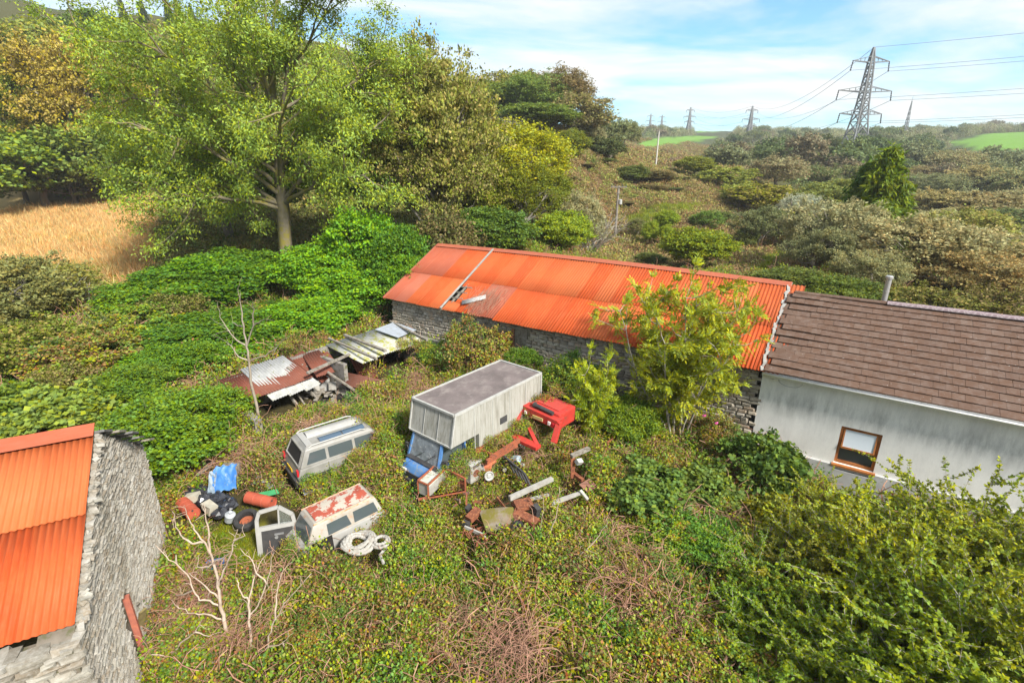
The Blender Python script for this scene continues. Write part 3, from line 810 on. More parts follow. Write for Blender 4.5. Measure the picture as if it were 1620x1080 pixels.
M_BARK = mat_mottled('grey_bark', (.17, .145, .11), (.10, .085, .062), 3, .95, (.17, .16, .05), 5, (.5, .7))
M_MOSSBARK = mat_mottled('mossy_bark', (.21, .18, .13), (.13, .11, .075), 2.0, .95, (.21, .18, .035), 1.4, (.46, .60))
M_DEADWOOD = mat_mottled('bleached_dead_wood', (.52, .42, .34), (.36, .27, .20), 5, .85)
M_GREYTWIG = mat_mottled('grey_twigs', (.36, .33, .29), (.25, .22, .18), 5, .9)
M_LEAF = mat_leaf('leaves')
M_LEAF2 = mat_leaf('leaves_turning', col2=(.34, .25, .055), spread=.45)
M_LEAF3 = mat_leaf('leaves_browning', col2=(.25, .155, .065), spread=.5)

def proto(seed, m=None, twig=40, limb=9, trunk=True, r=.03, H0=.3, bark=None, **k):
    rs = np.random.RandomState(seed)
    V, C = blob_crown(rs, **k)
    cm = quads_mesh('crown', V, m or M_LEAF)
    tm_ = tubes_mesh('trunk', trunk_to(rs, C, H0, r, limb, twig), bark or M_BARK, 5) if trunk else None
    return tm_, cm
PR = {}
for s_ in range(3):
    PR['near%d' % s_] = proto(10 + s_, K=26, cl=30, per=24, L=.034, Wd=.025, sig=.042, br=(.10, .24), shoots=.34, flat=.30, bias=.5)
    PR['fine%d' % s_] = proto(15 + s_, (M_LEAF2, M_LEAF3, M_LEAF)[s_], K=30, cl=46, per=24, L=.019, Wd=.014, sig=.024, br=(.10, .22), shoots=.22, flat=.5, zlo=.3, twig=140, limb=16, bark=M_GREYTWIG)
    PR['mid%d' % s_] = proto(20 + s_, K=12, cl=30, per=16, L=.046, Wd=.032, sig=.034, br=(.17, .30))
    PR['will%d' % s_] = proto(30 + s_, K=22, cl=38, per=22, L=.034, Wd=.017, sig=.026, br=(.12, .26), twig=90, bark=M_GREYTWIG, droop=-.3)
    PR['turn%d' % s_] = proto(40 + s_, M_LEAF2, K=13, cl=36, per=18, L=.040, Wd=.028, sig=.030, br=(.16, .28), twig=60)
    PR['brown%d' % s_] = proto(50 + s_, M_LEAF3, K=13, cl=34, per=15, L=.040, Wd=.026, sig=.034, br=(.15, .27), twig=110)
    PR['far%d' % s_] = proto(60 + s_, K=9, cl=26, per=11, L=.065, Wd=.05, sig=.040, br=(.2, .32), twig=0, limb=4)
    PR['tall%d' % s_] = proto(70 + s_, K=16, cl=34, per=18, L=.036, Wd=.024, sig=.034, br=(.13, .24), zlo=.4, twig=80, limb=14, H0=.35)
def conifer(seed):
    rs = np.random.RandomState(seed); C, O = [], []
    for i in range(230):
        z = rs.uniform(.03, 1) ** 1.25; a = rs.uniform(0, 2 * math.pi)
        R = .5 * (1 - z) ** .75 * (.72 + .28 * math.sin(a * 3 + z * 9)) + .02
        for f in np.linspace(.45, 1, 5):
            C.append((R * f * math.cos(a), R * f * math.sin(a), z + .07 * (1 - f) - .03 * f)); O.append((math.cos(a), math.sin(a), -.15))
    C, O = np.array(C), np.array(O)
    V = cluster_leaves(rs, C, O, 10, .02, .062, .018, up=.3, droop=.55, flat=1.0)
    return tubes_mesh('trunk', [(np.array([(0, 0, -.05), (0, 0, .5), (0, 0, .97)]), np.array([.03, .02, .004]))], M_BARK), quads_mesh('crown', V, M_LEAF)
PR['conifer'] = conifer(5)
def bare(seed, n=26, m=None, sub=7, leafy=0, spread=.9):
    """a leafless many-stemmed shrub in a unit box"""
    rs = np.random.RandomState(seed); paths = []; tips = []
    for i in range(n):
        a = rs.uniform(0, 2 * math.pi); d = np.array([math.cos(a) * rs.uniform(.1, spread) * .7, math.sin(a) * rs.uniform(.1, spread) * .7, 1])
        p = wander(rs, (rs.normal() * .03, rs.normal() * .03, -.03), d, rs.uniform(.6, 1), 7, .13, .06)
        paths.append((p, np.linspace(.010, .002, 7)))
        for j in range(sub):
            k = rs.randint(2, 6); q = wander(rs, p[k], unit(p[k] - p[k - 1]) + rs.normal(size=3) * .6, rs.uniform(.15, .4), 5, .2, .08)
            paths.append((q, np.linspace(.004, .0012, 5))); tips.append(q[-1]); tips.append(q[2])
    return tubes_mesh('stems', paths, m or M_GREYTWIG, 4), (quads_mesh('crown', cluster_leaves(rs, np.array(tips), rdir(rs, len(tips)), leafy, .03, .05, .03), M_LEAF) if leafy else None)
PR['bare0'] = bare(1); PR['bare1'] = bare(2, 34); PR['sparse0'] = bare(3, 24, leafy=9)

USED = {}
def plant(pxc, py_top, D, wpx, kind, col, name, label, cat='tree', group=None, hmin=None, depth=1.0, base=None, jit=.0, whole=False):
    """a tree or shrub whose crown centre/top/width sit at these photograph pixels when it stands D metres away"""
    p = atY(pxc, py_top, D)
    _, _, dep = proj([(p.x, D, p.z - 1)])
    w = wpx * float(dep[0]) / FPX
    zb = zg1(p.x, D) if base is None else base
    h = max(p.z - zb, hmin or .3)
    return plant_at(p.x, D, zb, w, h, kind, col, name, label, cat, group, depth, whole)
_whole = {}
def plant_at(x, y, zb, w, h, kind, col, name, label, cat='tree', group=None, depth=1.0, whole=False):
    tm_, cm = PR[kind]
    rz = rnd(0, 6.28)
    if whole:                                    # far away: one mesh with two materials
        o = place(name, cm)
        o.location, o.rotation_euler, o.scale = (x, y, zb), (0, 0, rz), (w, w * depth, h)
        o.color = (*col, 1)
        return tag(o, label, cat, group)
    r = empty(name, (x, y, zb), rz); r.scale = (w, w * depth, h)
    if cm: c = place('crown' if kind != 'x' else 'foliage', cm, r); c.color = (*col, 1)
    if tm_: place('stems' if kind[:4] in ('bare', 'spar') else 'trunk', tm_, r)
    return tag(r, label, cat, group)

def hidden_collection(name, objs):
    """source shapes for scattered ground cover; not linked into the scene"""
    c = bpy.data.collections.new(name)
    for o in objs: c.objects.link(o)
    return c
def gn_scatter(name, P, rz, sc, idx, protos, label, cat, tilt=None):
    """ONE object of ground cover: proto meshes instanced on points"""
    n = len(P)
    me = bpy.data.meshes.new(name); me.vertices.add(n); me.vertices.foreach_set('co', np.asarray(P, np.float32).ravel())
    rot = np.zeros((n, 3), np.float32); rot[:, 2] = rz
    if tilt is not None: rot[:, :2] = tilt
    a = me.attributes.new('rot', 'FLOAT_VECTOR', 'POINT'); a.data.foreach_set('vector', rot.ravel())
    s3 = np.asarray(sc, np.float32); s3 = np.stack([s3] * 3, 1) if s3.ndim == 1 else s3
    a = me.attributes.new('scl', 'FLOAT_VECTOR', 'POINT'); a.data.foreach_set('vector', s3.ravel())
    a = me.attributes.new('idx', 'INT', 'POINT'); a.data.foreach_set('value', np.asarray(idx, np.int32))
    me.update()
    col = hidden_collection(name + '_source', [bpy.data.objects.new('%s_source_%02d' % (name, i), m) for i, m in enumerate(protos)])
    g = bpy.data.node_groups.new(name, 'GeometryNodeTree')
    g.interface.new_socket('Geometry', in_out='INPUT', socket_type='NodeSocketGeometry'); g.interface.new_socket('Geometry', in_out='OUTPUT', socket_type='NodeSocketGeometry')
    gi, go = g.nodes.new('NodeGroupInput'), g.nodes.new('NodeGroupOutput')
    ci = g.nodes.new('GeometryNodeCollectionInfo'); ci.inputs['Collection'].default_value = col; ci.inputs['Separate Children'].default_value = True; ci.inputs['Reset Children'].default_value = True
    ip = g.nodes.new('GeometryNodeInstanceOnPoints'); ip.inputs['Pick Instance'].default_value = True
    def na_(nm, ty):
        q = g.nodes.new('GeometryNodeInputNamedAttribute'); q.data_type = ty; q.inputs['Name'].default_value = nm; return q.outputs['Attribute']
    e2r = g.nodes.new('FunctionNodeEulerToRotation')
    g.links.new(na_('rot', 'FLOAT_VECTOR'), e2r.inputs[0]); g.links.new(e2r.outputs[0], ip.inputs['Rotation'])
    g.links.new(na_('scl', 'FLOAT_VECTOR'), ip.inputs['Scale']); g.links.new(na_('idx', 'INT'), ip.inputs['Instance Index'])
    g.links.new(gi.outputs[0], ip.inputs['Points']); g.links.new(ci.outputs[0], ip.inputs['Instance']); g.links.new(ip.outputs[0], go.inputs[0])
    o = place(name, me); md_ = o.modifiers.new('scatter', 'NODES'); md_.node_group = g
    return tag(o, label, cat, kind='stuff')

# ---------------------------------------------------------------- ground cover
G = np.random.RandomState(3)
def wedge(n, r0, r1, az=47):
    r = np.sqrt(G.uniform(r0 * r0, r1 * r1, n)); a = np.radians(G.uniform(-az, az, n))
    return r * np.sin(a), r * np.cos(a)
def clump_proto(seed, n, R, H, L, Wd, m, stems=0, sm=None, up=.7):
    rs = np.random.RandomState(seed)
    d = rdir(rs, n); d[:, 2] = np.abs(d[:, 2]); P = d * rs.uniform(.35, 1.05, (n, 1)) ** .6 * np.array([R, R, H])
    P[:, :2] += rs.normal(size=(n, 2)) * R * .12
    s = rs.uniform(.6, 1.3, n)
    V = leaf_quads(P, unit(d * .5 + rdir(rs, n)), unit(d * .5 + np.array([0, 0, up]) + rdir(rs, n) * .7), L * s, Wd * s)
    F = np.arange(4 * n).reshape(n, 4); me = np_mesh('clump', V, F, m)
    if stems:
        paths = []
        for i in range(stems):
            a = rs.uniform(0, 6.28); p = wander(rs, (rs.normal() * R * .4, rs.normal() * R * .4, 0), (math.cos(a) * .7, math.sin(a) * .7, 1), rs.uniform(.8, 1.7) * R, 7, .22, -.22)
            p[:, 2] *= H / R; paths.append((p, .0075 * (R / .5)))
        st = tubes_mesh('st', paths, sm, 3)
        import bmesh
        bm = bmesh.new(); bm.from_mesh(me); nf = len(bm.faces); bm.from_mesh(st); bm.faces.ensure_lookup_table()
        for f in bm.faces[nf:]: f.material_index = 1
        bm.to_mesh(me); bm.free(); me.materials.append(sm); bpy.data.meshes.remove(st)
    return me
M_BRAMBLE = mat_leaf('bramble_leaves', patches=[(.30, (.060, .140, .030)), (.40, (.105, .200, .030)), (.47, (.190, .255, .028)), (.525, (.245, .255, .030)), (.565, (.220, .120, .055)), (.595, (.190, .110, .050)), (.62, (.120, .170, .034)), (.70, (.085, .160, .032))], wscale=.65, trans=.3)
M_NETTLE = mat_leaf('bright_weeds', patches=[(.3, (.075, .17, .018)), (.5, (.11, .20, .02)), (.65, (.19, .20, .02))], wscale=.6, trans=.4)
M_STEM = mat_mottled('bramble_canes', (.42, .25, .17), (.30, .145, .095), 2, .9)
M_BRACKEN = mat_leaf('bracken', patches=[(.32, (.145, .195, .046)), (.42, (.205, .220, .060)), (.49, (.240, .175, .080)), (.56, (.220, .155, .075)), (.62, (.200, .215, .060)), (.74, (.140, .190, .046))], wscale=.07, trans=.2)
M_HILL = mat_leaf('hill_scrub', patches=[(.32, (.090, .145, .034)), (.45, (.160, .190, .044)), (.55, (.200, .165, .058)), (.66, (.120, .155, .040))], wscale=.06, trans=.2)
M_STRAWG = mat_leaf('dry_grass', patches=[(.30, (.24, .24, .06)), (.40, (.46, .35, .13)), (.55, (.56, .42, .20)), (.68, (.42, .32, .12)), (.78, (.28, .28, .07))], wscale=.09, trans=.35)
M_GREENG = mat_leaf('green_grass', patches=[(.3, (.12, .18, .02)), (.55, (.19, .23, .03)), (.7, (.20, .19, .04))], wscale=.3, trans=.35)
M_CANOPY = mat_leaf('far_canopy', patches=[(.30, (.100, .150, .050)), (.42, (.165, .200, .075)), (.52, (.215, .220, .110)), (.60, (.220, .195, .120)), (.70, (.130, .180, .060))], wscale=.013, trans=.15)
BRC = [clump_proto(100 + i, 300 + 40 * (i % 3), .5, (.40, .62, .85, .5, .7)[i], .080, .058, M_BRAMBLE, 13, M_STEM) for i in range(5)] + [clump_proto(110 + i, 900, .95, 1.0, .075, .055, M_BRAMBLE, 22, M_STEM) for i in range(2)]
DEAD = []
for i in range(3):
    rs = np.random.RandomState(200 + i); ps = []
    for k in range(34):
        a = rs.uniform(0, 6.28); ps.append((wander(rs, (rs.normal() * .25, rs.normal() * .25, .05), (math.cos(a), math.sin(a), rs.uniform(.2, 1.2)), rs.uniform(.4, 1.0), 7, .25, -.2), .0055))
    DEAD.append(tubes_mesh('clump', ps, M_STEM, 3))
WEED = [clump_proto(300 + i, 150, .35, .5, .11, .05, M_NETTLE) for i in range(3)]
BRK = [clump_proto(400 + i, 130, .6, .5, .17, .08, M_BRACKEN, 6, M_STEM) for i in range(4)]
HIL = [clump_proto(450 + i, 150, .6, .5, .16, .10, M_HILL) for i in range(3)]
def tuft(seed, n, L, Wd, m, spread=.25):
    rs = np.random.RandomState(seed); P = np.c_[rs.normal(size=(n, 2)) * spread * .5, np.zeros(n)]
    U = unit(np.c_[rs.normal(size=(n, 2)) * .45 + .15, np.ones(n)]); N = rdir(rs, n); N[:, 2] *= .3
    return quads_mesh('clump', leaf_quads(P, U, unit(N), L * rs.uniform(.5, 1.2, n), Wd), m)
TUF = [tuft(500 + i, 60, .75, .045, M_STRAWG, .7) for i in range(3)]
GRS = [tuft(510 + i, 70, .28, .022, M_GREENG, .6) for i in range(3)]
FARC = [clump_proto(520 + i, 800, .5, .85, .062, .048, M_CANOPY) for i in range(3)]

# footprints kept clear (x, y, half length, half width, angle)
KEEP = []
def clear(x, y, hl, hw, ang, grow=0.0): KEEP.append((x, y, hl + grow, hw + grow, ang))
def in_keep(x, y, extra=0.0):
    m = np.zeros(len(x), bool)
    for kx, ky, hl, hw_, a in KEEP:
        dx, dy = x - kx, y - ky
        u, v = dx * math.cos(a) + dy * math.sin(a), -dx * math.sin(a) + dy * math.cos(a)
        m |= (np.abs(u) < hl + extra) & (np.abs(v) < hw_ + extra)
    return m
_bc = BM @ Vector((-10.1, 4.9, 0)); clear(_bc.x, _bc.y, 10.4, 4.95, BR)
_bc = BM @ Vector((5.2, 4.0, 0)); clear(_bc.x, _bc.y, 5.4, 4.2, BR)
LM = Matrix.Translation(LA) @ Matrix.Rotation(LR, 4, 'Z')
_bc = LM @ Vector((3.4, -4.2, 0)); clear(_bc.x, _bc.y, 3.9, 4.2, LR)

# ---------------------------------------------------------------- what stands in the yard (ground kept clear for it)
R50, R39, R41, R55 = math.radians(50), math.radians(39), math.radians(41.5), math.radians(55)
TRUCK, SILVER, WVAN, SHED = Vector((-1.14, 16.9, 0)), Vector((-5.9, 16.6, 0)), Vector((-5.2, 13.05, 0)), Vector((-12.24, 19.82, 0))
clear(-1.45, 16.55, 2.7, 1.05, R50); clear(-6.85, 15.8, .95, .72, R39); clear(-5.2, 13.05, 1.05, .56, R41)
clear(-6.75, 12.0, .55, .5, 0); clear(-7.1, 13.0, .7, .8, 0)
_sc = SHED + Vector((math.cos(R55) * 4.7 + math.sin(R55) * 2.0, math.sin(R55) * 4.7 - math.cos(R55) * 2.0, 0)); clear(_sc.x, _sc.y, 4.7, 2.0, R55)
clear(-2.4, 14.1, .85, .6, R50); clear(-1.3, 15.4, .5, .5, R50); clear(-.5, 16.3, 1.5, .5, R50); clear(1.0, 17.5, 1.0, .8, R50)
clear(-.3, 13.2, .95, .55, .1); clear(.4, 14.2, .9, .3, .6); clear(1.8, 14.9, .7, .5, .4); clear(-4.15, 11.9, .75, .6, 0)
clear(-9.5, 14.4, .6, .5, 0); clear(-9.6, 13.8, .9, .7, 0); clear(-8.1, 13.5, .7, .8, 0); clear(-6.6, 15.0, .4, .3, .5)

def cover_mask(x, y):
    z = zg(x, y); qx, qy, d = proj(np.stack([x, y, z], 1)); return z, qx, qy
ROADS = [(TRACK, 38, 80), (LAWN, 55, 110), (STRAW, 110, 270)]
# brambles over the yard and round the buildings
xs, ys, zs, sc, ix = [], [], [], [], []
for n, r0, r1, s0, s1 in ((5000, 6.5, 14, .42, 1.1), (7000, 14, 24, .5, 1.2), (6500, 24, 48, .9, 1.7)):
    x, y = wedge(n, r0, r1, 64 if r0 < 20 else 50); z, qx, qy = cover_mask(x, y)
    s = G.uniform(s0, s1, n)
    k = ~in_keep(x, y, .18) & ~(pip(qx, qy, TAN) & (y > 34)) & ~(pip(qx, qy, PATCH) & (y > 30)) & ~(pip(qx, qy, TRACK) & (y > 38))
    moss = pip(qx, qy, MOSS); k &= ~(moss & (G.uniform(size=n) < .96)); s = np.where(moss, s * .4, s)
    near = in_keep(x, y, .35); s = np.where(near, s * .7, s)
    mound = .50 * (np.sin(x * 1.1 + 1 + .6 * np.sin(y)) * np.cos(y * 1.0 + .4) + .6 * np.sin(x * 2.3 + y * 1.7) * np.cos(y * 2.1 - x * .6)) + .25
    k &= G.uniform(size=n) < np.clip(.60 + mound * 1.2, .24, 1)
    lift = np.where(near | moss, -.05, np.clip(mound + .15, -.1, 1.1)) * G.uniform(.15, 1, n)
    bigc = (G.uniform(size=n) < .09) & ~in_keep(x, y, 1.2) & ~moss & (y < 26)
    s = np.where(bigc, np.clip(s, .75, 1.15), s); ii = np.where(bigc, G.randint(5, 7, n), G.randint(0, 5, n))
    xs.append(x[k]); ys.append(y[k]); zs.append((z + np.where(bigc, np.minimum(lift, .1), lift))[k]); sc.append(s[k]); ix.append(ii[k])
# drifts banked up against the vehicles and the shed
for px, py, z0, n, sp, s0 in ((608, 735, .75, 18, .3, .8), (630, 705, .95, 16, .3, .8), (585, 750, .5, 16, .25, .7), (555, 760, .3, 12, .2, .6), (620, 800, .25, 16, .3, .75), (660, 820, .15, 18, .35, .75), (660, 870, .0, 18, .3, .75), (900, 700, .45, 16, .35, .8), (870, 770, .3, 12, .25, .6), (700, 850, .0, 18, .4, .7), (470, 720, .15, 10, .18, .5), (535, 655, 1.0, 12, .3, .7), (490, 650, .9, 12, .3, .7), (425, 690, .4, 14, .3, .7), (545, 850, -.25, 16, .30, .62), (590, 825, -.2, 14, .30, .65), (500, 868, -.45, 10, .22, .5), (625, 790, .1, 16, .35, .7), (535, 745, .15, 16, .28, .6), (575, 728, .25, 18, .30, .7), (600, 700, .45, 18, .35, .8), (610, 665, .8, 14, .35, .8), (450, 705, .3, 14, .3, .7), (440, 740, .1, 8, .2, .5),
                              (622, 735, .3, 16, .3, .7), (650, 755, .15, 10, .2, .5), (612, 705, .6, 10, .3, .7), (770, 690, .3, 16, .25, .6), (800, 660, .4, 14, .3, .65), (850, 620, .5, 10, .3, .7), (640, 650, .8, 16, .5, .9), (590, 640, .5, 22, .6, 1.0), (530, 668, .3, 18, .5, .8), (460, 672, .4, 14, .4, .8), (660, 600, .6, 24, .8, 1.0), (590, 620, .4, 16, .5, .8),
                              (715, 560, .5, 16, .6, .9), (640, 725, .45, 12, .25, .6), (520, 850, -.2, 12, .2, .6), (480, 845, -.2, 10, .15, .55), (560, 838, -.1, 12, .2, .6), (600, 815, .0, 12, .2, .6), (520, 755, .2, 12, .2, .6), (550, 745, .25, 14, .2, .65), (580, 715, .5, 16, .25, .75), (600, 690, .8, 14, .25, .8), (475, 670, .6, 10, .2, .7), (560, 668, 1.0, 10, .25, .6), (620, 480, 1.6, 12, .8, .9), (470, 535, 1.9, 8, .6, .7), (660, 540, 1.7, 12, .7, .7), (720, 800, .0, 12, .3, .6), (760, 780, .1, 14, .3, .6), (850, 840, -.1, 18, .4, .7), (880, 740, .2, 14, .4, .7), (950, 790, .1, 18, .5, .8), (840, 740, .2, 12, .3, .5), (700, 815, -.1, 14, .4, .7), (470, 905, -.5, 8, .25, .5), (610, 905, -.4, 12, .3, .6), (540, 912, -.5, 12, .3, .55)):
    p = at(px, py, z0); q = G.normal(size=(n, 2)) * sp
    xs.append(p.x + q[:, 0]); ys.append(p.y + q[:, 1]); zs.append(z0 + G.uniform(-.35, .10, n) - .12); sc.append(s0 * 1.12 * G.uniform(.7, 1.2, n)); ix.append(G.randint(0, 5, n))
def bank(ox, oy, oz, ang, x0, x1, yv, z0, z1, n, s0=.6, sp=.10):
    u = G.uniform(x0, x1, n); v = yv + G.normal(size=n) * sp; f = np.clip((u - x0) / (x1 - x0 + 1e-6), 0, 1)
    xs.append(ox + u * math.cos(ang) - v * math.sin(ang)); ys.append(oy + u * math.sin(ang) + v * math.cos(ang))
    zs.append(oz + (z0 + (z1 - z0) * f) * G.uniform(.40, 1.08, n) - .16); sc.append(s0 * G.uniform(.7, 1.2, n)); ix.append(G.randint(0, 5, n))
bank(-1.14, 16.9, 0, R50 + math.pi, -2.4, -1.7, 1.42, 2.3, 2.0, 22, .7, .15); bank(-1.14, 16.9, 0, R50 + math.pi, -1.7, -.9, 1.3, 1.8, 1.7, 22, .6, .1); bank(-1.14, 16.9, 0, R50 + math.pi, -.9, 1.5, 1.26, 1.6, 1.5, 56, .55, .09); bank(-1.14, 16.9, 0, R50 + math.pi, -2.3, 1.2, 1.5, .8, .7, 30, .55); bank(-1.14, 16.9, 0, R50 + math.pi, 1.2, 2.7, .98, 1.5, 1.1, 40, .55); bank(-1.14, 16.9, 0, R50 + math.pi, -2.3, 2.9, -1.3, 1.0, .9, 50, .7)
bank(-5.9, 16.6, 0, R39, -1.9, .1, -1.02, .55, 1.0, 26, .6); bank(-5.9, 16.6, 0, R39, .0, 2.1, -.9, 1.1, 1.6, 44, .75, .2); bank(-5.9, 16.6, 0, R39, .5, 2.1, 0, 1.5, 1.6, 40, .75, .35); bank(-5.9, 16.6, 0, R39, -1.9, 1.0, 1.05, 1.1, 1.5, 36, .7)
bank(-5.17, 13.05, -.78, R41 + math.pi, -1.3, 1.0, .84, .85, .70, 30, .55); bank(-5.17, 13.05, -.78, R41 + math.pi, 1.25, 1.7, 0, .9, 1.1, 22, .5, .3); bank(-5.17, 13.05, -.78, R41 + math.pi, -1.6, -1.3, 0, .9, .9, 18, .6, .4)
x, y, z, s, i_ = map(np.concatenate, (xs, ys, zs, sc, ix))
gn_scatter('bramble_thicket', np.stack([x, y, z], 1), G.uniform(0, 6.28, len(x)), s, i_, BRC, 'tangled green and reddish brambles covering the whole yard', 'brambles', G.normal(size=(len(x), 2)) * .25)
x, y = wedge(1700, 7, 26); z, qx, qy = cover_mask(x, y)
k = ~in_keep(x, y, .55) & ~pip(qx, qy, MOSS) & (np.sin(x * .95 + 2.1) * np.cos(y * .8 + x * .3) > .25)
x, y, z = x[k], y[k], z[k] + G.uniform(.35, .95, k.sum())
gn_scatter('dead_canes', np.stack([x, y, z], 1), G.uniform(0, 6.28, len(x)), G.uniform(.7, 1.5, len(x)), G.randint(0, 3, len(x)), DEAD, 'dry brown bramble canes tangled over the thicket', 'dead canes', G.normal(size=(len(x), 2)) * .2)
# brighter weeds in patches
P_, S_ = [], []
for px, py, n, sp, h in ((655, 950, 60, .55, .8), (300, 900, 110, .9, .5), (290, 960, 70, .7, .5), (1070, 800, 60, .7, .8), (1090, 830, 50, .6, .8), (270, 1040, 60, .6, .5), (560, 720, 45, .6, .9), (620, 700, 40, .7, .9), (880, 950, 40, .8, .6), (1180, 900, 50, .7, .9), (1120, 940, 40, .9, .7), (730, 1010, 40, .8, .6), (360, 640, 60, .9, .8), (240, 780, 60, .6, .7), (690, 640, 30, .8, .6), (600, 620, 50, 1.2, .7)):
    p = at(px, py, .2 if py < 800 else -.1); q = G.normal(size=(n, 2)) * sp
    x, y = p.x + q[:, 0], p.y + q[:, 1]; k = ~in_keep(x, y, .1); x, y = x[k], y[k]
    P_.append(np.stack([x, y, zg(x, y) + G.uniform(.05, .5, len(x))], 1)); S_.append(np.full(len(x), h) * G.uniform(.6, 1.2, len(x)))
P_, S_ = np.concatenate(P_), np.concatenate(S_)
gn_scatter('nettle_patches', P_, G.uniform(0, 6.28, len(P_)), S_, G.randint(0, 3, len(P_)), WEED, 'bright green nettles and weeds in patches among the brambles', 'weeds', G.normal(size=(len(P_), 2)) * .2)
# mossy grass beside the open van door
n = 900; x, y = G.uniform(-9.4, -5.2, n), G.uniform(10.2, 14.4, n); z, qx, qy = cover_mask(x, y); k = pip(qx, qy, MOSS) & ~in_keep(x, y, -.1)
gn_scatter('mossy_grass', np.stack([x[k], y[k], z[k]], 1), G.uniform(0, 6.28, k.sum()), G.uniform(.35, .8, k.sum()), G.randint(0, 3, k.sum()), GRS, 'short yellow-green mossy grass beside the open van door', 'grass')
# dry field on the left, grass on lawn and track
x, y = wedge(26000, 36, 108); z, qx, qy = cover_mask(x, y); k = pip(qx, qy, TAN) & (y > 36) & ~(pip(qx, qy, PATCH) & (G.uniform(size=len(x)) < .8))
gn_scatter('dry_field_grass', np.stack([x[k], y[k], z[k]], 1), G.uniform(0, 6.28, k.sum()), G.uniform(.7, 1.5, k.sum()), G.randint(0, 3, k.sum()), TUF, 'tall straw-coloured grass filling the field on the left', 'field grass', G.normal(size=(k.sum(), 2)) * .15)
x, y = wedge(14000, 36, 110); z, qx, qy = cover_mask(x, y); k = pip(qx, qy, PATCH) & (y < 60) | pip(qx, qy, LAWN) & (y > 55) | pip(qx, qy, TRACK) & (y < 80)
gn_scatter('green_grass', np.stack([x[k], y[k], z[k]], 1), G.uniform(0, 6.28, k.sum()), G.uniform(1.2, 2.4, k.sum()), G.randint(0, 3, k.sum()), GRS, 'fresh green grass on the track and the small clearings', 'grass')
# bracken and scrub on the rising ground
x, y = wedge(22000, 44, 135); z, qx, qy = cover_mask(x, y)
bk = pip(qx, qy, BRACK)
skip = (pip(qx, qy, TAN) & (y < 110)) | (pip(qx, qy, LAWN) & (G.uniform(size=len(x)) < .9)) | pip(qx, qy, TRACK) | (pip(qx, qy, STRAW) & (y > 110))
k = ~skip & (bk | (qx > 700))
x2, y2 = wedge(26000, 125, 430, 30); z2, qx2, qy2 = cover_mask(x2, y2)
k2 = (qx2 > 890) & (qx2 < 1260) & ~in_fields(qx2, qy2, y2) & ~(pip(qx2, qy2, STRAW) & (y2 < 270))
x, y, z, k = np.r_[x, x2], np.r_[y, y2], np.r_[z, z2], np.r_[k, k2]
gn_scatter('bracken', np.stack([x[k], y[k], z[k]], 1), G.uniform(0, 6.28, k.sum()), G.uniform(.8, 1.9, k.sum()) * np.where(y[k] > 135, 1.9, 1), G.randint(0, 4, k.sum()), BRK, 'brown and olive bracken covering the knoll behind the barn', 'bracken', G.normal(size=(k.sum(), 2)) * .2)
x, y = np.concatenate([np.stack(wedge(15000, 85, 215)), np.stack(wedge(9000, 40, 95))], 1); z, qx, qy = cover_mask(x, y); k = (qx < 760) & ~(pip(qx, qy, TAN) & (y < 110)) & ~(pip(qx, qy, PATCH) & (y < 60))
gn_scatter('hillside_scrub', np.stack([x[k], y[k], z[k]], 1), G.uniform(0, 6.28, k.sum()), G.uniform(1.4, 3.6, k.sum()) * np.where(y[k] < 85, .55, 1), G.randint(0, 3, k.sum()), HIL, 'low mixed scrub over the steep hillside behind the field', 'scrub', G.normal(size=(k.sum(), 2)) * .2)
def before_fields(tx, ty, D):
    m = np.zeros(np.shape(tx), bool)
    for poly, a, b in FIELDS: m |= pip(tx, ty, poly) & (D < b)
    return m
def hides_field(x, y, z):
    m = np.zeros(np.shape(x), bool)
    for h in (0, 2, 4, 6, 8, 10):
        for e in (-4, 0, 4): m |= before_fields(*proj(np.stack([x + e, y, z + h], 1))[:2], y)
    return m
# far woodland as one mass, leaving the fields open
x, y = wedge(9000, 130, 800, 46); z, qx, qy = cover_mask(x, y)
top = np.stack([x, y, z + 5], 1); tx, ty, _ = proj(top)
k = (qx > 905) & ~in_fields(qx, qy, y) & ~hides_field(x, y, z) & ~(pip(qx, qy, STRAW) & (y < 270)) & ~(pip(tx, ty, STRAW) & (y < 270)) & ~((y < 150) & (qx < 1200))
dens = np.sin(x * .021 + 1) * np.cos(y * .017) + .4 * np.sin(x * .06 + y * .05); k &= (dens > -.75)
s = G.uniform(3.5, 8.5, k.sum()) * np.clip(y[k] / 300, .75, 1.3)
gn_scatter('far_woodland', np.stack([x[k], y[k], z[k] - .5], 1), G.uniform(0, 6.28, k.sum()), np.stack([s, s, s * G.uniform(.65, 1.05, k.sum())], 1), G.randint(0, 3, k.sum()), FARC, 'grey-green woodland filling the far valley up to the skyline', 'woodland')

# ---------------------------------------------------------------- trees and shrubs that can be told apart
BRI, YEL, OLV, DRK, GRY, OCH, LIM, MID = (.125, .270, .016), (.285, .305, .020), (.200, .235, .045), (.105, .175, .032), (.280, .275, .135), (.290, .235, .050), (.190, .260, .024), (.100, .165, .022)
T = plant
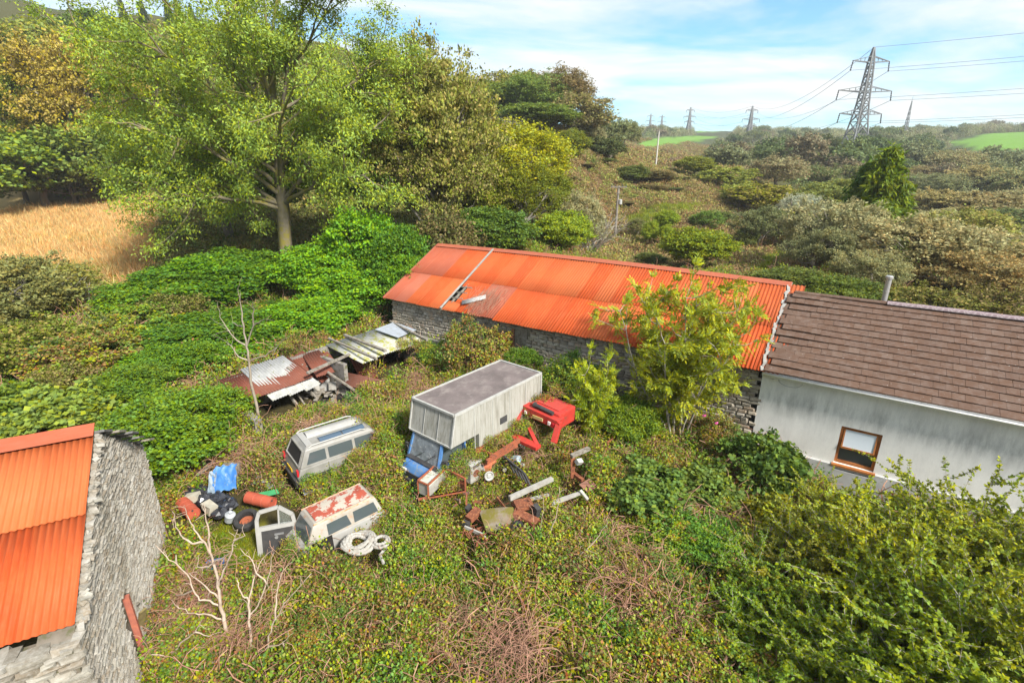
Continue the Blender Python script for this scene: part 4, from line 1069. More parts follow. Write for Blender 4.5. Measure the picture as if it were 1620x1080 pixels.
# far left
T(95, 55, 88, 215, 'fine0', OCH, 'ochre_tree', 'round ochre-yellow tree at the top edge of the dry field')
T(10, 110, 84, 130, 'fine2', (.12, .165, .02), 'green_tree', 'yellow-green tree at the left edge beside the ochre tree')
T(40, 205, 80, 190, 'mid0', (.15, .22, .035), 'understorey_bush', 'dark green bush under the ochre tree at the field edge', 'bush')
T(160, 190, 84, 150, 'mid1', (.14, .19, .04), 'understorey_bush', 'dark bush right of the ochre tree, behind the large ash', 'bush')
for i, (px, py, w) in enumerate(((20, 246, 120), (100, 243, 130), (185, 246, 110))):
    T(px, py, 82, w, 'mid%d' % i, (.10, .125, .03), 'hedge_bush', 'low hedge bush, %s, along the top of the dry field' % ('nearest the left edge', 'middle of the three', 'beside the large ash')[i], 'bush')
T(205, 50, 118, 150, 'near1', DRK, 'hill_tree', 'dark green tree on the hillside left behind the ash')
T(255, 62, 112, 120, 'mid2', OLV, 'hill_tree', 'olive tree on the hillside just behind the ash crown')
T(180, 120, 105, 100, 'brown0', (.12, .09, .03), 'hill_tree', 'brownish tree above the ochre tree on the hillside')
T(60, 30, 135, 150, 'mid0', OLV, 'hill_tree', 'wide olive bush low on the top-left hillside')
T(130, 18, 150, 120, 'mid1', DRK, 'hill_tree', 'dark bush near the hilltop, top left')
for i, px in enumerate((188, 222, 262, 276, 300)):
    T(px, (-6, 2, 4, -2, 8)[i], 178, 24, 'conifer', (.05, .075, .028), 'hilltop_conifer', 'small dark tree on the hilltop skyline, %s of five' % ('leftmost', 'second from the left', 'middle', 'fourth from the left', 'rightmost')[i], group='small trees on the hilltop skyline', whole=True)
# behind the ash and the barn's left end
T(660, 62, 48, 235, 'fine0', (.19, .205, .05), 'sycamore_tree', 'tall browning sycamore with grey stems right behind the ash')
T(560, 150, 50, 230, 'fine2', (.11, .19, .03), 'ivy_clad_tree', 'dark ivy-clad tree between the ash trunk and the sycamore')
T(690, 190, 46, 170, 'fine1', (.20, .22, .05), 'thin_tree', 'thin twiggy tree with brown leaves in front of the sycamore')
T(330, 180, 56, 240, 'near2', (.10, .165, .03), 'backing_tree', 'dark green tree behind the left half of the ash')
T(575, 335, 37, 130, 'near0', BRI, 'hazel_bush', 'bright green hazel right of the ash trunk', 'bush')
T(625, 360, 35, 110, 'near1', (.075, .17, .016), 'hazel_bush', 'bright green hazel touching the left end of the barn', 'bush')
T(370, 395, 38, 150, 'near2', (.085, .175, .016), 'hazel_bush', 'bright green hazel left of the ash trunk', 'bush')
T(290, 425, 33, 190, 'near1', (.075, .165, .016), 'hazel_bush', 'bright green hazel at the corner of the dry field', 'bush')
T(440, 478, 33, 200, 'near0', (.080, .160, .016), 'hazel_bush', 'bright green bush below the ash trunk, behind the shed', 'bush')
T(510, 385, 36, 130, 'near1', BRI, 'hazel_bush', 'bright green hazel leaning against the ash trunk from the right', 'bush')
T(640, 405, 33, 100, 'near2', (.10, .22, .016), 'hazel_bush', 'low bright hazel in front of the barn end, right of the big hazels', 'bush')
T(560, 415, 34, 150, 'near2', BRI, 'hazel_bush', 'bright green hazel in front of the big one right of the trunk', 'bush')
T(330, 405, 36, 150, 'near0', (.11, .24, .018), 'hazel_bush', 'bright green hazel midway between trunk and dry field', 'bush')
T(240, 445, 31, 140, 'near2', (.12, .22, .02), 'hazel_bush', 'bright hazel at the lower corner of the dry field', 'bush')
T(500, 470, 30, 150, 'near1', BRI, 'hazel_bush', 'bright green bush above the mossy shed sheets', 'bush')
T(390, 520, 27, 130, 'near2', (.11, .25, .018), 'hazel_bush', 'bright green bush behind the bare thin tree', 'bush')
T(270, 545, 24, 150, 'near0', (.12, .25, .02), 'hazel_bush', 'bright green bush left behind the shed, above the broad hazel', 'bush')
T(330, 500, 27, 190, 'near2', (.078, .165, .018), 'hazel_bush', 'bright green bush directly behind the rusty shed roof', 'bush')
T(560, 455, 33, 160, 'mid0', (.05, .10, .02), 'dark_bush', 'dark green bush between the shed and the barn end', 'bush')
T(795, 195, 54, 215, 'fine2', YEL, 'maple_tree', 'large yellow-green maple behind the left of the barn roof')
T(735, 245, 50, 160, 'fine0', (.15, .185, .018), 'maple_tree', 'smaller yellow-green maple left of the large maple')
T(835, 265, 50, 150, 'fine2', (.14, .17, .018), 'maple_tree', 'yellowish maple at the right foot of the large maple')
T(775, 330, 42, 120, 'near1', (.085, .15, .025), 'green_bush', 'mid green bush right behind the barn ridge, below the maple', 'bush')
T(890, 335, 46, 90, 'near2', LIM, 'green_bush', 'fresh green bush beside the bare tree behind the barn', 'bush')
T(700, 330, 38, 120, 'brown2', (.09, .10, .03), 'brown_bush', 'brownish scrub bush above the left barn gable', 'bush')
T(915, 305, 50, 80, 'will0', GRY, 'grey_bush', 'pale grey-green bush behind the fresh green one', 'bush')
T(935, 318, 50, 110, 'bare0', GRY, 'bare_tree', 'leafless grey tree beside the wooden pole', 'tree')
# trees on the knoll skyline
T(765, 128, 120, 140, 'near0', (.13, .18, .035), 'hill_tree', 'dark rounded tree, left end of the knoll skyline')
T(808, 116, 125, 120, 'turn1', (.19, .20, .05), 'hill_tree', 'olive tree second along the knoll skyline')
T(838, 118, 118, 120, 'fine2', (.15, .22, .05), 'hill_tree', 'green tree in the middle of the knoll skyline')
T(874, 110, 122, 140, 'fine1', (.17, .14, .055), 'hill_tree', 'tallest brownish tree on the knoll skyline')
T(908, 148, 112, 115, 'brown1', (.20, .19, .07), 'hill_tree', 'brown-green tree sloping down right of the tallest')
T(850, 165, 104, 130, 'near2', (.14, .20, .04), 'hill_tree', 'green tree below the middle of the knoll skyline')
T(930, 195, 112, 60, 'will0', GRY, 'hill_tree', 'low grey tree at the right end of the knoll skyline')
T(805, 180, 98, 66, 'bare1', GRY, 'bare_bush', 'leafless grey bush on the knoll above the maple', 'bush')
T(855, 208, 90, 40, 'near1', (.17, .19, .02), 'yellow_bush', 'small yellow-green bush on the knoll below the bare bush', 'bush')
T(905, 205, 92, 50, 'near0', (.15, .18, .025), 'yellow_bush', 'small yellowish bush right of its twin on the knoll', 'bush')
T(958, 186, 150, 70, 'mid1', (.16, .19, .08), 'hill_tree', 'grey-green tree just beyond the knoll, left of the field')
T(990, 192, 160, 56, 'will1', (.17, .19, .08), 'hill_tree', 'grey tree right of it, before the far green field')
T(965, 218, 105, 70, 'mid2', (.075, .095, .03), 'hill_bush', 'dark olive bush on the knoll crest', 'bush')
# behind the barn's right half
T(1108, 362, 50, 112, 'near2', (.165, .215, .016), 'round_bush', 'round bright yellow-green bush behind the barn roof', 'bush')
T(1030, 350, 66, 26, 'near0', LIM, 'small_bush', 'small bright bush, left of three on the bracken', 'bush')
T(1056, 333, 72, 36, 'near1', LIM, 'small_bush', 'small bright bush, upper right of three on the bracken', 'bush')
T(1056, 356, 64, 24, 'near2', LIM, 'small_bush', 'small bright bush, lowest of three on the bracken', 'bush')
T(1120, 333, 74, 46, 'mid0', DRK, 'dark_bush', 'small dark green bush alone on the bracken', 'bush')
T(1207, 328, 66, 78, 'will2', (.15, .17, .07), 'grey_bush', 'dark grey-green willow bush beside the grass track', 'bush')
T(1100, 248, 118, 56, 'near1', (.16, .185, .025), 'yellow_bush', 'bright yellow-green bush at the foot of the white pole', 'bush')
T(1150, 264, 112, 90, 'mid1', OLV, 'scrub_tree', 'olive scrub tree right of the white pole')
T(1235, 246, 120, 96, 'brown2', (.22, .21, .11), 'scrub_tree', 'half bare grey-brown tree in the middle distance')
T(1218, 292, 92, 130, 'turn2', (.175, .175, .018), 'yellow_hedge', 'wide yellow-green hedge bush in the middle distance', 'bush')
T(1268, 308, 78, 62, 'will0', (.32, .34, .24), 'silver_bush', 'pale silvery willow bush beside the yellow hedge', 'bush')
T(1250, 335, 70, 66, 'turn0', (.16, .175, .018), 'yellow_bush', 'yellow bush at the bend of the grass track', 'bush')
T(1285, 340, 64, 60, 'near1', LIM, 'green_bush', 'bright green bush right of the grass track', 'bush')
T(1180, 290, 98, 80, 'mid2', OLV, 'scrub_tree', 'green scrub below the olive tree in the middle distance')
T(1325, 285, 86, 100, 'near2', (.17, .20, .05), 'scrub_tree', 'olive tree just left of the conifer top')
T(1412, 238, 50, 175, 'conifer', (.125, .180, .020), 'conifer_tree', 'tall yellow-green conifer in front of the big pylon')
T(1378, 258, 52, 130, 'conifer', (.070, .135, .020), 'conifer_tree', 'darker green conifer leaning on the tall conifer', 'tree')
T(1330, 318, 48, 150, 'will0', GRY, 'willow_tree', 'grey-olive willow left in front of the conifer')
T(1300, 360, 44, 100, 'will1', (.17, .18, .08), 'willow_tree', 'lower dark willow left of the chimney flue')
T(1490, 345, 42, 215, 'will2', (.30, .28, .13), 'willow_tree', 'large pale olive willow right behind the house ridge')
T(1560, 395, 38, 190, 'will1', (.28, .23, .09), 'willow_tree', 'browning willow at the right edge behind the house')
T(1385, 400, 38, 110, 'will0', (.24, .24, .10), 'willow_tree', 'willow directly behind the chimney flue')
T(1545, 335, 62, 130, 'turn1', (.22, .23, .06), 'willow_tree', 'yellowish scrub tree above the right willows')
T(1250, 425, 36, 120, 'near0', (.10, .13, .025), 'bramble_bush', 'green bramble mound behind the joint of barn and house', 'bush')
T(1330, 440, 33, 120, 'near1', (.09, .13, .022), 'bramble_bush', 'green bramble mound behind the tiled ridge, left of the flue', 'bush')
T(1480, 455, 31, 140, 'turn2', (.12, .125, .03), 'bramble_bush', 'brown-green mound behind the mauve ridge tiles', 'bush')
T(1600, 455, 30, 120, 'brown2', (.13, .12, .03), 'bramble_bush', 'brownish mound behind the ridge at the right edge', 'bush')
ORD = 'leftmost second third fourth fifth sixth seventh eighth ninth tenth eleventh twelfth thirteenth fourteenth fifteenth sixteenth seventeenth eighteenth nineteenth twentieth twenty-first twenty-second twenty-third twenty-fourth rightmost'.split()
def nth(i): return ORD[i] + ('' if i in (0, 24) else ' from the left')
for i_k, (px, py, D, w) in enumerate(sorted(((1000, 262, 98, 60), (1040, 270, 100, 50), (975, 285, 92, 40), (1070, 282, 102, 46), (1020, 292, 94, 60), (950, 250, 98, 50), (925, 262, 92, 36), (1060, 300, 96, 50), (985, 318, 84, 40), (1140, 335, 80, 44), (900, 300, 80, 46), (940, 330, 68, 40), (1010, 345, 70, 34), (1180, 360, 66, 40), (1150, 385, 58, 50), (1030, 400, 56, 44)))):
    T(px, py, D, w, RN.choice(['mid0', 'mid1', 'brown0', 'near0']), RN.choice([(.10, .13, .03), (.15, .13, .045), (.12, .15, .04)]), 'gorse_bush', 'low dark bush on the bracken knoll behind the barn, %s of sixteen' % nth(i_k), 'bush', 'low bushes on the bracken knoll')
# scrub of the right-hand valley: individuals
_v = [(1500, 300, 100, 96), (1560, 305, 96, 110), (1612, 330, 88, 110), (1480, 275, 140, 90), (1545, 262, 150, 90), (1600, 268, 140, 90), (1450, 262, 165, 60), (1520, 238, 170, 80), (1580, 242, 180, 80), (1290, 262, 135, 70), (1345, 258, 150, 70),
      (1310, 240, 175, 50), (1265, 240, 180, 50), (1440, 300, 110, 70), (1612, 300, 110, 80), (1575, 350, 76, 120), (1500, 330, 84, 100), (1430, 240, 190, 46), (1470, 240, 200, 50), (1180, 252, 150, 46), (1125, 248, 160, 40), (1070, 250, 150, 40), (1205, 240, 190, 40), (1620, 380, 60, 120), (1290, 300, 96, 60)]
for i, (px, py, D, w) in enumerate(sorted(_v)):
    T(px, py, D, w, RN.choice(['will0', 'will1', 'will2', 'mid0', 'mid1', 'brown1', 'turn2']), RN.choice([GRY, (.18, .20, .09), (.13, .17, .06), (.22, .17, .11), OLV, (.26, .23, .10)]), 'valley_tree',
      'rounded scrub tree in the right-hand valley, %s of twenty-five' % nth(i), 'tree', 'scrub trees in the right-hand valley')
k = 0
while k < 150:
    D = math.exp(rnd(math.log(150), math.log(620))); px = rnd(915, 1640)
    X = (px - 810) / FPX * D * 1.02; z = zg1(X, D); qx, qy, _ = proj([(X, D, z)]); tx, ty, _ = proj([(X, D, z + 8)])
    if in_fields(qx, qy, np.array([D]))[0] or hides_field(np.array([X]), np.array([D]), np.array([z]))[0] or pip(tx, ty, STRAW)[0]: continue
    w = rnd(7, 13)
    plant_at(X, D, z - .4, w, w * rnd(.65, .95), 'far%d' % RN.randrange(3), RN.choice([(.11, .15, .055), (.15, .17, .08), (.085, .125, .045), (.18, .16, .09), (.14, .17, .06)]), 'distant_tree',
             'small rounded tree of the distant wooded valley', 'tree', 'distant trees of the valley', whole=True)
    k += 1

# ---------------------------------------------------------------- the large ash
def big_ash():
    rs = np.random.RandomState(11); paths = []; tips = []; outs = []; dead = []
    trunk = np.array([(-.1, 0, -.6), (-.05, 0, 1.5), (.1, 0, 4.2), (.3, 0, 6.6), (.35, .2, 9.5), (.5, .3, 13), (.7, .3, 17), (.9, .2, 20.5)])
    paths.append((trunk, np.array([.72, .56, .50, .46, .36, .27, .17, .06])))
    cen, rad = np.array([-.2, 0, 12.6]), np.array([11.0, 8.6, 11.6])
    def edge(d): return cen + unit(d) * rad * rs.uniform(.86, 1.02)
    spec = [(-1, -.25, -.18, 6.3), (-.95, .2, .05, 7.4), (.95, -.35, -.12, 6.6), (1, .2, .12, 7.6), (-.55, -.8, -.05, 7.0), (.5, -.85, .1, 7.6), (-.8, -.3, .38, 9), (.8, .1, .42, 9.2), (-.45, .5, .6, 10), (.45, -.4, .66, 10.5),
            (-.6, -.45, -.52, 6.0), (-.95, -.1, -.42, 6.4), (.15, -.7, .55, 12), (-.25, -.2, 1, 13), (.3, .2, 1, 14), (-.7, .0, .75, 11), (.7, -.2, .8, 12), (0, .8, .3, 9), (.55, .8, .2, 8.4), (-.5, .85, .1, 8), (.75, -.5, -.38, 6.4), (-.75, -.6, .2, 8.6), (.9, -.2, .28, 8.8), (-.2, -.9, .25, 9.4)]
    for k, (dx, dy, dz, h) in enumerate(spec):
        j = np.interp(h, trunk[:, 2], np.arange(len(trunk))); i0 = int(j); a = trunk[i0] + (trunk[min(i0 + 1, 7)] - trunk[i0]) * (j - i0)
        e = edge(np.array([dx, dy, dz], float)); e[2] = max(e[2], 2.8)
        n = 10; t_ = np.linspace(0, 1, n)[:, None]
        L = np.linalg.norm(e - a)
        mid = a + (e - a) * .45 + np.array([0, 0, L * (.16 if dz > -.3 else .12)])
        p = (1 - t_) ** 2 * a + 2 * t_ * (1 - t_) * mid + t_ ** 2 * e + np.concatenate([[[0, 0, 0]], np.cumsum(rs.normal(size=(n - 1, 3)) * .035 * L / 3, 0)])
        r0 = .19 if h < 9 else .15
        paths.append((p, np.linspace(r0, .03, n)))
        for q in range(11):
            s0 = rs.uniform(.22, .98) * (n - 1); i1 = int(s0); b = p[i1] + (p[min(i1 + 1, n - 1)] - p[i1]) * (s0 - i1)
            d = unit(p[min(i1 + 1, n - 1)] - p[max(i1 - 1, 0)]) + rs.normal(size=3) * .75; d[2] += .15
            l2 = rs.uniform(2.0, 4.4); w = wander(rs, b, d, l2, 7, .24, .05)
            paths.append((w, np.linspace(.075, .014, 7)))
            for u in range(6):
                c = w[rs.randint(2, 7)]; d2 = unit(w[-1] - w[0]) + rs.normal(size=3) * .8; tw = wander(rs, c, d2, rs.uniform(.7, 1.6), 5, .22, .03)
                paths.append((tw, np.linspace(.022, .008, 5)))
                if rs.random() < .90:
                    for v in (2, 3, 4): tips.append(tw[v]); outs.append(unit(tw[v] - cen + np.array([0, 0, 2.])))
            tips.append(w[-1]); outs.append(unit(w[-1] - cen))
    C, O = np.array(tips), np.array(outs)
    drop = rs.random(len(C)) < .12; C, O = C[~drop], O[~drop]
    V = cluster_leaves(rs, C, O, 36, .36, .23, .095, up=.5, droop=.45, flat=.8)
    return tubes_mesh('trunk', paths, M_MOSSBARK, 6), quads_mesh('crown', V, M_LEAF)
PR['ash'] = big_ash()
_p = atY(460, 452, 41.5)
a_ = plant_at(_p.x, 41.5, zg1(_p.x, 41.5), 1, 1, 'ash', (.215, .300, .050), 'ash_tree', 'huge spreading ash with mossy limbs standing behind the collapsed shed'); a_.rotation_euler = (0, 0, 0)

def compound(rs, P, U, N, L, pairs=5, lf=.11, lw=.042):
    """pinnate leaves: a row of leaflet pairs and an end leaflet along each leaf stalk"""
    n = len(P); U = unit(U); S = unit(np.cross(N, U)); Nn = np.cross(U, S); out = []
    L = L * rs.uniform(.7, 1.2, n)
    for i in range(pairs + 1):
        f = .25 + .75 * i / pairs; q = P + U * (L * f)[:, None] - Nn * (L * .22 * f * f)[:, None]
        for s in ((0,) if i == pairs else (-1, 1)):
            d = U * (.55 if s else 1) + S * s * .9 - Nn * .25 * f
            out.append(leaf_quads(q, d, Nn + rdir(rs, n) * .25, lf * rs.uniform(.8, 1.15, n), lw))
    return np.concatenate(out)
def ash_sapling(seed, H=6.2, R=2.3, stems=13, sub=17, lf=.13):
    rs = np.random.RandomState(seed); paths = []; P = []; U = []
    for i in range(stems):
        a = rs.uniform(0, 6.28); d = np.array([math.cos(a) * .28, math.sin(a) * .28, 1]); p = wander(rs, (rs.normal() * .15, rs.normal() * .15, -.1), d, H * rs.uniform(.62, .98), 9, .10, .03)
        paths.append((p, np.linspace(.05, .010, 9)))
        for j in range(sub):
            k = rs.randint(3, 9); d2 = np.array([rs.normal(), rs.normal(), .35]); w = wander(rs, p[k], d2, rs.uniform(.5, 1.35) * (1.25 - k * .05), 5, .2, .1); paths.append((w, np.linspace(.016, .006, 5)))
            for v in (1, 2, 3, 4, 4):
                for m in range(3):
                    P.append(w[v]); U.append(unit(w[v] - w[0]) * .7 + rs.normal(size=3) * .6 + np.array([0, 0, .15]))
        for m in range(12): P.append(p[-1] - np.array([0, 0, rs.uniform(0, .4)])); U.append(rs.normal(size=3) * .7 + np.array([0, 0, .5]))
    P, U = np.array(P), np.array(U)
    V = compound(rs, P, U, np.tile([0, 0, 1.], (len(P), 1)) + rdir(rs, len(P)) * .4, .36, 5, lf, lf * .40)
    return tubes_mesh('stems', paths, M_GREYTWIG, 5), quads_mesh('crown', V, M_LEAF)
PR['sapling0'], PR['sapling1'] = ash_sapling(21), ash_sapling(22, 3.6, 1.5, 8, 9, .13)
_p = at(1065, 690, .2)
o = plant_at(_p.x, _p.y, zg1(_p.x, _p.y), 1.0, 1.2, 'sapling0', (.245, .285, .030), 'ash_sapling', 'tall yellow-green ash sapling growing in front of the orange barn roof')
_p = at(935, 700, .2)
plant_at(_p.x, _p.y, .1, .72, .95, 'sapling1', (.230, .290, .022), 'ash_sapling', 'lower yellow-green sapling hanging over the red truck wreck')

def shoot_bush(seed, shoots=70, lf=.017, lw=.011, per=70, arch=.16):
    """arching leafy shoots in a unit box"""
    rs = np.random.RandomState(seed); paths = []; P = []; U = []; N = []
    def leafy(w, n, s):
        f = rs.uniform(.1, 1, n) * (len(w) - 1); i = np.minimum(f.astype(int), len(w) - 2); q = w[i] + (w[i + 1] - w[i]) * (f - i)[:, None]; t_ = unit(w[i + 1] - w[i])
        P.append(q); U.append(t_ * .4 + rdir(rs, n) * .9); N.append(np.tile([0, 0, 1.], (n, 1)) + rdir(rs, n) * .6)
    for i in range(shoots):
        a = rs.uniform(0, 6.28); s = rs.uniform(0, 1) ** .6; b = (rs.normal() * .10, rs.normal() * .10, rs.uniform(-.02, .2))
        w = wander(rs, b, (math.cos(a) * s * .75, math.sin(a) * s * .75, 1), rs.uniform(.6, 1.0), 9, .10, -arch * s); paths.append((w, np.linspace(.0045, .0012, 9)))
        leafy(w[3:], per // 2, 1)
        for j in range(6):
            k = rs.randint(3, 9); v = wander(rs, w[k], unit(w[k] - w[k - 1]) + rs.normal(size=3) * .7, rs.uniform(.12, .30), 5, .18, .04); paths.append((v, np.linspace(.0028, .001, 5))); leafy(v, per // 3, 1)
    P, U, N = np.concatenate(P), np.concatenate(U), np.concatenate(N); P[:, 2] = np.maximum(P[:, 2], .02)
    s = rs.uniform(.7, 1.3, len(P))
    return tubes_mesh('stems', paths, M_GREYTWIG, 4), quads_mesh('crown', leaf_quads(P, U, N, lf * s, lw * s), M_LEAF)
for i in range(3): PR['privet%d' % i] = shoot_bush(31 + i, 95, .024, .017, 150)
for i in range(2): PR['big%d' % i] = proto(90 + i, K=14, cl=30, per=14, L=.062, Wd=.056, sig=.036, br=(.14, .28), twig=40)
for i in range(2): PR['mound%d' % i] = proto(94 + i, M_BRAMBLE, K=14, cl=44, per=22, L=.032, Wd=.024, sig=.03, br=(.18, .3), zlo=.05, twig=60, bark=M_STEM)
def bush(px, py, zc, w, h, kind, col, name, label, cat='bush', dz=0.0):
    p = at(px, py, zc); return plant_at(p.x, p.y, zg1(p.x, p.y) + dz, w, w and h, kind, col, name, label, cat)
LG = (.245, .290, .022)
bush(1420, 905, .9, 3.6, 3.2, 'privet0', LG, 'privet_bush', 'yellow-green bush below the house window, nearest the wall')
bush(1560, 880, .9, 4.0, 3.6, 'privet1', (.200, .240, .022), 'privet_bush', 'yellow-green bush at the right edge in front of the house')
bush(1500, 1060, .6, 4.0, 3.0, 'privet2', (.165, .230, .020), 'privet_bush', 'green bush in the bottom right corner')
bush(1640, 1050, .8, 3.4, 3.4, 'privet0', (.19, .235, .022), 'privet_bush', 'green bush cut by the right edge, lower corner')
bush(1345, 1060, .4, 2.8, 2.0, 'privet1', (.14, .21, .02), 'privet_bush', 'lower green bush left of the corner bush')
bush(1265, 880, .5, 2.6, 2.2, 'privet2', (.20, .215, .025), 'privet_bush', 'loose yellowish bush in front of the white plinth')
bush(1330, 800, .3, 2.4, 2.0, 'privet1', LG, 'privet_bush', 'thin yellow shoots rising left of the house window')
bush(1200, 730, .5, 2.6, 2.3, 'big0', (.090, .150, .030), 'rose_bush', 'dark broad-leaved bush at the joint of barn and house')
bush(1230, 800, .2, 1.8, 1.5, 'big1', (.20, .22, .028), 'broad_leaf_bush', 'yellowing broad-leaved bush below the joint of barn and house')
bush(1110, 760, .4, 2.4, 1.6, 'big1', (.115, .175, .035), 'rose_bush', 'rose bush with two pink flowers under the ash sapling')
bush(1010, 770, .4, 2.6, 1.5, 'big0', (.105, .170, .035), 'broad_leaf_bush', 'grey-green broad-leaved bush right of the red truck')
bush(1000, 690, .4, 2.2, 2.0, 'near0', (.12, .19, .02), 'green_bush', 'green bush between the red truck and the ash sapling')
bush(1080, 830, .2, 2.6, 1.2, 'mound0', LG, 'bramble_mound', 'green bramble mound in the open thicket below the rose bush')
bush(752, 600, .3, 3.3, 3.3, 'mound1', LG, 'creeper_mound', 'dark creeper mound climbing the barn wall to the torn roof edge')
bush(700, 590, .3, 2.6, 1.8, 'mound0', LG, 'creeper_mound', 'creeper mound left of the largest one at the barn wall')
bush(905, 640, .3, 2.6, 2.5, 'mound1', LG, 'creeper_mound', 'dark creeper mound against the barn wall right of the box truck')
bush(825, 600, .3, 1.8, 1.7, 'near1', (.09, .17, .02), 'green_bush', 'small dark green bush under the boarded barn window')
bush(950, 600, .3, 2.2, 2.2, 'mound0', LG, 'creeper_mound', 'creeper mound on the barn wall left of the ash sapling')
bush(1130, 700, .1, 1.8, 2.0, 'mound1', LG, 'creeper_mound', 'bramble mound at the barn wall right of the ash sapling')
bush(980, 610, .3, 2.2, 2.4, 'near2', (.10, .17, .02), 'green_bush', 'green bush at the barn wall behind the ash sapling')
bush(1180, 900, .2, 2.6, 1.7, 'privet1', (.13, .22, .025), 'privet_bush', 'mid green bush in the lower centre right, below the broad-leaved bushes')
bush(1240, 990, .2, 2.8, 1.8, 'privet0', (.15, .23, .022), 'privet_bush', 'green bush above the red-brown dead branches, left of the corner bush')
bush(1120, 850, .2, 2.2, 1.4, 'near1', (.10, .21, .03), 'green_bush', 'low bright bush right of the forked stick')
bush(1160, 1060, .0, 2.4, 1.2, 'mound1', LG, 'bramble_mound', 'bramble mound at the bottom edge under the dead branches')
bush(900, 980, .0, 2.4, 1.0, 'mound0', LG, 'bramble_mound', 'bramble mound in the open thicket at the bottom centre')
bush(760, 950, .0, 2.0, .9, 'mound1', LG, 'bramble_mound', 'bramble mound left of the bottom centre one')
bush(520, 990, .0, 2.0, .9, 'mound0', LG, 'bramble_mound', 'bramble mound right of the bleached forked sapling')
bush(1010, 900, .0, 2.2, 1.1, 'mound1', LG, 'bramble_mound', 'bramble mound below the forked stick')
bush(270, 720, .4, 4.2, 2.6, 'near0', (.105, .190, .020), 'hazel_bush', 'broad green hazel between the near barn and the shed')
bush(330, 690, .4, 3.0, 2.2, 'near1', (.12, .205, .02), 'hazel_bush', 'smaller bright hazel at the shed corner')
bush(215, 650, .4, 3.4, 2.2, 'near2', (.095, .170, .02), 'hazel_bush', 'green bush behind the ridge end of the near barn')
bush(80, 700, .6, 3.6, 2.6, 'big0', (.170, .235, .045), 'sycamore_bush', 'pale broad-leaved sycamore shoots over the near barn ridge')
bush(20, 680, .6, 3.6, 2.3, 'big1', (.120, .190, .03), 'sycamore_bush', 'broad-leaved bush at the left edge above the near barn')
bush(150, 600, .5, 5.0, 2.6, 'mound0', LG, 'bramble_mound', 'brownish bramble mound on the left slope above the near barn')
bush(60, 590, .6, 5.0, 3.0, 'turn0', (.13, .165, .03), 'olive_bush', 'olive bush with pale twigs at the left edge')
bush(230, 560, .5, 5.0, 2.4, 'mound1', LG, 'bramble_mound', 'dark bramble mound below the dry field')
bush(40, 520, .8, 7.0, 4.6, 'will0', (.195, .200, .065), 'twiggy_tree', 'pale twiggy olive tree at the left edge below the dry field', 'tree')
bush(130, 510, .8, 5.5, 3.2, 'sparse0', (.19, .20, .05), 'twiggy_bush', 'loose pale twigs beside the olive tree at the left edge')
bush(180, 570, .5, 3.4, 2.4, 'sparse0', (.17, .19, .05), 'twiggy_bush', 'loose twiggy bush in the middle of the left slope')
bush(110, 640, .5, 3.2, 2.3, 'brown2', (.15, .16, .04), 'brown_bush', 'brownish bush above the sycamore shoots on the left')
bush(280, 535, .5, 3.6, 2.6, 'brown1', (.13, .15, .035), 'brown_bush', 'brown-green bush between the dry field and the shed')
bush(110, 470, .8, 4.0, 2.6, 'turn1', (.20, .22, .05), 'olive_bush', 'yellow-olive bush at the near edge of the dry field')
bush(300, 610, .4, 3.4, 2.2, 'near1', (.09, .18, .018), 'hazel_bush', 'bright hazel behind the left end of the rusty shed')

# pink roses
for k, (px, py) in enumerate(((1114, 658), (1133, 670))):
    p = at(px, py, 1.9); mb = MB()
    for j in range(9):
        a = j * 2.4; mb.box(p + Vector((math.cos(a) * .03 * (j > 0), math.sin(a) * .03 * (j > 0), .02 * (j % 3))), (.06, .05, .02), rot=(rnd(-.8, .8), rnd(-.8, .8), a))
    tag(mb.build('rose', NT('pink_petals').fin((.62, .10, .30), .6), None), ('left' if k == 0 else 'right') + ' one of two pink roses at the foot of the barn wall', 'rose')

# ---------------------------------------------------------------- dead saplings (each branch traced at its own distance)
def dead_tree(name, label, lines, conv, D, m, r0=.035, cat='dead tree', taper=.012, dj=.35, dd=0.0):
    base = None; paths = []; rs = np.random.RandomState(len(lines))
    pos = {}
    for k, ln in enumerate(lines):
        off = pos.get(ln[0], 0.0); sl = rs.uniform(-dj, dj)
        pts = []
        for j, (a, b) in enumerate(ln):
            px, py = conv(a, b); dl = off + sl * j / max(len(ln) - 1, 1); pos.setdefault((a, b), dl)
            pts.append(tuple(atY(px, py, D + dl)))
        pts = np.array(pts)
        if k == 0: base = Vector(pts[0]); base.z -= .25; pts[0][2] -= .25
        rr = np.linspace(r0 if k == 0 else r0 * .55, taper * .55, len(pts))
        # smooth the polyline
        t_ = np.linspace(0, len(pts) - 1, (len(pts) - 1) * 3 + 1); P2 = np.stack([np.interp(t_, np.arange(len(pts)), pts[:, i]) for i in range(3)], 1)
        P2[1:-1] += rs.normal(size=(len(P2) - 2, 3)) * .012
        paths.append((P2 - np.array(base), np.interp(t_, np.arange(len(pts)), rr)))
        for q in range(len(pts) if k < 8 else 1):               # side twigs
            i = rs.randint(len(P2) // 3, len(P2)); w = wander(rs, P2[i] - np.array(base), unit(P2[i] - P2[i - 1]) + rs.normal(size=3) * .8, rs.uniform(.10, .35) * D / 11, 4, .25); paths.append((w, np.linspace(taper * .45, taper * .25, 4)))
    r = empty(name, base)
    place('trunk', tubes_mesh('trunk', paths[:1], m, 6), r); place('branches', tubes_mesh('branches', paths[1:], m, 5), r)
    return tag(r, label, cat)
z5 = lambda a, b: (240 + a / 3.522, 820 + b / 3.522)
z3 = lambda a, b: (320 + a / 4.263, 470 + b / 4.263)
z6 = lambda a, b: (680 + a / 2.893, 780 + b / 2.893)
